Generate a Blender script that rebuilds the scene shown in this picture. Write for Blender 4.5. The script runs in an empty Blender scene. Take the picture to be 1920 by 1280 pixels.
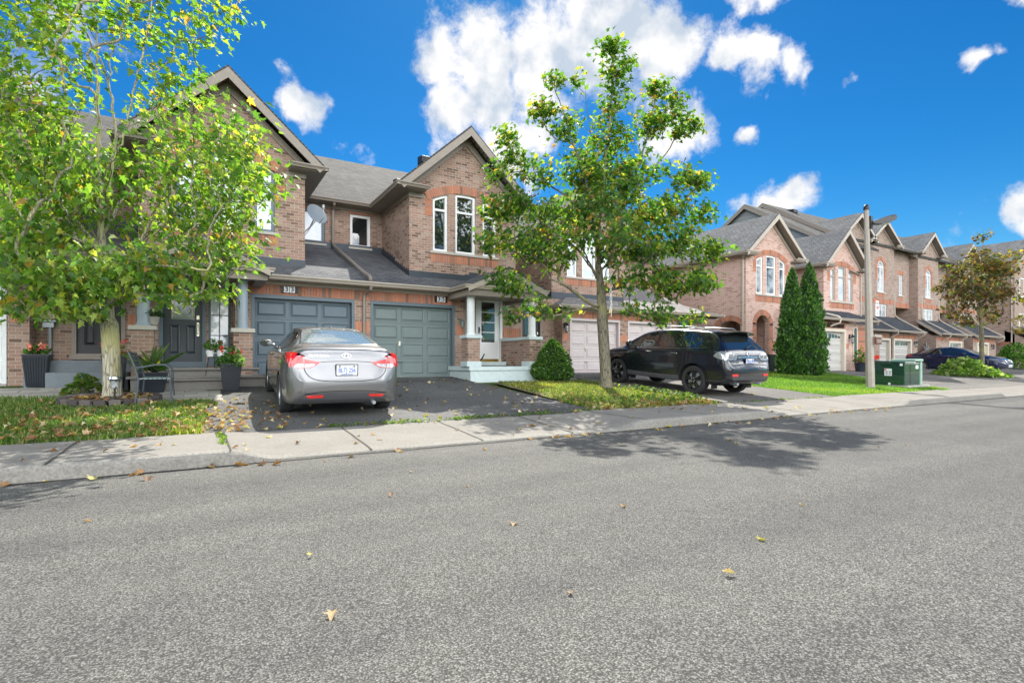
import bpy, bmesh, math, random
import numpy as np
from mathutils import Vector, Matrix
from mathutils.geometry import tessellate_polygon
from mathutils.bvhtree import BVHTree
R = math.radians
scene = bpy.context.scene
COL = scene.collection

# ---------------------------------------------------------------- camera, sky, sun, exposure
YAW = R(30.6)                       # camera looks 30.6 deg to the right of straight across the street
CAMZ = 1.05
cd = bpy.data.cameras.new('camera'); cam = bpy.data.objects.new('camera', cd); COL.objects.link(cam)
cam.location = (0, 0, CAMZ); cam.rotation_euler = (R(90), 0, -YAW)
cd.sensor_width = 36.0; cd.lens = 18.75; cd.shift_y = 38 / 1920; cd.clip_start = 0.05; cd.clip_end = 2000
scene.camera = cam
SUN_AZ, SUN_EL = math.atan2(.512, .859), R(47.3)      # azimuth from +Y towards +X
sun_dir = Vector((math.sin(SUN_AZ) * math.cos(SUN_EL), math.cos(SUN_AZ) * math.cos(SUN_EL), math.sin(SUN_EL)))
sd = bpy.data.lights.new('sun', 'SUN'); sd.energy = 4.8; sd.angle = R(.5); sd.color = (1.0, .95, .86)
sun = bpy.data.objects.new('sun', sd); COL.objects.link(sun)
sun.rotation_euler = (-sun_dir).to_track_quat('-Z', 'Y').to_euler(); sun.location = (20, 30, 40)
vs = scene.view_settings
vs.view_transform = 'Standard'; vs.look = 'None'; vs.gamma = 1.0; vs.use_curve_mapping = False; vs.exposure = 0.95
scene.cycles.max_bounces = 8; scene.cycles.transparent_max_bounces = 12
scene.cycles.sample_clamp_indirect = 4.0

def pix_dir(px, py):
    t = (px - 960) / 1000; v = (678 - py) / 1000
    f = Vector((math.sin(YAW), math.cos(YAW), 0)); r = Vector((math.cos(YAW), -math.sin(YAW), 0))
    return (f + r * t + Vector((0, 0, v))).normalized()

def build_world():
    w = bpy.data.worlds.new('World'); scene.world = w; w.use_nodes = True
    nt = w.node_tree; N = nt.nodes; L = nt.links; N.clear()
    def mth(op, a, b=None, c=None, clamp=False):
        n = N.new('ShaderNodeMath'); n.operation = op; n.use_clamp = clamp
        for i, s in enumerate((a, b, c)):
            if s is None: continue
            if isinstance(s, (int, float)): n.inputs[i].default_value = s
            else: L.new(s, n.inputs[i])
        return n.outputs[0]
    tc = N.new('ShaderNodeTexCoord'); D = tc.outputs['Generated']
    sky = N.new('ShaderNodeTexSky'); sky.sky_type = 'NISHITA'; sky.sun_disc = False
    sky.sun_elevation = SUN_EL; sky.sun_rotation = SUN_AZ
    sky.air_density = 1.0; sky.dust_density = 0.15; sky.ozone_density = 3.0; sky.altitude = 200
    hs = N.new('ShaderNodeHueSaturation'); hs.inputs['Saturation'].default_value = 1.34; hs.inputs['Value'].default_value = 1.05
    L.new(sky.outputs[0], hs.inputs['Color'])
    gm = N.new('ShaderNodeMixRGB'); gm.blend_type = 'MULTIPLY'; gm.inputs[0].default_value = 1.0
    L.new(hs.outputs[0], gm.inputs[1])
    sz = N.new('ShaderNodeSeparateXYZ'); L.new(D, sz.inputs[0]); hz = N.new('ShaderNodeMapRange'); L.new(sz.outputs[2], hz.inputs[0]); hz.inputs[1].default_value = .02; hz.inputs[2].default_value = .34; hz.interpolation_type = 'SMOOTHSTEP'
    tint = N.new('ShaderNodeMixRGB'); L.new(hz.outputs[0], tint.inputs[0]); tint.inputs[1].default_value = (.30, .47, .50, 1); tint.inputs[2].default_value = (.14, .40, .475, 1); L.new(tint.outputs[0], gm.inputs[2])
    # clouds: soft lobes placed by direction, broken up by noise
    lobes = [  # px, py, radius, weight
        (1130, 70, .15, 1), (1010, 105, .12, 1), (900, 120, .12, .95), (840, 95, .075, .8), (1230, 100, .12, 1), (920, 190, .11, 1), (870, 215, .085, .85), (1020, 190, .10, .9),
        (1360, 108, .062, .9), (1410, 118, .060, .9), (1460, 138, .048, .8), (1490, 150, .035, .6), (1300, 250, .075, 1), (1250, 265, .06, .8), (845, 270, .05, .85), (950, 290, .08, .9), (1000, 330, .05, .7), (985, 270, .07, .9),
        (545, 165, .045, .85), (560, 205, .055, 1), (590, 215, .045, .9), (525, 150, .035, .7), (670, 290, .05, .5), (640, 285, .04, .42),
        (1400, -2, .042, 1), (1440, 4, .035, .8), (1490, 365, .052, 1), (1440, 385, .055, .95), (1380, 400, .05, .75), (1530, 372, .03, .6), (1415, 255, .035, .75), (1900, 392, .045, .9), (1930, 395, .06, .9),
        (1808, 143, .026, .75), (1845, 125, .026, .55), (1595, 140, .03, .52), (1900, 5, .03, .8), (120, 60, .12, .5), (60, 150, .1, .55), (230, 110, .05, .45),
        (560, -560, .30, .9), (980, -700, .34, .9), (1450, -620, .26, .8),
        (1900, 540, .2, .42), (2050, 480, .2, .6)]
    back = [((-.5, -.86, .42), .62, 1.), ((.55, -.8, .5), .55, 1.), ((-.95, -.1, .45), .42, .9), ((.05, -.75, .85), .42, .95), ((-.85, -.6, .3), .45, .9), ((.95, -.35, .4), .4, .9), ((0, -1., .25), .5, 1.), ((-.7, .3, .75), .25, .7), ((-.9, -.45, .12), .35, .8), ((-1, .1, .14), .3, .8)]  # added cloud lobes behind the camera, out of view, for fill light
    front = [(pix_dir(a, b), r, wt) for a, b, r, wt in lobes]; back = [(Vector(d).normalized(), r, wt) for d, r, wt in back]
    # domain warp
    nz0 = N.new('ShaderNodeTexNoise'); nz0.inputs['Scale'].default_value = 9; nz0.inputs['Detail'].default_value = 5; L.new(D, nz0.inputs['Vector'])
    wsub = N.new('ShaderNodeVectorMath'); wsub.operation = 'SUBTRACT'; L.new(nz0.outputs['Color'], wsub.inputs[0]); wsub.inputs[1].default_value = (.5, .5, .5)
    wsc = N.new('ShaderNodeVectorMath'); wsc.operation = 'SCALE'; L.new(wsub.outputs[0], wsc.inputs[0]); wsc.inputs['Scale'].default_value = .12
    wad = N.new('ShaderNodeVectorMath'); wad.operation = 'ADD'; L.new(D, wad.inputs[0]); L.new(wsc.outputs[0], wad.inputs[1])
    WD = wad.outputs[0]
    def density(vec, allb):
        acc = None
        for c, r, wt in allb:
            d = N.new('ShaderNodeVectorMath'); d.operation = 'DISTANCE'; L.new(vec, d.inputs[0]); d.inputs[1].default_value = c
            m = mth('MULTIPLY', mth('SUBTRACT', 1.0, mth('DIVIDE', d.outputs['Value'], r), clamp=True), wt)
            acc = m if acc is None else (mth('SMOOTH_MAX', acc, m, .05) if allb is front else mth('MAXIMUM', acc, m))
        return acc
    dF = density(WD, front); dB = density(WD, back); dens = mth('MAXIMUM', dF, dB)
    nz = N.new('ShaderNodeTexNoise'); nz.inputs['Scale'].default_value = 13; nz.inputs['Detail'].default_value = 10; nz.inputs['Roughness'].default_value = .66; L.new(D, nz.inputs['Vector'])
    # density = lobe + noise, thresholded
    nzf = N.new('ShaderNodeTexNoise'); nzf.inputs['Scale'].default_value = 46; nzf.inputs['Detail'].default_value = 8; nzf.inputs['Roughness'].default_value = .68; L.new(WD, nzf.inputs['Vector'])
    cov = mth('ADD', mth('ADD', dens, mth('MULTIPLY', mth('SUBTRACT', nz.outputs[0], .5), .95)), mth('MULTIPLY', mth('SUBTRACT', nzf.outputs[0], .5), .42))
    mask = N.new('ShaderNodeMapRange'); mask.interpolation_type = 'SMOOTHSTEP'; L.new(cov, mask.inputs[0])
    mask.inputs[1].default_value = .26; mask.inputs[2].default_value = .64
    gate = N.new('ShaderNodeMapRange'); L.new(dens, gate.inputs[0]); gate.inputs[1].default_value = .02; gate.inputs[2].default_value = .14
    alpha = mth('MULTIPLY', mask.outputs[0], gate.outputs[0], clamp=True)
    # self shading: compare noise against a point shifted towards the light
    sh = N.new('ShaderNodeVectorMath'); sh.operation = 'ADD'; L.new(D, sh.inputs[0]); sh.inputs[1].default_value = (.012, .004, .028)
    nz2 = N.new('ShaderNodeTexNoise'); nz2.inputs['Scale'].default_value = 11; nz2.inputs['Detail'].default_value = 7; L.new(sh.outputs[0], nz2.inputs['Vector'])
    nz3 = N.new('ShaderNodeTexNoise'); nz3.inputs['Scale'].default_value = 11; nz3.inputs['Detail'].default_value = 7; L.new(D, nz3.inputs['Vector'])
    lit = mth('ADD', mth('ADD', .66, mth('MULTIPLY', mth('SUBTRACT', nz3.outputs[0], nz2.outputs[0]), 5.5)), mth('MULTIPLY', mth('SUBTRACT', nz0.outputs[0], .45), 1.5), clamp=True)
    cc = N.new('ShaderNodeMixRGB'); L.new(lit, cc.inputs[0])
    CW = 4.6; BACK_FILL = 5.7
    cc.inputs[1].default_value = (.58 * CW, .66 * CW, .76 * CW, 1); cc.inputs[2].default_value = (1.04 * CW, 1.02 * CW, 1.0 * CW, 1)
    # unseen clouds behind the camera, added and brightened as fill for the shaded fronts
    vm = N.new('ShaderNodeVectorMath'); vm.operation = 'SCALE'; L.new(cc.outputs[0], vm.inputs[0]); bk = N.new('ShaderNodeMapRange'); L.new(dB, bk.inputs[0]); bk.inputs[1].default_value = 0; bk.inputs[2].default_value = .35; bk.inputs[3].default_value = 1.0; bk.inputs[4].default_value = BACK_FILL; L.new(bk.outputs[0], vm.inputs['Scale'])
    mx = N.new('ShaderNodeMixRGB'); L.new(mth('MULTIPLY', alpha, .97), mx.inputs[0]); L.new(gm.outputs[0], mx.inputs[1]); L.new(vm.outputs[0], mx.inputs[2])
    # ground half of the dome stays neutral
    bg = N.new('ShaderNodeBackground'); L.new(mx.outputs[0], bg.inputs['Color']); bg.inputs['Strength'].default_value = 0.12
    out = N.new('ShaderNodeOutputWorld'); L.new(bg.outputs[0], out.inputs['Surface'])
build_world()

# ---------------------------------------------------------------- object helpers
def tag(o, label=None, cat=None, group=None, kind=None):
    if label: o['label'] = label
    if cat: o['category'] = cat
    if group: o['group'] = group
    if kind: o['kind'] = kind
    return o

def thing(name, label, cat, loc=(0, 0, 0), rz=0, group=None):
    o = bpy.data.objects.new(name, None); COL.objects.link(o)
    o.empty_display_size = .2; o.location = loc; o.rotation_euler = (0, 0, rz)
    return tag(o, label, cat, group)

class MB:
    """collects shapes, builds ONE mesh object"""
    def __init__(s): s.v = []; s.f = []; s.m = []; s.cuts = []
    def cut(s):                      # what follows becomes a mesh object of its own
        if s.f and (not s.cuts or s.cuts[-1] != (len(s.v), len(s.f))): s.cuts.append((len(s.v), len(s.f)))
        return s
    def add(s, vs, fs, m=0):
        b = len(s.v); s.v.extend([tuple(p) for p in vs])
        for f in fs: s.f.append(tuple(i + b for i in f)); s.m.append(m)
        return s
    def box(s, x0, x1, y0, y1, z0, z1, m=0):
        x0, x1 = min(x0, x1), max(x0, x1); y0, y1 = min(y0, y1), max(y0, y1); z0, z1 = min(z0, z1), max(z0, z1)
        return s.add([(x0, y0, z0), (x1, y0, z0), (x1, y1, z0), (x0, y1, z0), (x0, y0, z1), (x1, y0, z1), (x1, y1, z1), (x0, y1, z1)],
                     [(0, 3, 2, 1), (4, 5, 6, 7), (0, 1, 5, 4), (1, 2, 6, 5), (2, 3, 7, 6), (3, 0, 4, 7)], m)
    def hexa(s, p, m=0):            # 8 corners: bottom 4 ccw, top 4 ccw
        return s.add(p, [(0, 3, 2, 1), (4, 5, 6, 7), (0, 1, 5, 4), (1, 2, 6, 5), (2, 3, 7, 6), (3, 0, 4, 7)], m)
    def slab(s, p, t, m=0, m_side=None):   # quad p (ccw from outside) thickened inwards by vector t
        q = [Vector(a) for a in p]; t = Vector(t); n = len(q)
        b = len(s.v); s.v.extend([tuple(a) for a in q] + [tuple(a + t) for a in q])
        s.f.append(tuple(range(b, b + n))); s.m.append(m)
        ms = m if m_side is None else m_side
        s.f.append(tuple(range(b + 2 * n - 1, b + n - 1, -1))); s.m.append(ms)
        for i in range(n):
            j = (i + 1) % n; s.f.append((b + i, b + n + i, b + n + j, b + j)); s.m.append(ms)
        return s
    def tube(s, pts, r, n=8, m=0, caps=True):
        pts = [Vector(p) for p in pts]; k = len(pts)
        rs = r if isinstance(r, (list, tuple, np.ndarray)) else [r] * k
        b = len(s.v); up = None
        for i, p in enumerate(pts):
            d = (pts[min(i + 1, k - 1)] - pts[max(i - 1, 0)])
            d = d.normalized() if d.length > 1e-9 else Vector((0, 0, 1))
            if up is None: up = Vector((0, 0, 1)) if abs(d.z) < .9 else Vector((0, 1, 0))
            a = d.cross(up).normalized(); c = a.cross(d).normalized(); up = c
            for j in range(n):
                t = 2 * math.pi * j / n; s.v.append(tuple(p + (a * math.cos(t) + c * math.sin(t)) * rs[i]))
        for i in range(k - 1):
            for j in range(n):
                j2 = (j + 1) % n; s.f.append((b + i * n + j, b + i * n + j2, b + (i + 1) * n + j2, b + (i + 1) * n + j)); s.m.append(m)
        if caps:
            s.f.append(tuple(b + j for j in reversed(range(n)))); s.m.append(m)
            s.f.append(tuple(b + (k - 1) * n + j for j in range(n))); s.m.append(m)
        return s
    def lathe(s, prof, c, n=20, m=0, axis='Z'):     # prof: (r, h)
        b = len(s.v); c = Vector(c)
        for r, h in prof:
            for j in range(n):
                t = 2 * math.pi * j / n; a, d = r * math.cos(t), r * math.sin(t)
                p = (a, d, h) if axis == 'Z' else ((h, a, d) if axis == 'X' else (d, h, a))
                s.v.append(tuple(c + Vector(p)))
        for i in range(len(prof) - 1):
            for j in range(n):
                j2 = (j + 1) % n; s.f.append((b + i * n + j, b + i * n + j2, b + (i + 1) * n + j2, b + (i + 1) * n + j)); s.m.append(m)
        s.f.append(tuple(b + j for j in reversed(range(n)))); s.m.append(m)
        s.f.append(tuple(b + (len(prof) - 1) * n + j for j in range(n))); s.m.append(m)
        return s
    def grid(s, P, m=0, flip=False):                # P: rows x cols of points
        nr, nc = len(P), len(P[0]); b = len(s.v)
        for row in P: s.v.extend([tuple(p) for p in row])
        for i in range(nr - 1):
            for j in range(nc - 1):
                f = (b + i * nc + j, b + i * nc + j + 1, b + (i + 1) * nc + j + 1, b + (i + 1) * nc + j)
                s.f.append(f[::-1] if flip else f); s.m.append(m)
        return s
    def panel(s, outer, holes, plane, at, depth, m=0, edge=True):
        """flat wall in plane 'Y' (points are x,z) or 'X' (points are y,z), front at `at`, reveals run to at+depth"""
        mk = (lambda p, d: (p[0], d, p[1])) if plane == 'Y' else (lambda p, d: (d, p[0], p[1]))
        loops = [outer] + list(holes); flat = [p for lp in loops for p in lp]
        tris = tessellate_polygon([[Vector((p[0], p[1], 0)) for p in lp] for lp in loops])
        want = Vector((0, -1, 0)) if plane == 'Y' else Vector((-1, 0, 0))
        if depth < 0: want = -want
        b = len(s.v); s.v.extend([mk(p, at) for p in flat]); s.v.extend([mk(p, at + depth) for p in flat]); nf = len(flat)
        for t in tris:
            a, c, d = [Vector(s.v[b + i]) for i in t]
            fwd = (c - a).cross(d - a).dot(want) > 0
            t = t if fwd else t[::-1]
            s.f.append(tuple(b + i for i in t)); s.m.append(m)
        o = 0
        for k, lp in enumerate(loops):
            n = len(lp)
            if k > 0 or edge:
                for i in range(n):
                    j = (i + 1) % n; s.f.append((b + o + i, b + o + j, b + nf + o + j, b + nf + o + i)); s.m.append(m)
            o += n
        return s
    def build(s, name, mats, parent=None, smooth=False, bevel=0, fix=True, angle=40):
        if s.cuts:
            ends = s.cuts + [(len(s.v), len(s.f))]; pv = pf = 0; first = None
            for ev, ef in ends:
                if ef == pf: continue
                q = MB(); q.v = s.v[pv:ev]; q.f = [tuple(i - pv for i in f) for f in s.f[pf:ef]]; q.m = s.m[pf:ef]
                o = q.build(name, mats, parent, smooth, bevel, fix, angle); first = first or o; pv, pf = ev, ef
            return first
        me = bpy.data.meshes.new(name); me.from_pydata(s.v, [], s.f)
        for mt in (mats if isinstance(mats, (list, tuple)) else [mats]): me.materials.append(mt)
        if any(s.m): me.polygons.foreach_set('material_index', s.m)
        if fix:
            bm = bmesh.new(); bm.from_mesh(me); bmesh.ops.recalc_face_normals(bm, faces=bm.faces[:]); bm.to_mesh(me); bm.free()
        if smooth:
            me.shade_smooth()
            try: me.set_sharp_from_angle(angle=R(angle))
            except Exception: pass
        me.update()
        o = bpy.data.objects.new(name, me); COL.objects.link(o)
        if parent is not None: o.parent = parent
        if bevel:
            md = o.modifiers.new('bevel', 'BEVEL'); md.width = bevel; md.segments = 2; md.limit_method = 'ANGLE'; md.angle_limit = R(40)
        return o

def offset_poly(poly, d):
    """inward offset of a convex-ish polygon"""
    n = len(poly); area = sum(poly[i][0] * poly[(i + 1) % n][1] - poly[(i + 1) % n][0] * poly[i][1] for i in range(n))
    sgn = 1 if area > 0 else -1; out = []
    for i in range(n):
        p0, p1, p2 = Vector(poly[i - 1]), Vector(poly[i]), Vector(poly[(i + 1) % n])
        e1 = (p1 - p0).normalized(); e2 = (p2 - p1).normalized()
        n1 = Vector((-e1.y, e1.x)) * sgn; n2 = Vector((-e2.y, e2.x)) * sgn
        k = n1 + n2; k = k / max(k.length_squared, 1e-6) * 2
        q = p1 + k * d; out.append((q.x, q.y))
    return out

def text_obj(name, txt, size, mat, parent, loc, rot, extrude=.004, align='CENTER', shear=0, sx=1, bold=0):
    cu = bpy.data.curves.new(name, 'FONT'); cu.body = txt; cu.size = size; cu.extrude = extrude; cu.align_x = align; cu.align_y = 'CENTER'; cu.shear = shear; cu.offset = bold
    to = bpy.data.objects.new(name, cu); COL.objects.link(to)
    dg = bpy.context.evaluated_depsgraph_get(); me = bpy.data.meshes.new_from_object(to.evaluated_get(dg))
    bpy.data.objects.remove(to); bpy.data.curves.remove(cu)
    me.materials.clear(); me.materials.append(mat)
    o = bpy.data.objects.new(name, me); COL.objects.link(o); o.location = loc; o.rotation_euler = rot; o.scale = (sx, 1, 1)
    if parent is not None: o.parent = parent
    return o

def copy_tree(o, parent=None):
    c = o.copy(); COL.objects.link(c)
    if parent is not None: c.parent = parent
    for ch in list(o.children): copy_tree(ch, c)
    return c
# ---------------------------------------------------------------- materials
class NT:
    def __init__(s, name):
        s.mat = bpy.data.materials.new(name); s.mat.use_nodes = True
        s.t = s.mat.node_tree; s.N = s.t.nodes; s.L = s.t.links
        s.b = s.N['Principled BSDF']; s.out = s.N['Material Output']
    def n(s, typ, **kw):
        x = s.N.new(typ)
        for k, v in kw.items(): setattr(x, k, v)
        return x
    def link(s, a, b): s.L.new(a, b)
    def math(s, op, a, b=None, clamp=False):
        n = s.N.new('ShaderNodeMath'); n.operation = op; n.use_clamp = clamp
        for i, q in enumerate((a, b)):
            if q is None: continue
            if isinstance(q, (int, float)): n.inputs[i].default_value = q
            else: s.L.new(q, n.inputs[i])
        return n.outputs[0]
    def noise(s, vec, scale, detail=4, rough=.55):
        n = s.N.new('ShaderNodeTexNoise'); n.inputs['Scale'].default_value = scale; n.inputs['Detail'].default_value = detail; n.inputs['Roughness'].default_value = rough
        if vec is not None: s.L.new(vec, n.inputs['Vector'])
        return n
    def ramp(s, fac, stops, interp='LINEAR'):
        r = s.N.new('ShaderNodeValToRGB'); r.color_ramp.interpolation = interp; e = r.color_ramp.elements
        while len(e) < len(stops): e.new(.5)
        for i, (p, c) in enumerate(stops):
            e[i].position = p; e[i].color = (*c, 1) if len(c) == 3 else c
        s.L.new(fac, r.inputs[0]); return r.outputs[0]
    def mix(s, f, a, b, mode='MIX'):
        m = s.N.new('ShaderNodeMixRGB'); m.blend_type = mode
        for i, q in enumerate((f, a, b)):
            if isinstance(q, (int, float)): m.inputs[i].default_value = q
            elif isinstance(q, tuple): m.inputs[i].default_value = (*q, 1) if len(q) == 3 else q
            else: s.L.new(q, m.inputs[i])
        return m.outputs[0]
    def pos(s): return s.N.new('ShaderNodeNewGeometry').outputs['Position']
    def obj(s): return s.N.new('ShaderNodeTexCoord').outputs['Object']
    def wall_uv(s, su=1, sv=1):
        """(horizontal run, height) of a vertical or pitched face, from world position and normal"""
        g = s.N.new('ShaderNodeNewGeometry'); sp = s.N.new('ShaderNodeSeparateXYZ'); s.L.new(g.outputs['Position'], sp.inputs[0])
        sn = s.N.new('ShaderNodeSeparateXYZ'); s.L.new(g.outputs['True Normal'], sn.inputs[0])
        isx = s.math('GREATER_THAN', s.math('ABSOLUTE', sn.outputs[0]), s.math('ABSOLUTE', sn.outputs[1]))
        u = s.math('ADD', s.math('MULTIPLY', sp.outputs[0], s.math('SUBTRACT', 1.0, isx)), s.math('MULTIPLY', sp.outputs[1], isx))
        c = s.N.new('ShaderNodeCombineXYZ'); s.L.new(s.math('MULTIPLY', u, su), c.inputs[0]); s.L.new(s.math('MULTIPLY', sp.outputs[2], sv), c.inputs[1])
        return c.outputs[0]
    def bump(s, h, strength=.3, dist=.01):
        b = s.N.new('ShaderNodeBump'); b.inputs['Strength'].default_value = strength; b.inputs['Distance'].default_value = dist
        s.L.new(h, b.inputs['Height']); s.L.new(b.outputs[0], s.b.inputs['Normal']); return b
    def base(s, c):
        if isinstance(c, tuple): s.b.inputs['Base Color'].default_value = (*c, 1)
        else: s.L.new(c, s.b.inputs['Base Color'])
    def set(s, **kw):
        names = dict(rough='Roughness', metal='Metallic', ior='IOR', spec='Specular IOR Level', coat='Coat Weight', coatr='Coat Roughness')
        for k, v in kw.items():
            i = s.b.inputs[names[k]]
            if isinstance(v, (int, float)): i.default_value = v
            else: s.L.new(v, i)
        return s

def brick_mat(name, cols, mortar, dirt=.25):
    m = NT(name); uv = m.wall_uv()
    br = m.n('ShaderNodeTexBrick'); m.link(uv, br.inputs['Vector'])
    br.inputs['Color1'].default_value = (0, 0, 0, 1); br.inputs['Color2'].default_value = (1, 1, 1, 1); br.inputs['Mortar'].default_value = (.5, .5, .5, 1)
    br.inputs['Scale'].default_value = 1; br.inputs['Mortar Size'].default_value = .006; br.inputs['Mortar Smooth'].default_value = .25
    br.inputs['Brick Width'].default_value = .205; br.inputs['Row Height'].default_value = .076
    br.offset = .5
    n1 = m.noise(uv, 60, 3); n2 = m.noise(uv, .7, 4); n3 = m.noise(uv, 18, 4, .7)
    rnd = m.math('ADD', br.outputs['Color'], m.math('MULTIPLY', m.math('SUBTRACT', n1.outputs[0], .5), .5), clamp=True)
    k = len(cols); c = m.ramp(rnd, [(i / (k - 1), cc) for i, cc in enumerate(cols)])
    c = m.mix(m.math('MULTIPLY', m.math('SUBTRACT', n3.outputs[0], .35, clamp=True), .9), c, tuple(x * .62 for x in cols[0]))
    c = m.mix(br.outputs['Fac'], c, mortar)
    c = m.mix(m.math('MULTIPLY', m.math('SUBTRACT', n2.outputs[0], .42, clamp=True), dirt * 3), c, m.mix(1.0, c, (.68, .64, .62), 'MULTIPLY'))
    m.base(c); m.set(rough=.9, spec=.25)
    h = m.math('SUBTRACT', m.math('MULTIPLY', n1.outputs[0], .3), br.outputs['Fac'])
    m.bump(h, .7, .008); return m.mat

def island_mat(name, stops, rough=.85, noise=60, bump=.3):
    m = NT(name); g = m.n('ShaderNodeNewGeometry'); n1 = m.noise(g.outputs['Position'], noise, 4)
    f = m.math('ADD', g.outputs['Random Per Island'], m.math('MULTIPLY', m.math('SUBTRACT', n1.outputs[0], .5), .25), clamp=True)
    m.base(m.ramp(f, stops)); m.set(rough=rough, spec=.25); m.bump(n1.outputs[0], bump, .005); return m.mat

def shingle_mat(name, c0, c1, row, width=.22, sat=0):
    m = NT(name); uv = m.wall_uv()
    br = m.n('ShaderNodeTexBrick'); m.link(uv, br.inputs['Vector'])
    br.inputs['Color1'].default_value = (*c0, 1); br.inputs['Color2'].default_value = (*c1, 1); br.inputs['Mortar'].default_value = tuple(x * .2 for x in c0) + (1,)
    br.inputs['Scale'].default_value = 1; br.inputs['Mortar Size'].default_value = row * .12; br.inputs['Mortar Smooth'].default_value = .6
    br.inputs['Brick Width'].default_value = width; br.inputs['Row Height'].default_value = row; br.offset = .37
    p = m.pos(); n1 = m.noise(p, 120, 2); n2 = m.noise(p, 1.1, 4)
    c = m.mix(.55, br.outputs['Color'], m.ramp(n1.outputs[0], [(.3, (.45, .45, .45)), (.7, (1.6, 1.6, 1.6))]), 'MULTIPLY')
    c = m.mix(1.0, c, m.ramp(n2.outputs[0], [(.3, (.78, .78, .8)), (.7, (1.18, 1.16, 1.12))]), 'MULTIPLY')
    m.base(c); m.set(rough=.95, spec=.2)
    # sawtooth up each course gives the shingle butt a real edge
    sp = m.n('ShaderNodeSeparateXYZ'); m.link(uv, sp.inputs[0])
    saw = m.math('FRACT', m.math('DIVIDE', sp.outputs[1], row))
    m.bump(m.math('ADD', m.math('MULTIPLY', saw, -1.0), m.math('MULTIPLY', n1.outputs[0], .35)), .55, .012); return m.mat

def plain(name, col, rough=.5, metal=0, var=.1, scale=6, spec=.5, bump=0, bscale=80, coat=0, ior=None):
    m = NT(name); p = m.obj(); n = m.noise(p, scale, 5, .6)
    lo = tuple(c * (1 - var) for c in col); hi = tuple(min(1, c * (1 + var)) for c in col)
    m.base(m.ramp(n.outputs[0], [(.3, lo), (.7, hi)])); m.set(rough=rough, metal=metal, spec=spec)
    if coat: m.set(coat=coat, coatr=.03)
    if ior: m.set(ior=ior)
    if bump: m.bump(m.noise(p, bscale, 4).outputs[0], bump, .004)
    return m.mat

def road_mat(name, base, lo, hi, patch=.12, worn=(1, 1, 1)):
    m = NT(name); p = m.pos()
    v = m.n('ShaderNodeTexVoronoi'); v.inputs['Scale'].default_value = 122; m.link(p, v.inputs['Vector']); v.inputs['Randomness'].default_value = 1
    sep = m.n('ShaderNodeSeparateColor'); m.link(v.outputs['Color'], sep.inputs[0])
    agg = m.ramp(sep.outputs[0], [(0, lo), (.55, base), (.8, tuple((a + b) / 2 for a, b in zip(base, hi))), (1, hi)])
    v2 = m.n('ShaderNodeTexVoronoi'); v2.inputs['Scale'].default_value = 260; m.link(p, v2.inputs['Vector'])
    sep2 = m.n('ShaderNodeSeparateColor'); m.link(v2.outputs['Color'], sep2.inputs[0])
    agg2 = m.ramp(sep2.outputs[0], [(0, tuple(x * .5 for x in lo)), (.5, base), (1, hi)])
    c = m.mix(.5, agg, agg2)
    edge = m.math('LESS_THAN', v.outputs['Distance'], .55)
    c = m.mix(m.math('MULTIPLY', m.math('SUBTRACT', 1.0, edge), .75), c, tuple(x * .55 for x in lo))
    n1 = m.noise(p, .45, 5, .6); n2 = m.noise(p, 3.2, 5, .65)
    c = m.mix(1.0, c, m.ramp(n1.outputs[0], [(.3, (1 - patch,) * 3), (.7, (1 + patch, 1 + patch, 1 + patch * .9))]), 'MULTIPLY')
    c = m.mix(1.0, c, m.ramp(n2.outputs[0], [(.3, (.9, .9, .9)), (.72, (1.08, 1.07, 1.04))]), 'MULTIPLY')
    mp = m.n('ShaderNodeMapping'); mp.inputs['Scale'].default_value = (.06, 1.1, 1); m.link(p, mp.inputs[0]); n4 = m.noise(mp.outputs[0], 1.0, 3, .5)
    c = m.mix(1.0, c, m.ramp(n4.outputs[0], [(.35, (.82, .82, .83)), (.65, (1.12, 1.12, 1.10))]), 'MULTIPLY')
    # brownish stains and paler wheel tracks running along the street
    st = m.noise(p, 1.5, 6, .7); c = m.mix(m.ramp(st.outputs[0], [(.62, (0, 0, 0)), (.75, (.5, .5, .5))]), c, m.mix(1.0, c, (.78, .72, .58), 'MULTIPLY'))
    m.base(c); m.set(rough=.88, spec=.3)
    h = m.math('ADD', m.math('MULTIPLY', v.outputs['Distance'], -.8), m.math('MULTIPLY', v2.outputs['Distance'], -.3))
    m.bump(h, .55, .006); return m.mat

def concrete_mat(name, col, var=.14, fine=.22):
    m = NT(name); p = m.pos(); n1 = m.noise(p, 1.6, 6, .65); n2 = m.noise(p, 40, 4, .7); n3 = m.noise(p, 220, 2)
    c = m.ramp(n1.outputs[0], [(.28, tuple(x * (1 - var) for x in col)), (.5, col), (.75, tuple(x * (1 + var) for x in col))])
    c = m.mix(1.0, c, m.ramp(n2.outputs[0], [(.3, (1 - fine,) * 3), (.7, (1 + fine * .6,) * 3)]), 'MULTIPLY')
    c = m.mix(1.0, c, m.ramp(n3.outputs[0], [(.3, (.82,) * 3), (.7, (1.12,) * 3)]), 'MULTIPLY')
    m.base(c); m.set(rough=.92, spec=.25); m.bump(m.math('ADD', n2.outputs[0], n3.outputs[0]), .25, .006); return m.mat

def glass_mat(name, col, rough=.02, ior=1.9, interior=None, spec=.5):
    """window pane: dark room or drawn blind behind a reflecting pane"""
    m = NT(name)
    if interior:
        p = m.pos(); w = m.noise(p, 1.4, 3); s = m.ramp(w.outputs[0], [(.40, col), (.56, interior)])
        m.base(s)
    else: m.base(col)
    m.set(rough=rough, spec=spec, ior=ior, coat=.6, coatr=.01); return m.mat

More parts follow.
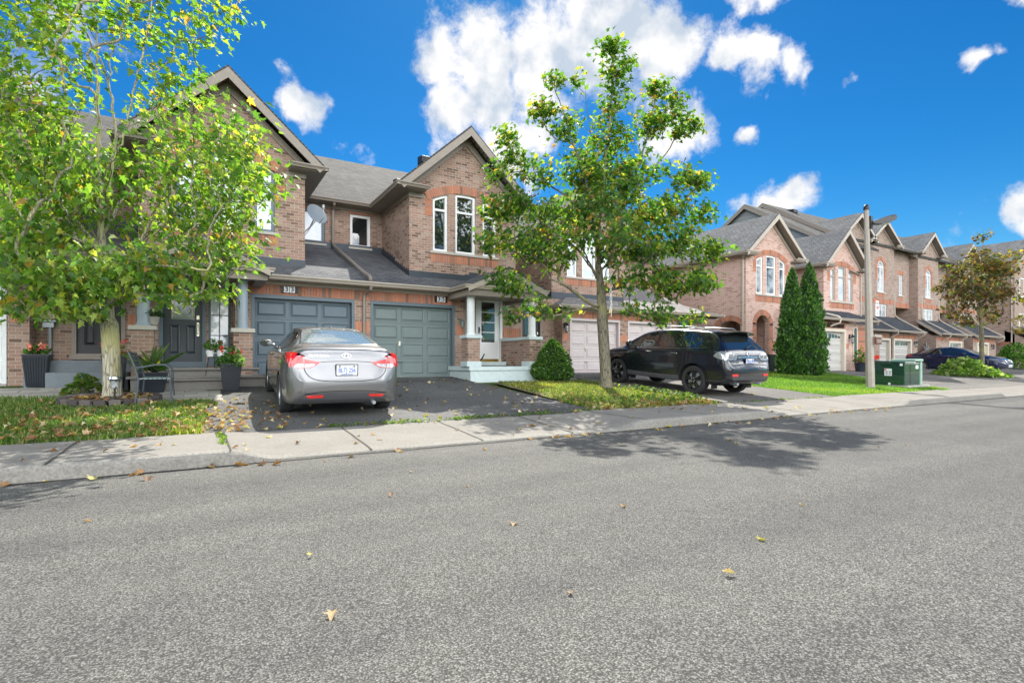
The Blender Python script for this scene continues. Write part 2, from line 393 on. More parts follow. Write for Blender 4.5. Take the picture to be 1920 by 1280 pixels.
def car_paint(name, col, metal=.0, rough=.35, flake=.12):
    m = NT(name); p = m.obj(); n = m.noise(p, 900, 1); n2 = m.noise(p, 3, 4, .6)
    c = m.ramp(n.outputs[0], [(.35, tuple(x * (1 - flake) for x in col)), (.65, tuple(x * (1 + flake) for x in col))])
    # thin film of road dust towards the sills
    g = m.n('ShaderNodeSeparateXYZ'); m.link(p, g.inputs[0])
    d = m.math('MULTIPLY', m.math('SUBTRACT', .62, g.outputs[2], clamp=True), m.math('MULTIPLY', n2.outputs[0], .25))
    c = m.mix(d, c, (.20, .19, .17))
    m.base(c); m.set(metal=metal, rough=rough, coat=1.0, coatr=.03); return m.mat

def leaf_mat(name, trans=.5, rough=.5):
    m = NT(name); a = m.n('ShaderNodeAttribute'); a.attribute_name = 'leafcol'
    p = m.pos(); n = m.noise(p, 55, 3)
    c = m.mix(1.0, a.outputs['Color'], m.ramp(n.outputs[0], [(.3, (.78, .8, .75)), (.7, (1.2, 1.15, 1.1))]), 'MULTIPLY')
    m.base(c); m.set(rough=rough, spec=.5)
    tr = m.n('ShaderNodeBsdfTranslucent'); m.link(m.mix(1.0, c, (2.0, 2.25, .75), 'MULTIPLY'), tr.inputs['Color'])
    mx = m.n('ShaderNodeMixShader'); mx.inputs[0].default_value = trans
    m.link(m.b.outputs[0], mx.inputs[1]); m.link(tr.outputs[0], mx.inputs[2]); m.link(mx.outputs[0], m.out.inputs['Surface']); return m.mat

def bark_mat(name, c0, c1, c2):
    m = NT(name); p = m.pos(); mp = m.n('ShaderNodeMapping'); mp.inputs['Scale'].default_value = (26, 26, 3.2); m.link(p, mp.inputs[0])
    v = m.n('ShaderNodeTexVoronoi'); v.feature = 'DISTANCE_TO_EDGE'; v.inputs['Scale'].default_value = 1.0; m.link(mp.outputs[0], v.inputs['Vector'])
    n = m.noise(mp.outputs[0], 1.5, 6, .7); big = m.noise(p, 2.2, 4)
    c = m.ramp(n.outputs[0], [(.3, c0), (.7, c1)])
    c = m.mix(m.ramp(v.outputs['Distance'], [(.0, (1, 1, 1)), (.13, (0, 0, 0))]), c, tuple(x * .38 for x in c0))
    c = m.mix(m.ramp(big.outputs[0], [(.48, (0, 0, 0)), (.66, (.75, .75, .75))]), c, c2)
    m.base(c); m.set(rough=.95, spec=.2)
    m.bump(m.math('ADD', m.math('MULTIPLY', v.outputs['Distance'], 1.6), n.outputs[0]), .8, .02); return m.mat

M = {}
M['brick'] = brick_mat('brick', [(.16, .098, .074), (.29, .182, .138), (.41, .268, .205), (.36, .212, .163), (.46, .328, .262), (.27, .19, .158)], (.46, .41, .345))
M['brick_rose'] = brick_mat('brick_rose', [(.40, .225, .18), (.55, .335, .275), (.62, .41, .34), (.58, .365, .295), (.66, .46, .385)], (.70, .63, .56), .12)
M['brick_brown'] = brick_mat('brick_brown', [(.20, .14, .11), (.31, .22, .175), (.38, .275, .22), (.33, .225, .18), (.42, .31, .255)], (.50, .45, .40), .15)
M['soldier'] = island_mat('soldier_brick', [(0, (.20, .13, .10)), (.12, (.25, .16, .12)), (.2, (.42, .18, .11)), (.6, (.50, .225, .14)), (.85, (.44, .17, .105)), (1, (.36, .22, .17))])
M['mortar'] = concrete_mat('mortar', (.45, .40, .35))
M['shingle'] = shingle_mat('shingle_main', (.068, .067, .064), (.108, .105, .099), .075)
M['shingle_dark'] = shingle_mat('shingle_dark', (.10, .105, .115), (.155, .16, .17), .054)
M['shingle_pale'] = shingle_mat('shingle_pale', (.22, .208, .205), (.30, .285, .275), .054)
M['shingle_steep'] = shingle_mat('shingle_steep', (.080, .086, .094), (.122, .130, .140), .092)
M['shingle_navy'] = shingle_mat('shingle_navy', (.045, .052, .065), (.075, .082, .095), .06)
M['taupe'] = plain('taupe_trim', (.255, .215, .18), .5, var=.07)
M['taupe_dark'] = plain('taupe_soffit', (.235, .205, .175), .6, var=.07)
M['beige'] = plain('beige_trim', (.41, .355, .295), .5, var=.06)
M['cream'] = plain('cream_trim', (.60, .54, .45), .5, var=.05)
M['flash'] = plain('flashing_metal', (.045, .055, .07), .45, .3, .12)
M['siding'] = plain('grey_siding', (.22, .235, .25), .6, var=.06)
M['white'] = plain('white_vinyl', (.80, .80, .80), .35, var=.03)
M['offwhite'] = plain('off_white_paint', (.72, .74, .74), .45, var=.05, scale=12)
M['mint'] = plain('pale_mint_paint', (.58, .67, .68), .55, var=.08, scale=9, bump=.1)
M['greyblue'] = plain('grey_blue_paint', (.105, .145, .175), .42, var=.05)
M['greyblue2'] = plain('slate_garage_paint', (.16, .205, .20), .42, var=.05)
M['greycol'] = plain('grey_column_paint', (.25, .30, .345), .45, var=.05)
M['navydoor'] = plain('dark_slate_door_paint', (.030, .040, .050), .35, var=.06)
M['blackdoor'] = plain('black_brown_door_paint', (.018, .015, .022), .35, var=.1)
M['pinkdoor'] = plain('pale_pink_garage_paint', (.56, .49, .485), .45, var=.04)
M['greydoor'] = plain('warm_grey_garage_paint', (.50, .48, .45), .45, var=.04)
M['creamdoor'] = plain('cream_garage_paint', (.66, .60, .45), .45, var=.04)
M['sill'] = concrete_mat('sill_stone', (.50, .47, .42), .08, .08)
M['stone'] = concrete_mat('step_stone', (.25, .235, .22), .15, .15)
M['greystep'] = concrete_mat('painted_grey_step', (.19, .215, .24), .2, .15)
M['found'] = concrete_mat('foundation', (.42, .40, .36), .15, .2)
M['glass'] = glass_mat('window_glass', (.010, .014, .016), .015, 2.1)
M['glass_blind'] = glass_mat('window_glass_blind', (.52, .57, .62), .06, 1.8, (.64, .69, .75))
M['glass_mid'] = glass_mat('window_glass_curtain', (.05, .06, .065), .03, 2.0, (.42, .45, .46))
M['frosted'] = glass_mat('frosted_glass', (.20, .26, .23), .2, 1.7, (.30, .36, .32))
M['brass'] = plain('brass', (.72, .55, .16), .25, 1, .08)
M['nickel'] = plain('nickel', (.72, .66, .55), .25, 1, .06)
M['chrome'] = plain('chrome', (.75, .76, .78), .12, 1, .03)
M['black'] = plain('black_metal', (.012, .012, .013), .45, .2, .2)
M['blackgloss'] = plain('black_gloss', (.010, .010, .012), .18, 0, .1)
M['steel'] = plain('galvanised_grey', (.36, .385, .41), .4, .4, .08)
M['dish'] = plain('satellite_dish_grey', (.22, .255, .29), .45, 0, .05)
M['road'] = road_mat('asphalt_road', (.116, .1145, .107), (.046, .0455, .043), (.285, .28, .265))
M['drive'] = road_mat('asphalt_drive', (.118, .118, .12), (.05, .05, .053), (.25, .25, .245), .34)
M['drive_grey'] = road_mat('asphalt_drive_worn', (.185, .176, .163), (.08, .076, .07), (.34, .325, .305), .14)
M['walk'] = concrete_mat('sidewalk_concrete', (.225, .211, .187))
M['kerb'] = concrete_mat('kerb_concrete', (.255, .242, .213), .12, .35)
M['joint'] = plain('joint_dirt', (.05, .045, .035), .95)
M['paver'] = island_mat('paver', [(0, (.28, .26, .24)), (1, (.40, .375, .34))])
M['soil'] = plain('soil', (.075, .058, .042), .95, var=.4, scale=14, bump=.8, bscale=60)
def lawn_mat():
    m = NT('lawn'); p = m.pos(); n1 = m.noise(p, 1.4, 5, .6); n2 = m.noise(p, 45, 4, .7)
    c = m.ramp(n1.outputs[0], [(.3, (.045, .085, .018)), (.55, (.075, .125, .026)), (.75, (.15, .16, .045))])
    c = m.mix(1.0, c, m.ramp(n2.outputs[0], [(.3, (.55, .55, .5)), (.7, (1.25, 1.25, 1.2))]), 'MULTIPLY')
    m.base(c); m.set(rough=.95, spec=.2); m.bump(n2.outputs[0], .8, .03); return m.mat
M['lawn'] = lawn_mat()
M['dry_lawn'] = plain('dry_turf', (.135, .118, .06), .95, var=.45, scale=7, bump=.8, bscale=70)
M['leaf'] = leaf_mat('leaf', .58, .55)
M['needle'] = leaf_mat('needle', .25)
M['grass'] = leaf_mat('grass_blade', .45)
M['deadleaf'] = leaf_mat('dead_leaf', .2, .7)
M['bark'] = bark_mat('bark_pale', (.36, .325, .245), (.54, .50, .385), (.50, .46, .20))
M['bark2'] = bark_mat('bark_brown', (.16, .145, .105), (.28, .25, .185), (.25, .24, .11))
M['twig'] = plain('twig_bark', (.115, .10, .07), .9, var=.3, scale=20)
# ---------------------------------------------------------------- terrain
DR0, DSL = .13, .072
def g(y):
    """ground height: front gardens and drives rise from the sidewalk to the house fronts"""
    if y <= 6.1: return 0.0
    if y < 7.7: return .05 + .08 * (y - 6.1) / 1.6
    return DR0 + DSL * (min(y, 14.5) - 7.7)

def sheet(name, rects, off, mat, thick=0, sub=1):
    """rects: list of (x0,x1,y0,y1) or 4-point polygons, draped on g"""
    m = MB()
    for r in rects:
        if isinstance(r[0], (tuple, list)): ps = r
        else: ps = [(r[0], r[2]), (r[1], r[2]), (r[1], r[3]), (r[0], r[3])]
        m.add([(x, y, g(y) + off) for x, y in ps], [tuple(range(len(ps)))])
        if thick:
            n = len(ps); m.add([(x, y, g(y) + off) for x, y in ps] + [(x, y, g(y) + off - thick) for x, y in ps], [(i, i + n, (i + 1) % n + n, (i + 1) % n) for i in range(n)])
    o = m.build(name, mat); return tag(o, kind='structure')

# the ground everything else lies on, out to the horizon
m = MB(); xs = [-400, -60, -20, 0, 20, 60, 120, 400]; prof = [(-400, -.05), (-4.2, -.05), (-4.1, -.12), (6.3, -.12), (7.6, .02), (7.8, .08), (14.5, .56), (400, .56)]
m.grid([[(x, y, z) for x in xs] for y, z in prof]); tag(m.build('ground', M['lawn']), kind='structure')
# road with a slight crown
m = MB(); xs = np.linspace(-60, 130, 39); rows = [(-4.0, 0), (-2, .03), (1.0, .05), (4, .03), (6.13, 0)]
m.grid([[(x, y, z) for x in xs] for y, z in rows]); tag(m.build('road', M['road'], smooth=True), kind='structure')
# far side kerb and pavement behind the camera
m = MB(); m.box(-60, 130, -5.6, -4.0, -.1, .13); tag(m.build('far_pavement', M['walk'], bevel=.02), kind='structure')

RAISED = [(-61, .30, .45), (6.05, 9.05, .5), (14.7, 20.2, .35)]
def kh(x):
    h = 0
    for a, b, w in RAISED:
        t = min((x - a + w) / w, (b - x + w) / w); t = max(0, min(1, t)); h = max(h, t * t * (3 - 2 * t))
    return .035 + .115 * h
xs = sorted(set([round(v, 3) for v in list(np.arange(-60, -8, 2.)) + list(np.arange(-8, 24, .12)) + list(np.arange(24, 131, 2.))]))
def walk_z(x, y):
    h = kh(x); t = (y - 6.1) / 1.6
    top = h - .006; far = .155 if h > .1 else .135
    return top + (far - top) * t
m = MB(); P = []
for dy, kind in ((0, 'foot'), (.012, 'face'), (.03, 'r1'), (.065, 'r2'), (.15, 't'), (.30, 't'), (.6, 't'), (1.0, 't'), (1.62, 't')):
    row = []
    for x in xs:
        h = kh(x)
        z = {'foot': -.05, 'face': h * .72, 'r1': h - .018, 'r2': h - .004, 't': 0}[kind]
        if kind == 't': z = walk_z(x, 6.1 + dy)
        row.append((x, 6.1 + dy, z))
    P.append(row)
m.grid(P[:5]); kerb = m.build('kerb', M['kerb'], smooth=True, angle=22); tag(kerb, kind='structure')
m = MB(); m.grid(P[4:]); sw = m.build('sidewalk', M['walk'], smooth=True); tag(sw, kind='structure')
# tooled joints of the sidewalk, with dirt in them
m = MB(); rng = random.Random(3)
jx = -1.15 - 1.45 * 12
while jx < 40:
    w = rng.uniform(.008, .014); pts = []
    for k in range(9):
        y = 6.13 + (7.7 - 6.13) * k / 8; x = jx + rng.uniform(-.006, .006)
        pts.append((x, y))
    for a, b in zip(pts, pts[1:]):
        m.add([(a[0] - w, a[1], walk_z(a[0], a[1]) + .004), (a[0] + w, a[1], walk_z(a[0], a[1]) + .004), (b[0] + w, b[1], walk_z(b[0], b[1]) + .004), (b[0] - w, b[1], walk_z(b[0], b[1]) + .004)], [(0, 1, 2, 3)])
    jx += 1.45
tag(m.build('sidewalk_joints', M['joint'], fix=False), kind='structure')
# strip of dirt where road meets the kerb
m = MB()
m.grid([[(x, y + .012 * math.sin(x * 5.3) + .01 * math.sin(x * 17), .006) for x in xs] for y in (6.075, 6.11)]); tag(m.build('gutter_dirt', M['joint'], fix=False), kind='structure')
# cracks and a sealed seam in the road
m = MB()
def crack(pts, w, z=.0):
    for i in range(len(pts) - 1):
        a, b = Vector((*pts[i], 0)), Vector((*pts[i + 1], 0)); n = Vector((-(b - a).y, (b - a).x, 0)).normalized() * w
        def rz(p): return np.interp(p.y, [r[0] for r in rows], [r[1] for r in rows]) + .004
        q = [a - n, a + n, b + n, b - n]; m.add([(p.x, p.y, rz(p)) for p in q], [(0, 3, 2, 1)])
def wob(x0, y0, x1, y1, n, amp, seed):
    r = random.Random(seed); return [(x0 + (x1 - x0) * i / n, y0 + (y1 - y0) * i / n + r.uniform(-amp, amp)) for i in range(n + 1)]
crack([(y_ and x_ or x_, y_) for x_, y_ in [(16.3, 6.02), (16.15, 5.7), (15.9, 5.3), (15.75, 5.0), (15.5, 4.7), (15.25, 4.25), (15.0, 3.6), (14.9, 2.6)]], .022)
tag(m.build('road_cracks', M['joint'], fix=False), kind='structure')

sheet('driveway', [(.15, 6.45, 7.68, 14.4), (-9, -4.1, 7.68, 14.4)], .006, M['drive'])
sheet('wide_driveway', [(10.08, 14.5, 7.68, 14.5), (10.08, 18.4, 14.5, 16.6)], .006, M['drive_grey'])
sheet('far_driveway', [[(21.3, 7.68), (60, 7.68), (60, 14.5), (24.4, 14.5), (24.4, 13.0)], (24.4, 60, 14.5, 18)], .006, M['drive_grey'])
sheet('garden_strip', [[(-4.1, 7.68), (.15, 7.68), (.15, 10.9), (-4.1, 12.2)]], .0, M['dry_lawn'])
sheet('middle_garden', [[(6.45, 7.68), (9.95, 7.68), (9.95, 12.8), (6.9, 12.8)]], .0, M['dry_lawn'])
sheet('front_lawn', [[(14.5, 7.68), (21.3, 7.68), (24.4, 13.0), (24.4, 14.5), (14.5, 14.5)]], .0, M['lawn'])
# concrete edging beside the wide drive, concrete apron at the neighbour's garage
sheet('drive_edging', [[(9.93, 7.72), (10.1, 7.72), (10.1, 12.9), (9.93, 12.9)]], .05, M['walk'], .1)
sheet('garage_apron', [(8.9, 11.7, 12.9, 14.5), (8.9, 12.2, 14.5, 16.2)], .004, M['found'])
# paved paths in front of the two entrances: separate pavers
def pavers(name, x0, x1, y0, y1, lx, ly, seed):
    r = random.Random(seed); m = MB(); y = y0; k = 0
    while y < y1 - .05:
        x = x0 - (lx / 2 if k % 2 else 0)
        while x < x1 - .03:
            a, b = max(x, x0), min(x + lx, x1) - .008; c, d = y, min(y + ly, y1) - .008
            dz = r.uniform(0, .006) + .022
            if b - a > .03: m.hexa([(a, c, g(c) - .04), (b, c, g(c) - .04), (b, d, g(d) - .04), (a, d, g(d) - .04), (a, c, g(c) + dz), (b, c, g(c) + dz), (b, d, g(d) + dz), (a, d, g(d) + dz)])
            x += lx
        y += ly; k += 1
    tag(m.build(name, M['paver'], bevel=.004), kind='structure')
pavers('paved_path', -1.0, .42, 10.75, 12.3, .40, .30, 1)
pavers('entrance_path', -4.2, -1.35, 11.75, 13.3, .42, .28, 2)
# ---------------------------------------------------------------- house pieces
def soldier(mb, a0, a1, z0, z1, at, plane='Y', d=.012, w=.068, gap=.009, sgn=-1):
    """band of upright bricks standing 12 mm proud; islands get a random brick colour"""
    n = max(1, round((a1 - a0) / (w + gap))); s = (a1 - a0) / n
    for i in range(n):
        p, q = a0 + i * s + gap / 2, a0 + (i + 1) * s - gap / 2
        if plane == 'Y': mb.box(p, q, at + sgn * d, at + .02 * -sgn, z0, z1)
        else: mb.box(at + sgn * d, at + .02 * -sgn, p, q, z0, z1)
def courses(mb, a0, a1, z0, z1, at, plane='Y', d=.012, sgn=-1):
    """flat red bricks (quoin patches)"""
    n = max(1, round((z1 - z0) / .076)); s = (z1 - z0) / n
    for i in range(n):
        if plane == 'Y': mb.box(a0, a1, at + sgn * d, at - sgn * .02, z0 + i * s + .004, z0 + (i + 1) * s - .004)
        else: mb.box(at + sgn * d, at - sgn * .02, a0, a1, z0 + i * s + .004, z0 + (i + 1) * s - .004)
def arch_bricks(mb, cx, cz, r0, r1, a0, a1, at, plane='Y', d=.012, sgn=-1):
    """voussoirs between angles a0..a1 (from vertical)"""
    n = max(3, round(abs(a1 - a0) * r0 / .072))
    for i in range(n):
        t0 = a0 + (a1 - a0) * (i + .06) / n; t1 = a0 + (a1 - a0) * (i + .94) / n
        q = [(cx + r * math.sin(t), cz + r * math.cos(t)) for r, t in ((r0, t0), (r0, t1), (r1, t1), (r1, t0))]
        f, bk = at + sgn * d, at - sgn * .02
        mk = (lambda p, y: (p[0], y, p[1])) if plane == 'Y' else (lambda p, y: (y, p[0], p[1]))
        mb.hexa([mk(q[0], f), mk(q[1], f), mk(q[1], bk), mk(q[0], bk), mk(q[3], f), mk(q[2], f), mk(q[2], bk), mk(q[3], bk)])

def window(parent, hole, at, plane, frame_mat, glass, fw=.07, depth=.09, transoms=(), mullions=(), sill=None, bars=None, name='window', sgn=1, dead=None):
    """frame set back in the opening, pane behind it; sgn=+1 when the wall faces -Y / -X"""
    mk = (lambda p, d: (p[0], at + sgn * d, p[1])) if plane == 'Y' else (lambda p, d: (at + sgn * d, p[0], p[1]))
    inn = offset_poly(hole, fw); n = len(hole); f0, f1 = depth - .05, depth + .03
    m = MB()
    for i in range(n):
        j = (i + 1) % n
        m.hexa([mk(hole[i], f0), mk(hole[j], f0), mk(inn[j], f0), mk(inn[i], f0), mk(hole[i], f1), mk(hole[j], f1), mk(inn[j], f1), mk(inn[i], f1)])
    xs = [p[0] for p in inn]; zs = [p[1] for p in inn]
    def bx(a0, a1, z0, z1, d0, d1):
        if plane == 'Y': m.box(a0, a1, at + sgn * d0, at + sgn * d1, z0, z1)
        else: m.box(at + sgn * d0, at + sgn * d1, a0, a1, z0, z1)
    for z in transoms: bx(min(xs), max(xs), z - fw * .42, z + fw * .42, f0 + .006, f1 - .004)
    for x in mullions: bx(x - fw * .42, x + fw * .42, min(zs), max(zs) if len(hole) == 4 else min(max(zs), sum(zs) / len(zs) + .2), f0 + .009, f1 - .006)
    if bars:
        for x in bars[0]: bx(x - .011, x + .011, min(zs), max(zs) - (.05 if len(hole) > 4 else 0), depth - .012, depth + .02)
        for z in bars[1]: bx(min(xs), max(xs), z - .011, z + .011, depth - .009, depth + .017)
    f = m.build(name, frame_mat, parent)
    p = MB(); p.add([mk(q, depth + .012) for q in inn], [tuple(range(n))]); p.build('pane', glass, f)
    if sill:
        a0, a1, z = sill; s = MB()
        if plane == 'Y': s.box(a0, a1, at - sgn * .05, at + sgn * .1, z - .07, z)
        else: s.box(at - sgn * .05, at + sgn * .1, a0, a1, z - .07, z)
        s.build('sill', M['sill'], f, bevel=.006)
    return f

def rect(a0, a1, z0, z1): return [(a0, z0), (a1, z0), (a1, z1), (a0, z1)]

def gutter(mb, p, q, out, r=.07):
    """K-style eaves trough from p to q; out = outward unit vector"""
    p, q, out = Vector(p), Vector(q), Vector(out); up = Vector((0, 0, 1))
    prof = [(0, -.105), (.055, -.105), (.075, -.06), (.105, -.03), (.105, .0), (.095, 0), (.09, -.02), (0, -.02)]
    b = len(mb.v)
    for e in (p, q):
        for o, h in prof: mb.v.append(tuple(e + out * o + up * h))
    n = len(prof)
    for i in range(n):
        j = (i + 1) % n; mb.f.append((b + i, b + j, b + n + j, b + n + i)); mb.m.append(0)
    mb.f.append(tuple(b + i for i in reversed(range(n)))); mb.m.append(0); mb.f.append(tuple(b + n + i for i in range(n))); mb.m.append(0)

def panel_door(parent, x0, x1, z0, z1, y, mat, cols, rows, name='garage_door', handle=True, inset=.0, windows=None):
    """sectional garage door, raised bevelled panels, seams between sections"""
    m = MB(); W = x1 - x0; H = z1 - z0; rh = H / rows
    for r in range(rows):
        m.box(x0, x1, y, y + .05, z0 + r * rh + .003, z0 + (r + 1) * rh - .003)
        if windows and r == rows - 1: continue
        for c in range(cols):
            a0 = x0 + W * c / cols + .055; a1 = x0 + W * (c + 1) / cols - .055; c0 = z0 + r * rh + .07; c1 = z0 + (r + 1) * rh - .07
            # sunk moulding ring then raised field
            for k, (i0, i1, d0, d1) in enumerate(((0, .022, 0, .014), (.022, .06, .014, -.012))):
                o = [(a0 + i0, c0 + i0), (a1 - i0, c0 + i0), (a1 - i0, c1 - i0), (a0 + i0, c1 - i0)]; q = [(a0 + i1, c0 + i1), (a1 - i1, c0 + i1), (a1 - i1, c1 - i1), (a0 + i1, c1 - i1)]
                for i in range(4):
                    j = (i + 1) % 4; m.add([(o[i][0], y - .014 + d0, o[i][1]), (o[j][0], y - .014 + d0, o[j][1]), (q[j][0], y - .014 + d1, q[j][1]), (q[i][0], y - .014 + d1, q[i][1])], [(0, 1, 2, 3)])
            m.add([(a0 + .06, y - .026, c0 + .06), (a1 - .06, y - .026, c0 + .06), (a1 - .06, y - .026, c1 - .06), (a0 + .06, y - .026, c1 - .06)], [(0, 1, 2, 3)])
            # outer lip so the ring reads as moulding
            for (q0, q1, s0, s1) in ((a0 - .012, a1 + .012, c0 - .012, c0), (a0 - .012, a1 + .012, c1, c1 + .012), (a0 - .012, a0, c0, c1), (a1, a1 + .012, c0, c1)): m.box(q0, q1, y - .014, y + .01, s0, s1)
    d = m.build(name, mat, parent)
    if windows:
        for c in range(windows):
            a0 = x0 + W * c / windows + .05; a1 = x0 + W * (c + 1) / windows - .05
            z = z1 - rh; lo = z + .08; hi = z1 - .09; pts = [(a0, lo), (a1, lo)]
            if windows == 2 and handle == 'arch':
                for k in range(9):
                    xx = a1 + (a0 - a1) * k / 8; t = (xx - (x0 + W / 2)) / (W / 2); pts.append((xx, hi - .14 * t * t))
            else: pts += [(a1, hi), (a0, hi)]
            p = MB(); p.add([(q[0], y - .006, q[1]) for q in pts], [tuple(range(len(pts)))]); w = p.build('window', M['glass'], d)
            b = MB(); nb = 3
            for k in range(1, nb + 1): b.cut(); b.box(a0 + (a1 - a0) * k / (nb + 1) - .012, a0 + (a1 - a0) * k / (nb + 1) + .012, y - .012, y, lo, hi - .03)
            b.build('glazing_bar', mat, w)
    if handle:
        h = MB(); hx = x0 + W / cols if cols < 4 else (x0 + x1) / 2; hz = z0 + .95
        h.box(hx - .03, hx + .03, y - .034, y - .012, hz - .07, hz + .07); h.box(hx - .012, hx + .012, y - .06, y - .03, hz - .05, hz + .03); h.build('handle', M['nickel'], d, bevel=.004)
        h = MB(); h.box(hx - .07, hx + .09, y - .03, y - .01, z0 + .42, z0 + .435); h.build('latch', M['black'], d)
    return d

def wall_lamp(parent, x, y, z, s=1.0, mat='black', name='wall_lamp'):
    m = MB(); m.box(x - .05 * s, x + .05 * s, y - .02, y, z - .02, z + .16 * s); m.tube([(x, y - .02, z + .1 * s), (x, y - .09 * s, z + .17 * s), (x, y - .13 * s, z + .14 * s)], .012 * s, 6)
    m.lathe([(.01, .15 * s), (.085 * s, .07 * s), (.075 * s, .05 * s), (.05 * s, .045 * s)], (x, y - .13 * s, z), 8)
    m.lathe([(.055 * s, -.16 * s), (.04 * s, -.18 * s), (.01 * s, -.2 * s)], (x, y - .13 * s, z), 8)
    for k in range(4):
        t = math.pi / 4 + k * math.pi / 2; m.tube([(x + .05 * s * math.cos(t), y - .13 * s + .05 * s * math.sin(t), z - .165 * s), (x + .066 * s * math.cos(t), y - .13 * s + .066 * s * math.sin(t), z + .05 * s)], .006 * s, 5)
    l = m.build(name, M[mat], parent)
    p = MB(); p.lathe([(.042 * s, -.155 * s), (.058 * s, .045 * s)], (x, y - .13 * s, z), 8); p.build('lamp_glass', M['glass_mid'], l); return l

def downspout(parent, pts, r=.04, mat='taupe'):
    m = MB(); m.tube(pts, r, 6)
    for p in pts[1:-1]: pass
    return m.build('downspout', M[mat], parent)

def meter(parent, x, y, z, s=1):
    m = MB(); m.box(x - .14, x + .14, y - .12, y, z, z + .52); m.box(x - .1, x + .1, y - .1, y, z - .12, z - .002)
    o = m.build('electric_meter', M['steel'], parent, bevel=.01)
    q = MB(); q.lathe([(.09, 0), (.09, -.06), (.075, -.09), (.0, -.095)], (x, y - .12, z + .33), 16, axis='Y'); q.build('meter_dial', M['glass_mid'], o)
    c = MB(); c.tube([(x + .02, y - .06, z - .1), (x + .02, y - .06, z - 1.15)], .035, 8); c.cut(); c.tube([(x + .02, y - .06, z + .52), (x + .02, y - .06, z + .75)], .03, 8); c.build('conduit', M['steel'], o)
    return o

def roof_vent(parent, p, s=.25, mat='black'):
    m = MB(); x, y, z = p; m.hexa([(x - s, y - s, z - .1), (x + s, y - s, z - .1), (x + s, y + s, z - .1), (x - s, y + s, z - .1), (x - s, y - s, z + .12), (x + s, y - s, z + .12), (x + s, y + s, z + .2), (x - s, y + s, z + .2)])
    return m.build('roof_vent', M[mat], parent, bevel=.015)
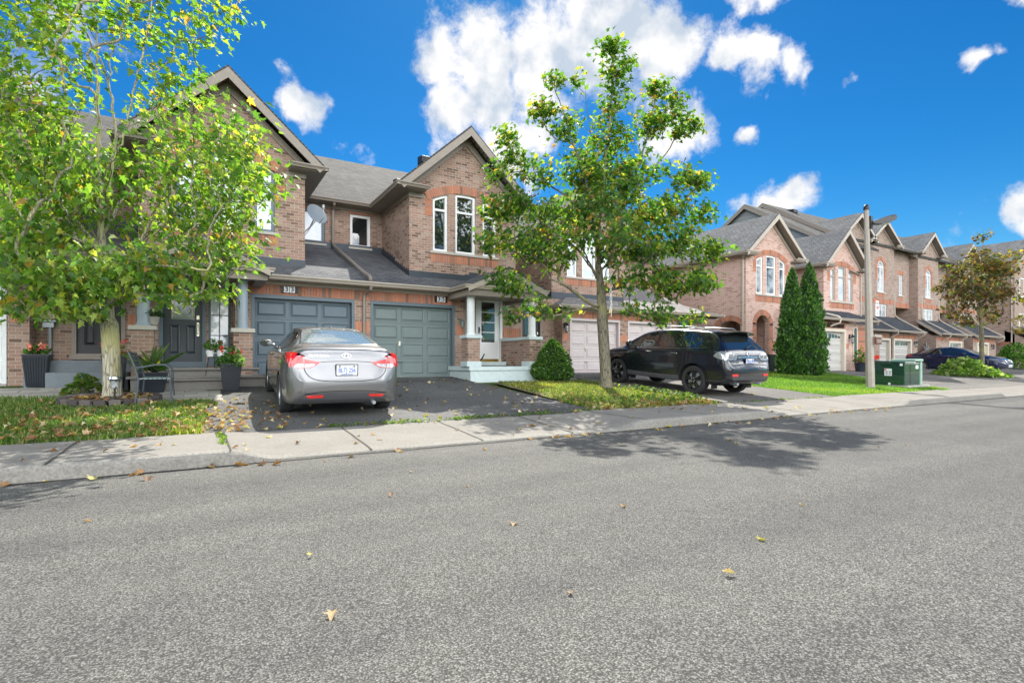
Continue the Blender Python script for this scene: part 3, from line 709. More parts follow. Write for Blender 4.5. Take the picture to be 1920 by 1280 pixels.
# ---------------------------------------------------------------- the near terrace: mirrored town houses with projecting gabled bays
EAVE, PEAK, GUT = 6.25, 8.35, 3.15
def unit(label, Xp, dr, Yo=0, bc=3.3, zo=0, num=None, gcol='greyblue', trim='greyblue', win='white', glass='glass', full=True, entry=True, porch='greycol', u_end=5.0, roofmat='shingle', loww='shingle_dark', door='glazed', soldmat='soldier', lamp=None, recess=(2.35, 2.35), ridge=(22.5, 9.35), hip=None, floor=.92):
    X = lambda u: Xp + dr * u
    h = thing('townhouse', label, 'house', (0, 0, 0), group='attached brick townhouses along the street')
    Y0 = 14.5 + Yo; YB = 15.25 + Yo; YM = 18.0 + Yo; gz = .60 + zo; top = 2.72 + zo; E = EAVE + zo; P = PEAK + zo; G = GUT + zo
    def xr(a, b): return (min(X(a), X(b)), max(X(a), X(b)))
    # --- garage front wall with the door opening, quoin patches, soldier header
    w = MB(); a, b = xr(0, 3.07); d0, d1 = xr(.22, 2.72)
    w.panel(rect(a, b, .4, G - .1), [rect(d0, d1, .41, top)], 'Y', Y0, .22)
    ra, rb = xr(3.07, 3.07); w.box(*sorted((X(3.07), X(3.07) - dr * .2)), Y0 + .22, 15.0 + Yo + .3, .4, G - .1)
    w.build('wall', M['brick'], h)
    s = MB(); a0, b0 = xr(.0, 2.85); soldier(s, a0 + .02, b0, top + .005, top + .27, Y0, w=.066)
    for u0, u1 in ((.0, .2), (2.76, 3.05)): s.cut(); q0, q1 = xr(u0, u1); soldier(s, q0 + .012, q1 - .012, 1.85 + zo, 2.13 + zo, Y0)
    s.build('soldier_course', M[soldmat], h)
    f = MB(); q0, q1 = xr(.2, 2.74)       # trim round the opening
    f.box(d0 - .0, d0 + .07, Y0 - .015, Y0 + .2, .45, top - .0); f.cut(); f.box(d1 - .07, d1, Y0 - .015, Y0 + .2, .45, top); f.cut(); f.box(d0 + .07, d1 - .07, Y0 - .012, Y0 + .2, top - .09, top - .001)
    f.build('door_frame', M[trim], h)
    panel_door(h, d0 + .07, d1 - .07, .61, top - .09, Y0 + .14, M[gcol], 3, 4)
    st = MB(); st.box(d0, d1, Y0 - .02, Y0 + .2, .5, .605); st.build('threshold', M['found'], h)
    # --- low roof over the garage
    rf = MB(); yg = 14.13 + Yo; sl = .41
    ua, ub = xr(-.0, u_end)
    if hip:      # hipped outer end instead of a porch gable
        ue = X(hip); ui = X(hip - (YB - yg)); ya = YM + .2; zB = G + sl * (YB - yg)
        q = [(X(0), yg, G), (ue, yg, G), (ui, YB + .01, zB), (X(0), YB + .01, zB)]; rf.slab(q if dr > 0 else q[::-1], (0, 0, -.07))
        q = [(ue, yg, G), (ue, ya, G), (ui, ya, zB), (ui, YB + .01, zB)]; rf.cut(); rf.slab(q if dr > 0 else q[::-1], (0, 0, -.07))
        rf.cut(); q = [(X(0), YB + .01, zB), (ui, YB + .01, zB), (ui, ya, zB + sl * (ya - YB)), (X(0), ya, zB + sl * (ya - YB))]; rf.slab(q if dr > 0 else q[::-1], (0, 0, -.07))
        ua, ub = sorted((X(0), ue))
    else: rf.slab([(ua, yg, G), (ub, yg, G), (ub, YM + .2, G + sl * (YM + .2 - yg)), (ua, YM + .2, G + sl * (YM + .2 - yg))], (0, 0, -.07))
    rf.build('garage_roof', M[loww], h)
    # frieze, soffit and trough
    fr = MB(); fr.box(ua, ub, Y0 - .03, Y0 - .001, G - .17, G - .04); fr.cut(); fr.box(ua, ub, yg + .0, Y0 - .03, G - .10, G - .07); fr.build('fascia', M['beige'], h)
    gu = MB()
    if hip: gutter(gu, (ua, yg + .01, G + .02), (ub, yg + .01, G + .02), (0, -1, 0)); gu.cut(); gutter(gu, (X(hip), yg - .08, G + .02), (X(hip), YM, G + .02), (dr, 0, 0)); fr = MB(); fr.box(*sorted((X(hip), X(3.08))), yg, YM, G - .1, G - .07); fr.build('soffit', M['beige'], h)
    else: gutter(gu, (ua, yg + .01, G + .02), (ub if not entry else (X(2.45) if dr > 0 else ub), yg + .01, G + .02), (0, -1, 0)) if dr > 0 or not entry else gutter(gu, (X(2.45), yg + .01, G + .02), (ub, yg + .01, G + .02), (0, -1, 0))
    gu.build('gutter', M['beige'], h)
    # --- upper main wall (set back) with a small window
    mw = MB(); a, b = xr(0, u_end); zb = 4.5
    small = None
    if bc is not None and bc > 2.5:
        wu = (bc - 1.86) / 2 if bc > 2.6 else None
        small = xr(.52 if dr > 0 else .28, 1.2 if dr > 0 else 1.08)
        hole = rect(small[0], small[1], 4.88 + zo, 5.96 + zo)
        mw.panel(rect(a, b, zb, E - .1), [hole], 'Y', YM, .25)
        window(h, hole, YM, 'Y', M[win], M['glass' if win == 'white' else 'glass_blind'], .085, sill=(small[0] - .05, small[1] + .05, 4.87 + zo))
        ss = MB(); soldier(ss, small[0] - .05, small[1] + .05, 5.965 + zo, 6.13 + zo, YM); ss.build('soldier_course', M[soldmat], h)
    else: mw.panel(rect(a, b, zb, E - .1), [], 'Y', YM, .25)
    mw.box(a, b, YM + .25, YM + .4, zb, E - .1)
    mw.build('upper_wall', M['brick'], h)
    # --- main roof
    r = MB(); ye = YM - .42; yr, zr = ridge[0] + Yo, ridge[1] + zo
    r.slab([(a, ye, E), (b, ye, E), (b, yr, zr), (a, yr, zr)], (0, .02, -.1))
    r.cut(); r.slab([(b, 2 * yr - ye, E), (a, 2 * yr - ye, E), (a, yr, zr), (b, yr, zr)], (0, -.02, -.1)); r.build('roof', M[roofmat], h)
    fb = MB(); fb.box(a, b, YM - .035, YM - .002, E - .2, E - .08); fb.cut(); fb.box(a, b, ye + .02, YM - .035, E - .1, E - .07); fb.build('fascia', M['taupe'], h)
    gb = MB(); gutter(gb, (a, ye + .01, E + .01), (b, ye + .01, E + .01), (0, -1, 0)); gb.build('gutter', M['taupe'], h)
    # gable side walls of the terrace body stay hidden by the neighbours; plain back
    bk = MB(); bk.box(a, b, 2 * yr - YM - .3, 2 * yr - YM, .4, E); bk.build('back_wall', M['brick'], h)
    # --- gabled bay
    if bc is not None:
        B0, B1 = X(bc) - 1.85, X(bc) + 1.85; c = X(bc); R0 = 2.35
        arc = lambda x, t=6.3 + zo: t - (R0 - math.sqrt(R0 * R0 - (x - c) ** 2))
        zs = 4.44 + zo; tr = 5.72 + zo
        bb = MB(); holes = []
        lohi = []
        for q0, q1 in ((-1.1, -.61), (-.35, .35), (.61, 1.1)):
            p0, p1 = c + q0, c + q1
            holes.append([(p0, zs), (p1, zs)] + [(p1 + (p0 - p1) * k / 6, arc(p1 + (p0 - p1) * k / 6)) for k in range(7)])
        pk = P - .12
        bb.panel([(B0, 3.3 + zo), (B1, 3.3 + zo), (B1, E - .1), (B1, E + .02), (c, pk), (B0, E + .02), (B0, E - .1)], holes, 'Y', YB, .22)
        bb.box(B0, B0 + .22, YB + .22, YM + .1, 3.4 + zo, E - .08); bb.box(B1 - .22, B1, YB + .22, YM + .1, 3.4 + zo, E - .08); bb.box(B0 + .22, B1 - .22, YB + .6, YB + .7, 3.4 + zo, E)
        bay = bb.build('bay_wall', M['brick'], h)
        for k, hl in enumerate(holes):
            window(h, hl, YB, 'Y', M[win], M[glass], .075, transoms=(tr if k != 1 else tr + .02,))
        sb = MB(); sb.box(c - 1.2, c + 1.2, YB - .05, YB + .1, zs - .075, zs - .003); sb.build('sill', M['sill'], h, bevel=.006)
        s = MB(); soldier(s, c - 1.17, c + 1.17, zs - .33, zs - .08, YB)
        s.cut(); th = math.asin(1.2 / R0); zc = 6.3 + zo - R0
        arch_bricks(s, c, zc, R0 + .02, R0 + .26, -th - .02, th + .02, YB)
        for sg in (-1, 1): courses(s, *sorted((c + sg * 1.13, c + sg * 1.36)), zs + 1.05, arc(c + 1.12) - .02, YB)
        s.build('soldier_course', M[soldmat], h)
        # stepped flashing where the low roof meets the bay
        fl = MB(); yg0 = lambda y: G + sl * (y - yg)
        for sg, bx in ((-1, B0), (1, B1)):
            fl.cut(); y = YB; st_ = .19
            while y < YM - .05:
                y2 = min(y + st_, YM); z = yg0(y); zz = math.ceil((yg0(y2) + .10) / .076) * .076
                fl.box(*sorted((bx, bx + sg * .012)), y, y2, z - .08, zz); y = y2
        fl.cut(); fl.box(B0 - .012, B1 + .012, YB - .012, YB - .001, yg0(YB) - .1, yg0(YB) + .17)
        aa, ab = xr(0, u_end); fl.cut(); fl.box(aa, ab, YM - .014, YM - .001, yg0(YM) - .12, yg0(YM) + .2)
        fl.build('flashing', M['flash'], h)
        # gable roof
        ov = .47; slope = (P - E) / (1.85 + ov) ; yf = YB - .42; yb = YM + (P - E) / ((zr - E) / (yr - ye)) + .6
        gr = MB()
        for sg in (-1, 1):
            gr.cut(); e = c + sg * (1.85 + ov); pts = [(e, yf, E), (c, yf, P), (c, yb, P), (e, ye + .3, E)]
            if sg > 0: pts = pts[::-1]
            gr.slab(pts, (0, 0, -.06))
        gr.build('gable_roof', M['shingle_steep'] if False else M['shingle'], h)
        tr_ = MB()
        for sg in (-1, 1):      # rake boards, inner frieze, soffit
            e = c + sg * (1.85 + ov); n = Vector((e - c, 0, E - P)).normalized(); dn = Vector((n.z, 0, -n.x)) * (1 if sg > 0 else -1)
            if dn.z > 0: dn = -dn
            for (yy0, yy1, o0, o1, l0, l1) in ((yf - .02, yf + .02, .05, .24, 0, 1.0), (YB - .05, YB - .002, .20, .36, .0, .93)):
                tr_.cut(); A = Vector((c, 0, P)); Bv = Vector((e, 0, E)); Bq = A + (Bv - A) * l1
                # top corner mitred on the centre line
                def pt(base, o): 
                    q = base + dn * o
                    return q
                a0_, a1_ = A - Vector((0, 0, o0 / abs(dn.z))), A - Vector((0, 0, o1 / abs(dn.z))); b0_, b1_ = pt(Bq, o0), pt(Bq, o1)
                tr_.hexa([(a1_.x, yy0, a1_.z), (b1_.x, yy0, b1_.z), (b1_.x, yy1, b1_.z), (a1_.x, yy1, a1_.z), (a0_.x, yy0, a0_.z), (b0_.x, yy0, b0_.z), (b0_.x, yy1, b0_.z), (a0_.x, yy1, a0_.z)])
        tr_.build('rake_board', M['taupe'], h)
        so = MB()
        for sg in (-1, 1):
            e = c + sg * (1.85 + ov); A = Vector((c, 0, P - .12)); Bv = Vector((e, 0, E - .12))
            so.cut(); k = 16       # soffit slats
            for i in range(k):
                t0, t1 = i / k + .004, (i + 1) / k - .004; p0, p1 = A.lerp(Bv, t0), A.lerp(Bv, t1)
                so.add([(p0.x, yf + .02, p0.z), (p1.x, yf + .02, p1.z), (p1.x, YB - .002, p1.z), (p0.x, YB - .002, p0.z)], [(0, 1, 2, 3)])
            # boxed eave: side soffit, frieze and the return on the front
            so.cut(); bx = B0 if sg < 0 else B1; x0_, x1_ = sorted((bx, e))
            so.box(x0_ + .002, x1_ - .002, yf + .05, YM - .1, E - .12, E - .10)
            so.cut(); so.box(*sorted((bx - sg * .42, e - sg * .02)), yf + .06, YB - .003, E - .13, E - .105)
        so.build('soffit', M['taupe_dark'], h)
        et = MB(); rt = MB()
        for sg in (-1, 1):
            e = c + sg * (1.85 + ov); bx = B0 if sg < 0 else B1
            rt.cut(); et.cut(); gutter(rt, (e - sg * .03, yf - .04, E), (e - sg * .03, ye + .05, E), (sg, 0, 0))
            rt.cut(); q0, q1 = sorted((bx - sg * .48, e + sg * .06)); gutter(rt, (q0, yf + .04, E), (q1, yf + .04, E), (0, -1, 0))
            et.box(*sorted((bx, bx + sg * .03)), YB + .05, YM - .1, E - .26, E - .12)
            et.cut(); et.box(*sorted((bx - sg * .44, bx + sg * .03)), YB - .035, YB - .003, E - .27, E - .13)
            # little sloped roof on the return
            q0, q1 = sorted((bx - sg * .44, e - sg * .05)); et.hexa([(q0, yf + .03, E - .02), (q1, yf + .03, E - .02), (q1, YB - .004, E - .02), (q0, YB - .004, E - .02), (q0, yf + .05, E + .0), (q1, yf + .05, E + .0), (q1, YB - .004, E + .1), (q0, YB - .004, E + .1)])
        et.build('eave_return', M['taupe'], h); rt.build('gutter', M['taupe'], h)
    # --- entrance porch
    if entry:
        YD = 15.0 + Yo; fz = floor + zo
        d = MB(); a, b = xr(3.07, u_end); dd = xr(3.70, 4.60); sdl = xr(3.14, 3.62)
        d.panel(rect(a, b, .4, G + .3), [rect(dd[0], dd[1], fz + .1, fz + 2.28), rect(sdl[0], sdl[1], fz + .28, fz + 2.28)][:1 if door == 'dark' else 2], 'Y', YD, .2)
        d.box(a, b, YD + .2, YD + .3, .4, G + .3)
        d.build('porch_wall', M['brick'], h)
        s = MB(); q = xr(4.66, u_end); soldier(s, q[0] + .01, q[1] - .01, 1.85 + zo, 2.13 + zo, YD); s.build('soldier_course', M[soldmat], h)
        fm = 'offwhite' if door == 'storm' else ('taupe' if door == 'dark' else 'greyblue')
        fr = MB(); fr.panel(rect(dd[0] - .03, dd[1] + .03, fz + .06, fz + 2.31), [rect(dd[0] + .05, dd[1] - .05, fz + .13, fz + 2.22)], 'Y', YD - .02, .1); fr.box(dd[0] - .06, dd[1] + .06, YD - .09, YD + .1, fz, fz + .10)
        fr.build('door_frame', M[fm], h)
        x0, x1, z0, z1 = dd[0] + .05, dd[1] - .05, fz + .13, fz + 2.22; y = YD + .06
        dm = {'storm': 'white', 'glazed': 'navydoor', 'dark': 'blackdoor'}[door]
        dw = MB(); gl = rect(x0 + .16, x1 - .16, z0 + (.62 if door == 'storm' else 1.02), z1 - .2)
        dw.panel(rect(x0, x1, z0, z1), [gl], 'Y', y, .045)
        if door != 'storm':
            for sx in (0, 1):
                p0 = x0 + .13 + sx * ((x1 - x0) / 2 - .06); p1 = p0 + (x1 - x0) / 2 - .2
                for i0, i1, e0, e1 in ((0, .02, 0, .012), (.02, .05, .012, -.006)):
                    o = rect(p0 + i0, p1 - i0, z0 + .2 + i0, z0 + .88 - i0); qn = rect(p0 + i1, p1 - i1, z0 + .2 + i1, z0 + .88 - i1)
                    for i in range(4):
                        j = (i + 1) % 4; dw.add([(o[i][0], y - .001 + e0 - .012, o[i][1]), (o[j][0], y - .001 + e0 - .012, o[j][1]), (qn[j][0], y - .001 + e1 - .012, qn[j][1]), (qn[i][0], y - .001 + e1 - .012, qn[i][1])], [(0, 1, 2, 3)])
                dw.box(p0 - .012, p1 + .012, y - .013, y + .01, z0 + .188, z0 + .2); dw.box(p0 - .012, p1 + .012, y - .013, y + .01, z0 + .88, z0 + .892); dw.box(p0 - .012, p0, y - .013, y + .01, z0 + .2, z0 + .88); dw.box(p1, p1 + .012, y - .013, y + .01, z0 + .2, z0 + .88)
        D = dw.build('door', M[dm], h)
        gp = MB(); gp.add([(p[0], y + .02, p[1]) for p in gl], [(0, 1, 2, 3)]); gp.build('door_glass', M['frosted' if door == 'glazed' else 'glass'], D)
        if door == 'glazed':
            l = MB(); cx = (x0 + x1) / 2
            for dx in (-.12, .12):
                l.cut()
                q = [(cx + dx, gl[0][1] + .12), (cx + dx + .05, gl[0][1] + .22), (cx + dx, gl[0][1] + .32), (cx + dx - .05, gl[0][1] + .22)]
                l.tube([(a_[0], y + .012, a_[1]) for a_ in q + q[:1]], .007, 5)
            l.cut()
            for e in (.03,):
                qq = offset_poly(gl, e); l.tube([(a_[0], y + .014, a_[1]) for a_ in qq + qq[:1]], .006, 5)
            l.build('leaded_pattern', M['brass'], D)
        if door == 'storm':
            l = MB()
            for k in range(1, 4): zz = gl[0][1] + (gl[2][1] - gl[0][1]) * k / 4; l.box(gl[0][0], gl[1][0], y - .004, y + .016, zz - .012, zz + .012)
            l.build('glazing_bar', M['white'], D)
            kp = MB(); kp.box(x0 + .02, x1 - .02, y - .012, y - .001, z0 + .0, z0 + .09); kp.build('kick_plate', M['brass'], D)
        hx = x1 - .09 if dr < 0 else x0 + .07
        hd = MB()
        if door == 'storm': hd.box(hx - .02, hx + .02, y - .02, y - .001, z0 + .9, z0 + 1.1); hd.tube([(hx, y - .02, z0 + .95), (hx, y - .06, z0 + .98), (hx, y - .06, z0 + 1.06)], .01, 6); hd.build('handle', M['black'], D)
        else:
            hd.box(hx - .03, hx + .03, y - .02, y - .001, z0 + 1.02, z0 + 1.12); hd.box(hx - .025, hx + .025, y - .02, y - .001, z0 + .62, z0 + .95)
            hd.tube([(hx, y - .02, z0 + .90), (hx, y - .07, z0 + .87), (hx, y - .07, z0 + .70), (hx, y - .02, z0 + .66)], .012, 6); hd.build('handle', M['nickel'], D, bevel=.003)
        zz = fz + .28
        sf = None if door == 'dark' else window(h, rect(sdl[0], sdl[1], zz, fz + 2.28), YD, 'Y', M['greyblue' if door == 'glazed' else ('white' if door == 'storm' else 'taupe')], M['glass_blind' if door == 'glazed' else 'glass_mid'], .05, bars=([(sdl[0] + sdl[1]) / 2], [zz + .5 * k for k in range(1, 4)]), name='sidelight')
        if door == 'glazed':
            sp = MB(); sp.box(sdl[0], sdl[1], YD - .01, YD + .1, fz + .02, fz + .275); sp.build('door_frame', M['greyblue'], h)
        if hip: full = False
        # slab, piers, columns, beam
        yf = 13.2 + Yo; pa, pb = xr(2.58, 4.95)
        pm = M['mint'] if door == 'storm' else (M['stone'] if door == 'glazed' else M['greystep'])
        if full:
            pl = MB()
            if door == 'glazed':
                pl.box(pa - .05, pb + .02, yf - .25, YD, .4, fz - .22); pl.box(pa + .12, pb - .1, yf + .05, YD, fz - .22, fz - .05); 
                q0, q1 = (pa - .12, pb + .05)
                pl.box(q0, q1, yf - .30, YD, fz - .22, fz - .165); pl.box(pa + .08, pb - .06, yf + .0, YD, fz - .05, fz)
            else:
                pl.box(pa + .05, pb, yf + .04, YD, .35, fz - .12); pl.box(pa, pb, yf, YD, fz - .12, fz)
            pl.build('porch_floor', pm, h, bevel=.012)
        pr = MB(); cp = MB(); co = MB(); pz = fz + .78 + (.0)
        ctr = 2.73 if dr > 0 else 2.98
        posts = [(ctr, yf + .22)] + [(4.82 if door != 'storm' else 4.74, yf + .2)]
        for k, (u, yy) in enumerate(posts if door != 'dark' else []):
            if door == 'dark' and k == 0 and not full: continue
            pr.cut(); cp.cut(); co.cut(); x = X(u); hw = .19
            pr.box(x - hw, x + hw, yy - hw, yy + hw, fz - .24 if door == 'glazed' else fz - .0, pz)
            cp.box(x - hw - .05, x + hw + .05, yy - hw - .05, yy + hw + .05, pz, pz + .09)
            co.lathe([(.135, 0), (.135, .04), (.112, .07), (.112, 1.0), (.10, G - .2 - pz - .2), (.125, G - .2 - pz - .17), (.135, G - .2 - pz - .05)], (x, yy, pz + .09), 20)
            if k == 1 and door == 'storm':
                pr.box(x - .16, x + .16, yy + hw, YD, fz, pz); cp.box(x - .21, x + .21, yy + hw + .05, YD, pz, pz + .09)
        if door == 'storm':
            bs = MB()
            for u, yy in posts: bs.cut(); bs.box(X(u) - .22, X(u) + .22, yy - .22, yy + .22, fz, fz + .14)
            bs.build('pier_base', pm, h)
        if pr.v: pr.build('brick_pier', M['brick'], h); cp.build('pier_cap', M['mint'] if door == 'storm' else M['sill'], h, bevel=.008); co.build('column', M[porch], h, smooth=True)
        # porch gable
        if hip: return h
        pc = X(3.73); hw = 1.28; ze = G; zp = G + .58; yfr = 12.98 + Yo
        pg = MB()
        for sg in (-1, 1):
            pg.cut(); e = pc + sg * hw; pts = [(e, yfr, ze), (pc, yfr, zp), (pc, YB + .02, zp), (e, YB + .02, ze)]
            if sg > 0: pts = pts[::-1]
            pg.slab(pts, (0, 0, -.05))
        pg.build('porch_roof', M[loww], h)
        rb = MB()
        for sg in (-1, 1):
            e = pc + sg * hw
            rb.cut(); rb.hexa([(e, yfr - .02, ze - .19), (e, yfr + .02, ze - .19), (pc, yfr + .02, zp - .22), (pc, yfr - .02, zp - .22), (e, yfr - .02, ze - .05), (e, yfr + .02, ze - .05), (pc, yfr + .02, zp - .055), (pc, yfr - .02, zp - .055)])
        rb.build('rake_board', M['beige'], h)
        bm_ = MB(); bm_.add([(pc - hw + .06, yfr + .3, ze - .1), (pc + hw - .06, yfr + .3, ze - .1), (pc, yfr + .3, zp - .1)], [(0, 1, 2)]); bm_.box(pc - hw + .05, pc + hw - .05, yfr + .1, yfr + .32, ze - .28, ze - .1); bm_.box(pc - hw + .05, pc - hw + .27, yfr + .32, Y0 + .2, ze - .28, ze - .1); bm_.box(pc + hw - .27, pc + hw - .05, yfr + .32, YD, ze - .28, ze - .1)
        bm_.box(pc - hw + .27, pc + hw - .27, yfr + .32, YD - .01, ze - .16, ze - .12)
        bm_.build('porch_beam', M['taupe'], h)
        gg = MB()
        for sg in (-1, 1):
            e = pc + sg * hw; gg.cut(); gutter(gg, (e, yfr + .0, ze + .0), (e, yg + .1, ze), (sg, 0, 0))
        gg.cut(); gutter(gg, (pc - hw - .08, yfr + .08, ze - .0), (pc + hw + .08, yfr + .08, ze - .0), (0, -1, 0)); gg.build('gutter', M['beige'], h)
        fs = MB(); k = 0          # stepped flashing of the porch roof against the bay
        if bc is not None:
            for sg in (-1, 1):
                fs.cut()
                for i in range(8):
                    t0, t1 = i / 8, (i + 1) / 8; x0_ = pc + sg * hw * (1 - t0); x1_ = pc + sg * hw * (1 - t1); zlo = ze + (zp - ze) * t0
                    if min(x0_, x1_) < B0 or max(x0_, x1_) > B1: continue
                    fs.box(*sorted((x0_, x1_)), YB - .016, YB - .002, zlo - .05, math.ceil((zlo + .15) / .076) * .076)
            if fs.v: fs.build('flashing', M['flash'], h)
    if num:
        nx = num[1]; pz = top + .15
        pb_ = MB(); pb_.box(nx - .2, nx + .2, Y0 - .035, Y0 - .013, pz - .09, pz + .09); N = pb_.build('number_plaque', M['black'], h)
        for k, chh in enumerate(num[0]):
            t = MB(); cx = nx + (k - .5) * .135 + .0; t.box(cx - .06, cx + .06, Y0 - .042, Y0 - .036, pz - .075, pz + .075); T = t.build('number_tile', M['white'], N)
            text_obj('numeral', chh, .17, M['black'], N, (cx, Y0 - .044, pz), (R(90), 0, 0), .002, bold=.004)
    return h

H31 = unit('brick townhouse whose dark front door is half hidden by the large maple trunk', -6.03, 1, bc=1.2, gcol='offwhite', trim='offwhite', win='greyblue', glass='glass_blind', door='dark', porch='greycol', u_end=4.93, full=False, floor=1.1)
H33 = unit('brick townhouse number 33 with slate-blue garage door and tall front gable', 3.87, -1, bc=3.2, num=('33', 2.02), win='greyblue', glass='glass_blind', door='glazed', u_end=4.97)
H35 = unit('brick townhouse number 35 with white storm door and pale mint porch', 3.87, 1, bc=3.44, num=('35', 6.15), gcol='greyblue2', win='white', door='storm', porch='offwhite', u_end=5.35)
H37 = unit('brick townhouse with pale pink garage door directly behind the middle maple', 14.95, -1, Yo=1.85, bc=1.2, gcol='pinkdoor', trim='pinkdoor', win='white', glass='glass_blind', door='dark', porch='offwhite', loww='shingle_pale', u_end=5.7, hip=3.45, ridge=(22.5, 9.2))
H39 = unit('brick townhouse with pale garage door and dark entrance behind the black SUV', 14.95, 1, Yo=1.85, bc=None, gcol='pinkdoor', trim='pinkdoor', win='white', door='dark', porch='offwhite', loww='shingle_pale', u_end=5.1, hip=5.6, ridge=(22.5, 9.2))

# entrance step and slab of number 31, three stone steps of number 33, mint step of number 35
m = MB(); m.box(-2.9, -1.15, 13.75, 15.0, .4, 1.08); m.box(-2.5, -1.2, 13.35, 13.74, .4, .84); m.build('porch_step', M['greystep'], H31, bevel=.02)
m = MB(); m.box(-.62, .72, 12.52, 12.94, .42, .66); m.build('porch_step', M['stone'], H33, bevel=.02)
m = MB(); m.box(-.62, .76, 12.46, 12.9, .665, .705); m.build('step_tread', M['stone'], H33, bevel=.01)
m = MB(); m.box(7.35, 8.4, 14.55, 14.98, .925, 1.05); m.build('porch_step', M['mint'], H35, bevel=.012)
m = MB(); m.box(6.9, 8.5, 13.75, 14.5, .925, .94); m.build('door_mat', M['black'], H35)
# meters, lamps, spouts, vents, satellite dish
meter(H31, -2.74, 15.0, 1.9); meter(H33, .93, 14.98, 2.0)
o = meter(H37, 0, 0, 1.55); o.location = (11.76, 17.1, 0); o.rotation_euler = (0, 0, R(-90))
wall_lamp(H31, -2.55, 15.0, 2.35, .9); wall_lamp(H33, 1.02, 14.5, 2.35, .8); wall_lamp(H35, 6.80, 14.5, 2.2, .8, 'greyblue2'); wall_lamp(H37, 11.98, 16.35, 2.35, 1.1)
m = MB(); m.box(8.62, 8.78, 14.96, 14.998, 2.72, 2.88); m.build('doorbell_chime', M['offwhite'], H35, bevel=.01)
m = MB(); m.box(3.74, 3.80, 17.88, 17.96, 4.75, 6.12)
downspout(H33, [(3.80, 17.6, 6.18), (3.80, 17.62, 6.1), (3.82, 17.9, 5.98), (3.82, 17.94, 4.95), (3.83, 17.8, 4.80), (3.98, 14.6, 3.46), (4.0, 14.25, 3.34), (4.0, 14.12, 3.2)], .045)
m = MB(); m.tube([(3.98, 14.05, 3.08), (3.98, 14.08, 2.98), (3.93, 14.42, 2.88), (3.90, 14.45, 2.8), (3.89, 14.46, .75), (3.92, 14.35, .66)], .042, 6); m.build('downspout', M['taupe'], H33)
for (hh, c, yy) in ((H35, 7.31, 17.5), (H35, 7.31, 20.2)): roof_vent(hh, (c - .45, yy, 8.0), .22)
m = MB(); m.tube([(3.1, 22.3, 9.1), (3.1, 22.3, 9.65)], .05, 8); m.build('vent_pipe', M['black'], H33)
# satellite dish on the bay flank of number 33
def dish():
    m = MB(); c = Vector((2.90, 15.75, 5.18)); n = Vector((.30, -.80, .42)).normalized()      # faces away to the right and up; we see its front/back
    a = n.cross(Vector((0, 0, 1))).normalized(); b = a.cross(n).normalized(); prof = [(0, .0), (.1, .006), (.2, .025), (.28, .052), (.295, .06), (.295, .066), (.27, .058), (.1, .014), (0, .008)]
    P_ = []
    for r, h_ in prof: P_.append([c + (a * math.cos(t) * r + b * math.sin(t) * r * 1.08) + n * h_ for t in np.linspace(0, 2 * math.pi, 33)])
    m.grid(P_); d = m.build('satellite_dish', M['dish'], H33, smooth=True)
    k = MB(); low = c - b * .30
    k.tube([low + n * .03, c - b * .28 + n * .28, c - b * .06 + n * .40], .014, 6)
    k.box(*[v for v in (0, 0, 0, 0, 0, 0)]) if False else None
    hd = c - b * .02 + n * .40; k.lathe([(.03, -.05), (.04, 0), (.03, .06)], hd, 8); k.tube([c - n * .0, Vector((2.75, 15.82, 4.84)), Vector((2.57, 15.85, 4.64))], .02, 6); k.tube([c - b * .12, Vector((2.57, 15.75, 4.52))], .012, 6); k.tube([c - a * .12 - n * .02, c - n * .09, c + a * .12 - n * .02], .02, 6)
    k.build('mounting_arm', M['steel'], d, smooth=True)
dish()
# cable hanging over the low roof
m = MB(); m.tube([(1.35, 15.22, 3.9), (1.3, 15.0, 3.72), (1.42, 14.75, 3.55), (1.45, 14.45, 3.42), (1.2, 14.12, 3.22), (1.05, 14.3, 3.0)], .012, 6); m.build('cable', M['steel'], H33)
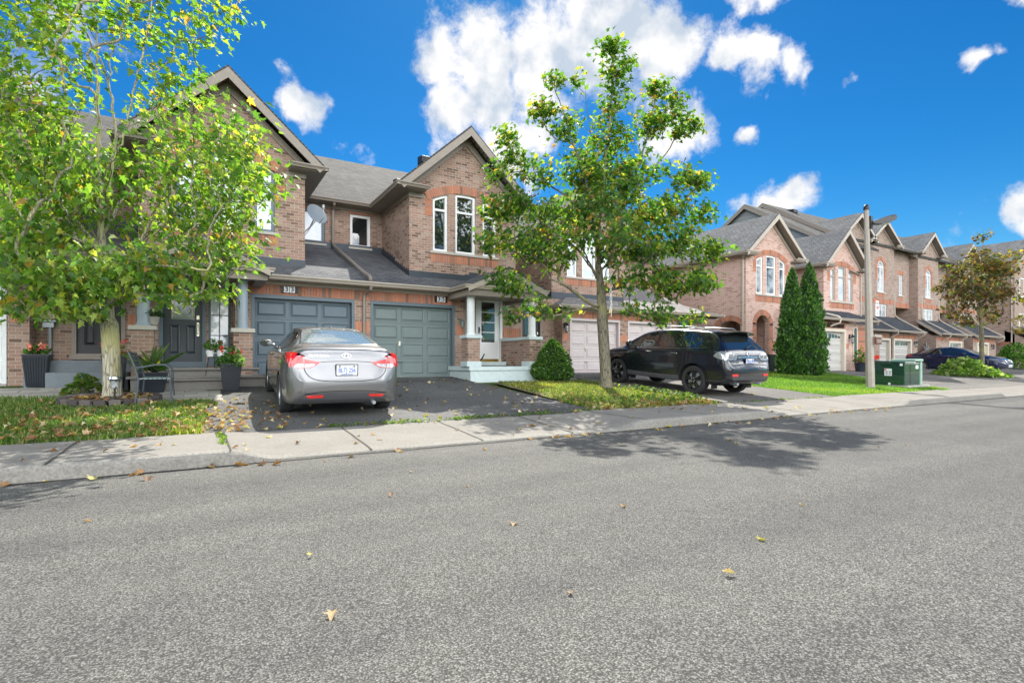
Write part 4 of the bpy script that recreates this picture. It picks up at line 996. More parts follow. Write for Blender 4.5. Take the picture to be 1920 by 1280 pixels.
# ---------------------------------------------------------------- the rose brick terrace further along
def gable_bay(h, c, hw, yb, z0, E, P, brick, depth, ov=.42, holes=(), trimm='beige', roofm='shingle_steep', vent=None, flank=True, clip=None):
    B0, B1 = c - hw, c + hw
    w = MB(); w.panel([(B0, z0), (B1, z0), (B1, E + .02), (c, P - .1), (B0, E + .02)], [hh for hh in holes], 'Y', yb, .22)
    if flank: w.box(B0, B0 + .22, yb + .22, yb + depth, z0, E); w.box(B1 - .22, B1, yb + .22, yb + depth, z0, E)
    w.build('wall', M[brick], h)
    yf = yb - .4
    g_ = MB(); tr_ = MB(); so = MB(); gu = MB()
    for sg in (-1, 1):
        e = c + sg * (hw + ov); ez = E - (P - E) / hw * ov * .0
        pts = [(e, yf, ez), (c, yf, P), (c, yb + depth, P), (e, yb + depth, ez)]
        if sg > 0: pts = pts[::-1]
        g_.cut(); g_.slab(pts, (0, 0, -.06))
        n = Vector((e - c, 0, ez - P)).normalized(); cosn = abs(n.x)
        for (y0, y1, o0, o1, l) in ((yf - .02, yf + .02, .05, .23, 1), (yb - .045, yb - .002, .2, .34, .93)):
            tr_.cut(); bx = c + (e - c) * l; bz = P + (ez - P) * l
            tr_.hexa([(c, y0, P - o1 / cosn), (bx, y0, bz - o1 / cosn * .75), (bx, y1, bz - o1 / cosn * .75), (c, y1, P - o1 / cosn), (c, y0, P - o0 / cosn), (bx, y0, bz - o0), (bx, y1, bz - o0), (c, y1, P - o0 / cosn)])
        so.cut(); so.add([(c, yf + .02, P - .14), (e, yf + .02, ez - .12), (e, yb - .002, ez - .12), (c, yb - .002, P - .14)], [(0, 1, 2, 3)])
        so.cut(); bx = B0 if sg < 0 else B1; so.box(*sorted((bx + sg * .002, e)), yf + .05, yb + depth, ez - .13, ez - .10)
        so.cut(); so.box(*sorted((bx - sg * .35, e)), yf + .04, yb - .003, ez - .16, ez - .11)
        gu.cut(); gutter(gu, (e - sg * .03, yf - .03, ez), (e - sg * .03, yb + depth, ez), (sg, 0, 0))
        gu.cut(); q0, q1 = sorted((bx - sg * .4, e + sg * .06)); gutter(gu, (q0, yf + .05, ez), (q1, yf + .05, ez), (0, -1, 0))
    g_.build('gable_roof', M[roofm], h); tr_.build('rake_board', M[trimm], h); so.build('soffit', M['taupe'], h); gu.build('gutter', M[trimm], h)
    return B0, B1
def lean_roof(h, x0, x1, yf, zf, yb, zb, left_trim=True, trimm='beige', mat='shingle_navy', pipes=()):
    m = MB(); m.slab([(x0, yf, zf), (x1, yf, zf), (x1, yb, zb), (x0, yb, zb)], (0, 0, -.06)); m.build('garage_roof', M[mat], h)
    t = MB(); gutter(t, (x0, yf, zf + .02), (x1, yf, zf + .02), (0, -1, 0)); t.build('gutter', M[trimm], h)
    t = MB()
    for x, s in ((x0, -1), (x1, 1)):
        t.cut(); a, b = sorted((x, x + s * .03)); t.hexa([(a, yf, zf - .2), (b, yf, zf - .2), (b, yb, zb - .2), (a, yb, zb - .2), (a, yf, zf - .0), (b, yf, zf - .0), (b, yb, zb), (a, yb, zb)])
    t.build('rake_board', M[trimm], h)
    for px in pipes:
        sl = (zb - zf) / (yb - yf); q = MB(); q.tube([(px, yb - .02, zb + 1.6), (px, yb - .04, zb + .15), (px + .1, yb - .25, zb - .25 * sl + .07), (px + .5, yf + .1, zf + .1), (px + .52, yf - .06, zf + .02), (px + .5, yf - .04, zf - .2), (px + .38, yf + .3, zf - .42)], .045, 6); q.build('downspout', M[trimm], h)

def triple_holes(c, z0, zt, R0=2.35):
    arc = lambda x: zt - (R0 - math.sqrt(R0 * R0 - (x - c) ** 2)); out = []
    for q0, q1 in ((-1.1, -.64), (-.36, .36), (.64, 1.1)):
        p0, p1 = c + q0, c + q1; out.append([(p0, z0), (p1, z0)] + [(p1 + (p0 - p1) * k / 6, arc(p1 + (p0 - p1) * k / 6)) for k in range(7)])
    return out, arc
def triple(h, c, yb, z0, zt, frame, glass, trans):
    hl, arc = triple_holes(c, z0, zt)
    for k, q in enumerate(hl): window(h, q, yb, 'Y', M[frame], M[glass], .075, transoms=(trans,))
    s = MB(); s.box(c - 1.2, c + 1.2, yb - .05, yb + .1, z0 - .075, z0 - .003); s.build('sill', M['sill'], h)
    s = MB(); soldier(s, c - 1.17, c + 1.17, z0 - .36, z0 - .08, yb); s.cut(); th = math.asin(1.2 / 2.35); arch_bricks(s, c, zt - 2.35, 2.37, 2.61, -th, th, yb)
    for sg in (-1, 1): s.cut(); courses(s, *sorted((c + sg * 1.13, c + sg * 1.36)), z0 + 1.0, arc(c + 1.12) - .02, yb)
    s.build('soldier_course', M['soldier'], h)
    return hl

# --- end house: plain brick flank with an arched side opening, arched porch, gabled bay
H43 = thing('townhouse', 'rose brick end house with arched porch and blank brick flank wall', 'house', group='attached brick townhouses along the street')
XL, YF = 21.5, 15.45; c1 = 23.35; zt, z0 = 6.05, 4.2
hl, _ = triple_holes(c1, z0, zt)
def arch_hole(x0, x1, zb, zs, rise):
    pts = [(x0, zb), (x1, zb), (x1, zs)]; n = 9; hw = (x1 - x0) / 2; Rr = (hw * hw + rise * rise) / (2 * rise)
    for k in range(1, n): 
        x = x1 + (x0 - x1) * k / n; pts.append((x, zs + rise - (Rr - math.sqrt(Rr * Rr - (x - (x0 + hw)) ** 2))))
    return pts + [(x0, zs)], (x0 + hw, zs + rise - Rr, Rr)
ah, (acx, acz, aR) = arch_hole(22.25, 23.2, .86, 2.9, .32)
gable_bay(H43, c1, 1.85, YF, .4, 6.02, 8.0, 'brick_rose', 8.5, holes=hl + [ah], flank=False)
triple(H43, c1, YF, z0, zt, 'white', 'glass_mid', 5.5)
m = MB(); sh, (scx, scz, sR) = arch_hole(15.75, 16.95, 1.75, 2.75, .22)
m.panel(rect(YF + .222, 24.5, .4, 6.0), [sh], 'X', XL, .22); m.box(23.7, 23.95, YF + .22, 18.0, .4, 6.0); m.box(XL + .22, 23.7, 17.6, 17.8, .4, 6.0); m.box(24.98, 25.2, YF + .22, 24.0, .4, 6.0); m.box(XL + .22, 23.7, YF + .23, 17.6, 3.3, 3.4)
m.build('flank_wall', M['brick_rose'], H43)
s = MB()
arch_bricks(s, acx, acz, aR + .005, aR + .26, -math.asin(.475 / aR) * 1.25, math.asin(.475 / aR) * 1.25, YF)
s.cut(); courses(s, 21.98, 22.24, .9, 2.85, YF); s.cut(); courses(s, 23.21, 23.47, .9, 2.85, YF)
s.cut(); soldier(s, 21.52, 21.96, 1.72, 1.98, YF); s.cut(); soldier(s, 23.5, 24.1, 1.72, 1.98, YF)
s.cut(); arch_bricks(s, scx, scz, sR + .005, sR + .25, -math.asin(.6 / sR) * 1.15, math.asin(.6 / sR) * 1.15, XL, 'X')
s.cut(); soldier(s, 22.0 - .48, 21.98, 1.0, 1.02, YF) if False else None
s.build('soldier_course', M['soldier'], H43)
m = MB(); m.tube([(XL - .35, YF - .2, 5.95), (XL - .3, YF - .1, 5.85), (XL - .06, YF + .12, 5.72), (XL - .06, YF + .14, .7)], .045, 6); m.build('downspout', M['beige'], H43)
roof_vent(H43, (c1 - 1.0, 19.3, 6.98), .28, 'white')
m = MB(); m.box(21.9, 23.5, 14.75, YF, .5, .74); m.box(22.1, 23.3, YF, 17.6, .5, .88); m.build('porch_step', M['found'], H43, bevel=.01)
wall_lamp(H43, 22.1, YF + .3, 2.4, .9)

# --- its neighbour with the written house number over the garage
H45 = thing('townhouse', 'rose brick townhouse with script lettering over an arched-window garage door', 'house', group='attached brick townhouses along the street')
c2 = 29.2; hl2, _ = triple_holes(c2, z0, zt)
gable_bay(H45, c2, 1.72, 15.3, 3.2, 6.02, 8.0, 'brick_rose', 9, holes=hl2)
triple(H45, c2, 15.3, z0, zt, 'beige', 'glass_blind', 5.5)
m = MB(); m.panel(rect(25.2, 31.0, 3.2, 6.0), [], 'Y', 17.5, .3); m.build('upper_wall', M['brick_rose'], H45)
m = MB(); m.panel(rect(24.3, 29.4, .4, 2.95), [rect(24.95, 27.35, .41, 2.55)], 'Y', 14.25, .22); m.box(29.2, 29.4, 14.47, 17.5, .4, 3.0); m.box(24.3, 24.5, 14.47, 15.45, .4, 3.3); m.build('wall', M['brick_rose'], H45)
m = MB()
for a, b in ((24.87, 25.02), (27.28, 27.43)): m.box(a, b, 14.18, 14.4, .6, 2.5); m.cut()
m.box(24.87, 27.43, 14.17, 14.4, 2.5, 2.64); m.build('door_frame', M['cream'], H45)
panel_door(H45, 25.02, 27.28, .62, 2.5, 14.36, M['greydoor'], 1, 5, handle='arch', windows=2)
m = MB(); soldier(m, 24.5, 27.5, 2.66, 2.9, 14.25); m.cut(); soldier(m, 27.5, 27.8, 1.7, 1.95, 14.25); m.cut(); courses(m, 28.7, 29.35, .8, 2.8, 14.25); m.build('soldier_course', M['soldier'], H45)
lean_roof(H45, 24.05, 29.8, 13.85, 3.1, 16.6, 4.2)
text_obj('house_lettering', '45 Twain Crescent', .30, M['black'], H45, (26.55, 14.215, 2.80), (R(90), 0, 0), .012, shear=.35, sx=.62, bold=.012)
wall_lamp(H45, 27.85, 14.25, 2.2, 1.25)
m = MB(); hh = [(28.15, .9), (28.55, .9), (28.55, 2.6)] + [(28.35 + .2 * math.cos(t), 2.6 + .2 * math.sin(t)) for t in np.linspace(.3, 2.84, 7)] + [(28.15, 2.6)]
q = offset_poly(hh, .06)
for i in range(len(hh)):
    j = (i + 1) % len(hh); m.hexa([(hh[i][0], 14.2, hh[i][1]), (hh[j][0], 14.2, hh[j][1]), (q[j][0], 14.2, q[j][1]), (q[i][0], 14.2, q[i][1]), (hh[i][0], 14.25, hh[i][1]), (hh[j][0], 14.25, hh[j][1]), (q[j][0], 14.25, q[j][1]), (q[i][0], 14.25, q[i][1])])
w_ = m.build('window', M['cream'], H45); m = MB(); m.add([(p[0], 14.23, p[1]) for p in q], [tuple(range(len(q)))]); m.build('pane', M['glass'], w_)
roof_vent(H45, (c2 - .95, 18.0, 7.05), .28, 'white')
m = MB(); m.tube([(29.95, 15.2, 5.9), (30.98, 15.25, 5.7), (30.98, 15.25, 3.3)], .045, 6); m.build('downspout', M['beige'], H45)
m = MB(); m.tube([(25.9, 15.25, 3.75), (25.95, 14.5, 3.42), (26.2, 13.88, 3.2), (26.22, 13.78, 3.08), (26.2, 13.82, 2.9), (26.05, 14.18, 2.75)], .045, 6); m.build('downspout', M['cream'], H45)

# --- three-storey houses beyond, gabled bays over lean-to garages
def tall(label, c, hw, yb, garages, z0=2.9, E=8.65, P=10.15, brick='brick_brown', win=True, gdoor='greydoor', gy=16.45, gx=None, pipes=(), wleft=None, frame='white'):
    h = thing('townhouse', label, 'house', group='attached brick townhouses along the street')
    aw, az0, azs, hwid = c, 5.55, 7.15, .42
    hl = [(c - hwid, az0), (c + hwid, az0)] + [(c + hwid * math.cos(t), azs + hwid * math.sin(t)) for t in np.linspace(0, math.pi, 11)]
    lw = rect(c - .72, c + .72, 3.2, 4.75)
    gable_bay(h, c, hw, yb, .4, E, P, brick, 5, ov=.32, holes=[hl, lw] if win else [], trimm='beige')
    if win:
        window(h, hl, yb, 'Y', M[frame], M['glass_mid'], .07, transoms=(7.15,), mullions=(c,), bars=([c - .2, c + .2], [6.0, 6.5, 7.4]))
        window(h, lw, yb, 'Y', M[frame], M['glass_mid'], .08, mullions=(c - .24, c + .24), bars=([c - .48, c, c + .48], [3.6, 4.0, 4.4]))
        s = MB(); s.box(c - .55, c + .55, yb - .05, yb + .1, az0 - .08, az0 - .003); s.cut(); s.box(c - .8, c + .8, yb - .05, yb + .1, 3.12, 3.197); s.build('sill', M['sill'], h)
        s = MB(); arch_bricks(s, c, azs, hwid + .02, hwid + .26, -math.pi / 2, math.pi / 2, yb)
        s.cut(); courses(s, c - .68, c - .44, 6.3, 7.12, yb); s.cut(); courses(s, c + .44, c + .68, 6.3, 7.12, yb); s.cut(); soldier(s, c - .5, c + .5, 5.2, 5.45, yb); s.cut(); soldier(s, c - hw + .03, c + hw - .03, 4.8, 5.1, yb); s.build('soldier_course', M['soldier'], h)
    x0, x1 = gx
    m = MB(); holes = [rect(a, b, .41, 2.42) for a, b, *_ in garages]; m.panel(rect(x0 + .1, x1 - .2, .4, 2.85), holes, 'Y', gy, .2)
    for x in (x0 + .1, x1 - .4): m.panel([(gy + .2, .4), (yb + .6, .4), (yb + .6, 3.5), (gy + .2, 2.85)], [], 'X', x, .2)
    m.build('garage_wall', M[brick], h)
    for a, b, col, wn in garages:
        f = MB(); f.box(a - .09, a + .05, gy - .06, gy + .15, .5, 2.36); f.cut(); f.box(b - .05, b + .09, gy - .06, gy + .15, .5, 2.36); f.cut(); f.box(a - .09, b + .09, gy - .065, gy + .15, 2.361, 2.49); f.build('door_frame', M['cream'], h)
        panel_door(h, a + .05, b - .05, .6, 2.36, gy + .12, M[col], 1, 5, handle=None, windows=wn)
    s = MB(); soldier(s, x0 + .2, x1 - .3, 2.5, 2.74, gy); s.build('soldier_course', M['soldier'], h)
    lean_roof(h, x0 - .1, x1, gy - .38, 2.95, yb + .02, 2.95 + .72 * (yb - gy + .38), pipes=pipes)
    return h
TZ = tall('brown brick tall house behind the concrete lamp post with pale grey garage door', 34.9, 1.6, 17.5, [(34.5, 36.7, 'greydoor', None)], gx=(33.2, 37.0), pipes=(36.35,))
TA = tall('brown brick tall house with the nearer tall arched window and twin-pane garage door', 38.0, 1.7, 17.5, [(37.25, 39.4, 'greydoor', 2)], gx=(37.0, 40.6), pipes=(39.75,))
TC = tall('brown brick tall house with arched window beside the small copper-leaved tree', 44.6, 1.55, 17.5, [(45.0, 46.9, 'white', 2)], gx=(43.0, 47.6), pipes=(43.6, 46.2))
TD = tall('brown brick tall house with cream garage door behind the small copper-leaved tree', 51.3, 1.6, 17.6, [(49.7, 51.6, 'creamdoor', None)], gx=(48.9, 53.4), pipes=(52.9,))
TE = tall('brown brick tall house at the far end of the street beyond the dark hatchback', 57.4, 3.0, 15.7, [(55.6, 58.0, 'greydoor', None)], gx=(54.3, 61), gy=14.9, E=8.9, P=10.9, win=False)
for k, (a0, b0) in enumerate(((55.3, 56.3), (57.2, 58.4), (59, 60))):
    for z in (3.3, 6.1): window(TE, rect(a0, b0, z, z + 1.5), 15.66, 'Y', M['white'], M['glass_mid'], .08, depth=.05, sill=(a0 - .05, b0 + .05, z))
m = MB(); soldier(m, 15.9, 18.5, 2.3, 2.6, 54.4, 'X'); m.build('soldier_course', M['soldier'], TE)
m = MB(); m.tube([(54.32, 15.85, 8.8), (54.32, 15.85, .6)], .05, 6); m.build('downspout', M['beige'], TE)
# recessed entrances between the bays
def recess(h, x0, x1, y, wx, label=None):
    m = MB(); hole = rect(wx - .3, wx + .3, 5.6, 7.0) if wx else None
    m.panel(rect(x0, x1, 4.75, 8.6), [hole] if wx else [], 'Y', y, .25); m.box(x0, x1, y + 1.6, y + 1.8, .4, 4.75); m.box(x0, x1, y + .25, y + 1.6, 4.75, 4.85); m.box(x0 + .9, x0 + 1.25, y, y + .3, .4, 4.75); m.build('recess_wall', M['brick_brown'], h)
    if wx: window(h, hole, y, 'Y', M['white'], M['glass'], .06, mullions=(wx,), bars=([wx - .15, wx + .15], [5.9, 6.2, 6.5, 6.8]), sill=(wx - .35, wx + .35, 5.6))
    s = MB(); soldier(s, x0 + .02, x1 - .02, 4.75, 5.1, y)
    if wx: s.cut(); soldier(s, wx - .45, wx + .45, 7.02, 7.3, y); s.cut(); soldier(s, wx - .3, wx + .3, 5.2, 5.5, y)
    s.build('soldier_course', M['soldier'], h)
    r = MB(); r.slab([(x0, y - .4, 8.65), (x1, y - .4, 8.65), (x1, 22.5, 11.6), (x0, 22.5, 11.6)], (0, 0, -.08)); r.build('roof', M['shingle'], h)
    gt = MB(); gutter(gt, (x0, y - .39, 8.66), (x1, y - .39, 8.66), (0, -1, 0)); gt.build('gutter', M['beige'], h)
recess(TA, 39.72, 43.0, 18.0, 41.75); recess(TC, 46.17, 49.6, 18.3, None); recess(TD, 52.92, 54.4, 18.3, None)
meter(TC, 0, 0, 1.6); bpy.data.objects['electric_meter.003'].location = (43.07, 17.0, 0); bpy.data.objects['electric_meter.003'].rotation_euler = (0, 0, R(-90))
wall_lamp(TA, 39.95, 16.45, 2.2, 1.1); wall_lamp(TD, 52.3, 16.45, 2.2, 1.1)
# main roofs of the tall houses with grey sided gable ends facing down the street
def main_roof(h, x0, x1, yr, zr, yf, zf, end=True, hip=False, zl=6.0):
    r = MB(); yb = 2 * yr - yf; xa = x1 - (3.5 if hip else 0)
    r.slab([(x0 - .3, yf, zf), (x1, yf, zf), (xa, yr, zr), (x0 - .3, yr, zr)], (0, .03, -.12)); r.cut(); r.slab([(x1, yb, zf), (x0 - .3, yb, zf), (x0 - .3, yr, zr), (xa, yr, zr)], (0, -.03, -.12))
    if hip: r.cut(); r.slab([(x1, yf, zf), (x1, yb, zf), (xa, yr, zr)], (-.03, 0, -.12))
    r.build('roof', M['shingle'], h)
    if end:
        s = MB(); n = 22          # lapped siding
        for i in range(n):
            za, zb = zl + (zr - .2 - zl) * i / n, zl + (zr - .2 - zl) * (i + 1) / n
            def span(z): 
                t = min(1, max(0, (zr - .12 - z) / (zr - zf))); return yr - (yr - yf - .35) * t, yr + (yr - yf - .35) * t
            a0, a1 = span(za); b0, b1 = span(zb)
            s.hexa([(x0 - .022, a0, za), (x0 + .1, a0, za), (x0 + .1, a1, za), (x0 - .022, a1, za), (x0 - .004, b0, zb), (x0 + .1, b0, zb), (x0 + .1, b1, zb), (x0 - .004, b1, zb)])
        s.build('siding_gable', M['siding'], h)
        f = MB()
        for yy in (yf, yb): f.cut(); a, b = sorted((x0 - .33, x0 - .29)); f.hexa([(a, yr, zr - .3), (b, yr, zr - .3), (b, yy, zf - .24), (a, yy, zf - .24), (a, yr, zr - .03), (b, yr, zr - .03), (b, yy, zf - .0), (a, yy, zf - .0)])
        f.build('rake_board', M['taupe'], h)
main_roof(TZ, 31.0, 36.5, 22.2, 11.3, 16.9, 8.0); main_roof(TA, 33.6, 43.5, 22.7, 11.9, 17.4, 8.6); main_roof(TC, 43.0, 49.5, 22.7, 11.6, 17.4, 8.4, zl=8.55); main_roof(TD, 49.2, 60, 22.7, 11.9, 17.4, 8.6, zl=8.6)
for xx in (52, 53.6): roof_vent(TD, (xx, 21.2, 11.05), .3, 'white')
roof_vent(TA, (35.5, 21.9, 11.4), .25)
# the end house's main roof behind its gable
m = MB(); m.slab([(25.2, 17.1, 6.1), (31.0, 17.1, 6.1), (31.0, 21.5, 8.3), (25.2, 21.5, 8.3)], (0, .02, -.1)); m.build('roof', M['shingle'], H45)
# ---------------------------------------------------------------- vehicles
def pchip(xs, ys):
    xs, ys = np.array(xs, float), np.array(ys, float); h = np.diff(xs); d = np.diff(ys) / h; m = np.zeros_like(ys)
    m[0], m[-1] = d[0], d[-1]
    for i in range(1, len(xs) - 1):
        if d[i - 1] * d[i] > 0:
            w1, w2 = 2 * h[i] + h[i - 1], h[i] + 2 * h[i - 1]; m[i] = (w1 + w2) / (w1 / d[i - 1] + w2 / d[i])
    def f(x):
        i = int(np.clip(np.searchsorted(xs, x) - 1, 0, len(xs) - 2)); t = (x - xs[i]) / h[i]; t = min(1, max(0, t))
        return ((1 + 2 * t) * (1 - t) ** 2) * ys[i] + t * (1 - t) ** 2 * h[i] * m[i] + t * t * (3 - 2 * t) * ys[i + 1] + t * t * (t - 1) * h[i] * m[i + 1]
    return f
def catmull(P, k):
    P = [np.array(p, float) for p in P]; out = []
    for i in range(len(P) - 1):
        p0 = P[i - 1] if i else 2 * P[0] - P[1]; p1, p2 = P[i], P[i + 1]; p3 = P[i + 2] if i + 2 < len(P) else 2 * P[-1] - P[-2]
        for j in range(k):
            t = j / k; out.append(.5 * ((2 * p1) + (-p0 + p2) * t + (2 * p0 - 5 * p1 + 4 * p2 - p3) * t * t + (-p0 + 3 * p1 - 3 * p2 + p3) * t ** 3))
    return out + [P[-1]]

class Car:
    def __init__(s, root, prof, L, stations, paint, dark, arches, aR):
        s.root = root; F = {k: pchip([a for a, _ in v], [b for _, b in v]) for k, v in prof.items()}
        rings = []
        for y in stations:
            w, zb, zs, wb, wr, zr, dz = (F[k](y) for k in ('w', 'zb', 'zs', 'wb', 'wr', 'zr', 'dz'))
            zr = max(zr, zb + .12); zs = min(zs, zr - .01)
            zm = zb + (zs - zb) * .52
            pts = [(0, zb), (w * .55, zb), (w * .90, zb + .012), (w * .975, zb + .07), (w, zm - .06), (w * 1.0, zm + .08), (w * .985, zs - .07), (wb, zs), (wb * .35 + wr * .65, zs + (zr - dz - zs) * .68), (wr, zr - dz), (wr * .86, zr - dz * .45), (wr * .5, zr - dz * .1), (0, zr)]
            half = catmull(pts, 3); full = [(x, z) for x, z in half] + [(-x, z) for x, z in half[-2:0:-1]]
            rings.append([(x, y, z) for x, z in full])
        m = MB(); n = len(rings[0]); b = 0
        for r in rings: m.v.extend(r)
        for i in range(len(rings) - 1):
            for j in range(n):
                j2 = (j + 1) % n; m.f.append((i * n + j, i * n + j2, (i + 1) * n + j2, (i + 1) * n + j)); m.m.append(0)
        m.f.append(tuple(range(n))); m.m.append(0); m.f.append(tuple((len(rings) - 1) * n + j for j in reversed(range(n)))); m.m.append(0)
        body = m.build('body', [paint, dark], root, smooth=True, angle=50); s.body = body
        # plain shell used for projecting the fitted parts
        s.bvh = BVHTree.FromPolygons([Vector(v) for v in m.v], m.f)
        for (ya, za) in arches:      # wheel openings
            for sg in (-1, 1):
                c = MB(); c.lathe([(aR, sg * .50), (aR, sg * 1.1)], (0, ya, za), 40, axis='X'); co = c.build('cut', [paint, dark]); co.data.polygons.foreach_set('material_index', [1] * len(co.data.polygons)); co.parent = root
                bpy.context.view_layer.update()
                md = body.modifiers.new('b', 'BOOLEAN'); md.operation = 'DIFFERENCE'; md.solver = 'EXACT'; md.object = co
                me = bpy.data.meshes.new_from_object(body.evaluated_get(bpy.context.evaluated_depsgraph_get())); body.modifiers.clear(); old = body.data; body.data = me; me.name = 'body'; bpy.data.meshes.remove(old); bpy.data.objects.remove(co)
        body.data.shade_smooth()
        try: body.data.set_sharp_from_angle(angle=R(38))
        except Exception: pass
    def hit(s, side, a, b):
        o, d = {'L': ((-3, a, b), (1, 0, 0)), 'R': ((3, a, b), (-1, 0, 0)), 'B': ((a, -3, b), (0, 1, 0)), 'F': ((a, 9, b), (0, -1, 0)), 'T': ((a, b, 4), (0, 0, -1))}[side]
        o, d = Vector(o), Vector(d); r = s.bvh.ray_cast(o, d)
        if r[0] is None:
            r = s.bvh.find_nearest(Vector((a, b, 1.2)) if side == 'T' else (Vector((0, a, b)) + Vector((-1 if side == 'L' else 1, 0, 0)) if side in 'LR' else Vector((a, 0 if side == 'B' else 5, b))))
        p, n = r[0], r[1]
        if n.dot(d) > 0: n = -n
        return p, n
    def patch(s, side, top, bot, name, mat, off=.004, nu=14, nv=6, parent=None, cr=True):
        """fitted piece between two curves drawn in side / rear / front / plan view, laid on the shell"""
        def resample(c):
            c = catmull(c, 6) if cr and len(c) > 2 else [np.array(p, float) for p in c]
            d = np.cumsum([0] + [np.linalg.norm(c[i + 1] - c[i]) for i in range(len(c) - 1)]); return [[np.interp(t, d / d[-1], [p[k] for p in c]) for k in (0, 1)] for t in np.linspace(0, 1, nu)]
        A, B = resample(top), resample(bot); m = MB(); P = []
        for v in np.linspace(0, 1, nv):
            row = []
            for a, b in zip(A, B):
                p, n = s.hit(side, a[0] + (b[0] - a[0]) * v, a[1] + (b[1] - a[1]) * v); row.append(p + n * off)
            P.append(row)
        m.grid(P)
        # turned-down rim so the piece has thickness
        rim = [P[0][i] for i in range(nu)] + [P[j][-1] for j in range(1, nv)] + [P[-1][i] for i in range(nu - 2, -1, -1)] + [P[j][0] for j in range(nv - 2, 0, -1)]
        cen = sum((Vector(p) for p in rim), Vector()) / len(rim); pc, nc = s.hit(side, (A[nu // 2][0] + B[nu // 2][0]) / 2, (A[nu // 2][1] + B[nu // 2][1]) / 2)
        low = [p - nc * (off + .006) for p in rim]
        k = len(rim); m.add(rim + low, [(i, (i + 1) % k, k + (i + 1) % k, k + i) for i in range(k)])
        return m.build(name, mat, parent or s.root, smooth=True, angle=35)
    def seam(s, side, pts, w=.004, mat=None, name='panel_gap', off=.0015, k=6, parent=None):
        c = catmull(pts, k) if len(pts) > 2 else [np.array(pts[0]) + (np.array(pts[1]) - np.array(pts[0])) * t for t in np.linspace(0, 1, 12)]
        m = MB(); P = [[], []]
        for i, p in enumerate(c):
            t = np.array(c[min(i + 1, len(c) - 1)]) - np.array(c[max(i - 1, 0)]); nrm = np.array([-t[1], t[0]]); nrm = nrm / (np.linalg.norm(nrm) + 1e-9) * w
            for q, sg in ((0, 1), (1, -1)):
                h, n = s.hit(side, p[0] + nrm[0] * sg, p[1] + nrm[1] * sg); P[q].append(h + n * off)
        m.grid(P); return m.build(name, mat or M['black'], parent or s.body, smooth=True)
    def wheel(s, x, y, rt, width, rim_mat, style='five', rr=None):
        sg = 1 if x > 0 else -1; rr = rr or rt * .69
        w = thing('wheel', None, None); w.parent = s.root; w.location = (x, y, rt - .012)
        t = MB(); h = width / 2
        prof = [(rr * .97, -h * .75), (rr * 1.03, -h * .95), (rt * .93, -h), (rt * .985, -h * .78), (rt, -h * .5), (rt, h * .5), (rt * .985, h * .78), (rt * .93, h), (rr * 1.03, h * .95), (rr * .97, h * .75)]
        t.lathe(prof, (0, 0, 0), 48, axis='X'); t.f = t.f[:-2]; t.m = t.m[:-2]; 
        t.build('tyre', M['rubber'], w, smooth=True, angle=30)
        r = MB(); o = sg * h * .70
        r.lathe([(rr * .99, -sg * h * .7), (rr * .93, -sg * h * .3), (rr * .90, o * .3), (rr * .97, o), (rr * 1.02, o * 1.12), (rr * 1.02, o * 1.18), (rr * .94, o * 1.1), (rr * .90, o * .7)], (0, 0, 0), 48, axis='X'); r.f = r.f[:-2]; r.m = r.m[:-2]
        n = 5 if style == 'five' else 10
        for i in range(n):
            a = 2 * math.pi * i / n + .3
            for br in ((-.17, .17) if style == 'five' else (0,)):
                ca, sa = math.cos(a), math.sin(a); cb, sb = math.cos(a + br), math.sin(a + br); wd = .024 if style == 'five' else .026
                p0 = Vector((o * .95, ca * rr * .18, sa * rr * .18)); p1 = Vector((o * .85, cb * rr * .95, sb * rr * .95)); d = (p1 - p0).normalized(); e = Vector((1, 0, 0)).cross(d).normalized()
                q = [p0 - e * wd * .9, p0 + e * wd * .9, p1 + e * wd * 1.2, p1 - e * wd * 1.2]; dx = Vector((sg * .035, 0, 0))
                r.hexa([a_ - dx for a_ in q] + [a_ + dx * .4 for a_ in q])
        r.lathe([(rr * .27, o * .55), (rr * .27, o * .98), (rr * .16, o * 1.12), (.0, o * 1.12)], (0, 0, 0), 20, axis='X')
        r.build('rim', rim_mat, w, smooth=True, angle=30)
        k = MB()
        for i in range(5):
            a = 2 * math.pi * i / 5 + .6; k.lathe([(.011, o * .9), (.011, o * 1.18), (.004, o * 1.22)], (0, math.cos(a) * rr * .2, math.sin(a) * rr * .2), 8, axis='X')
        k.build('wheel_bolts', M['chrome'], w)
        b = MB(); b.lathe([(rr * .80, o * .15), (rr * .8, o * .2), (.05, o * .2)], (0, 0, 0), 32, axis='X'); b.build('brake_disc', M['steel'], w, smooth=True, angle=30)
        return w

M['rubber'] = plain('tyre_rubber', (.022, .022, .023), .85, var=.2, scale=30, bump=.2)
M['silver_paint'] = car_paint('car_paint_silver_grey', (.205, .207, .213), .75, .3)
M['navy_black'] = car_paint('car_paint_black_blue', (.0045, .0055, .011), .0, .22)
M['navy_paint'] = car_paint('car_paint_midnight', (.008, .012, .05), .3, .25)
M['lampred'] = plain('red_lamp_lens', (.55, .012, .014), .12, 0, .12, 30, coat=1)
M['reflector'] = plain('red_reflector', (.65, .035, .03), .2, 0, .05, coat=1)
M['lampclear'] = plain('clear_lamp_lens', (.33, .34, .34), .14, .5, .25, 22, coat=1)
M['carglass'] = glass_mat('tinted_car_glass', (.012, .017, .018), .012, 2.0)
M['rearglass'] = glass_mat('rear_window_glass', (.16, .20, .21), .012, 2.9)
M['mid_grey_plastic'] = plain('grey_plastic', (.07, .07, .075), .55, 0, .08)
M['plateblue'] = plain('plate_blue', (.09, .16, .42), .5)
M['silver_rim'] = plain('silver_alloy', (.50, .51, .53), .28, .85, .05)
M['black_rim'] = plain('black_alloy', (.008, .008, .009), .2, .2, .1, coat=1)
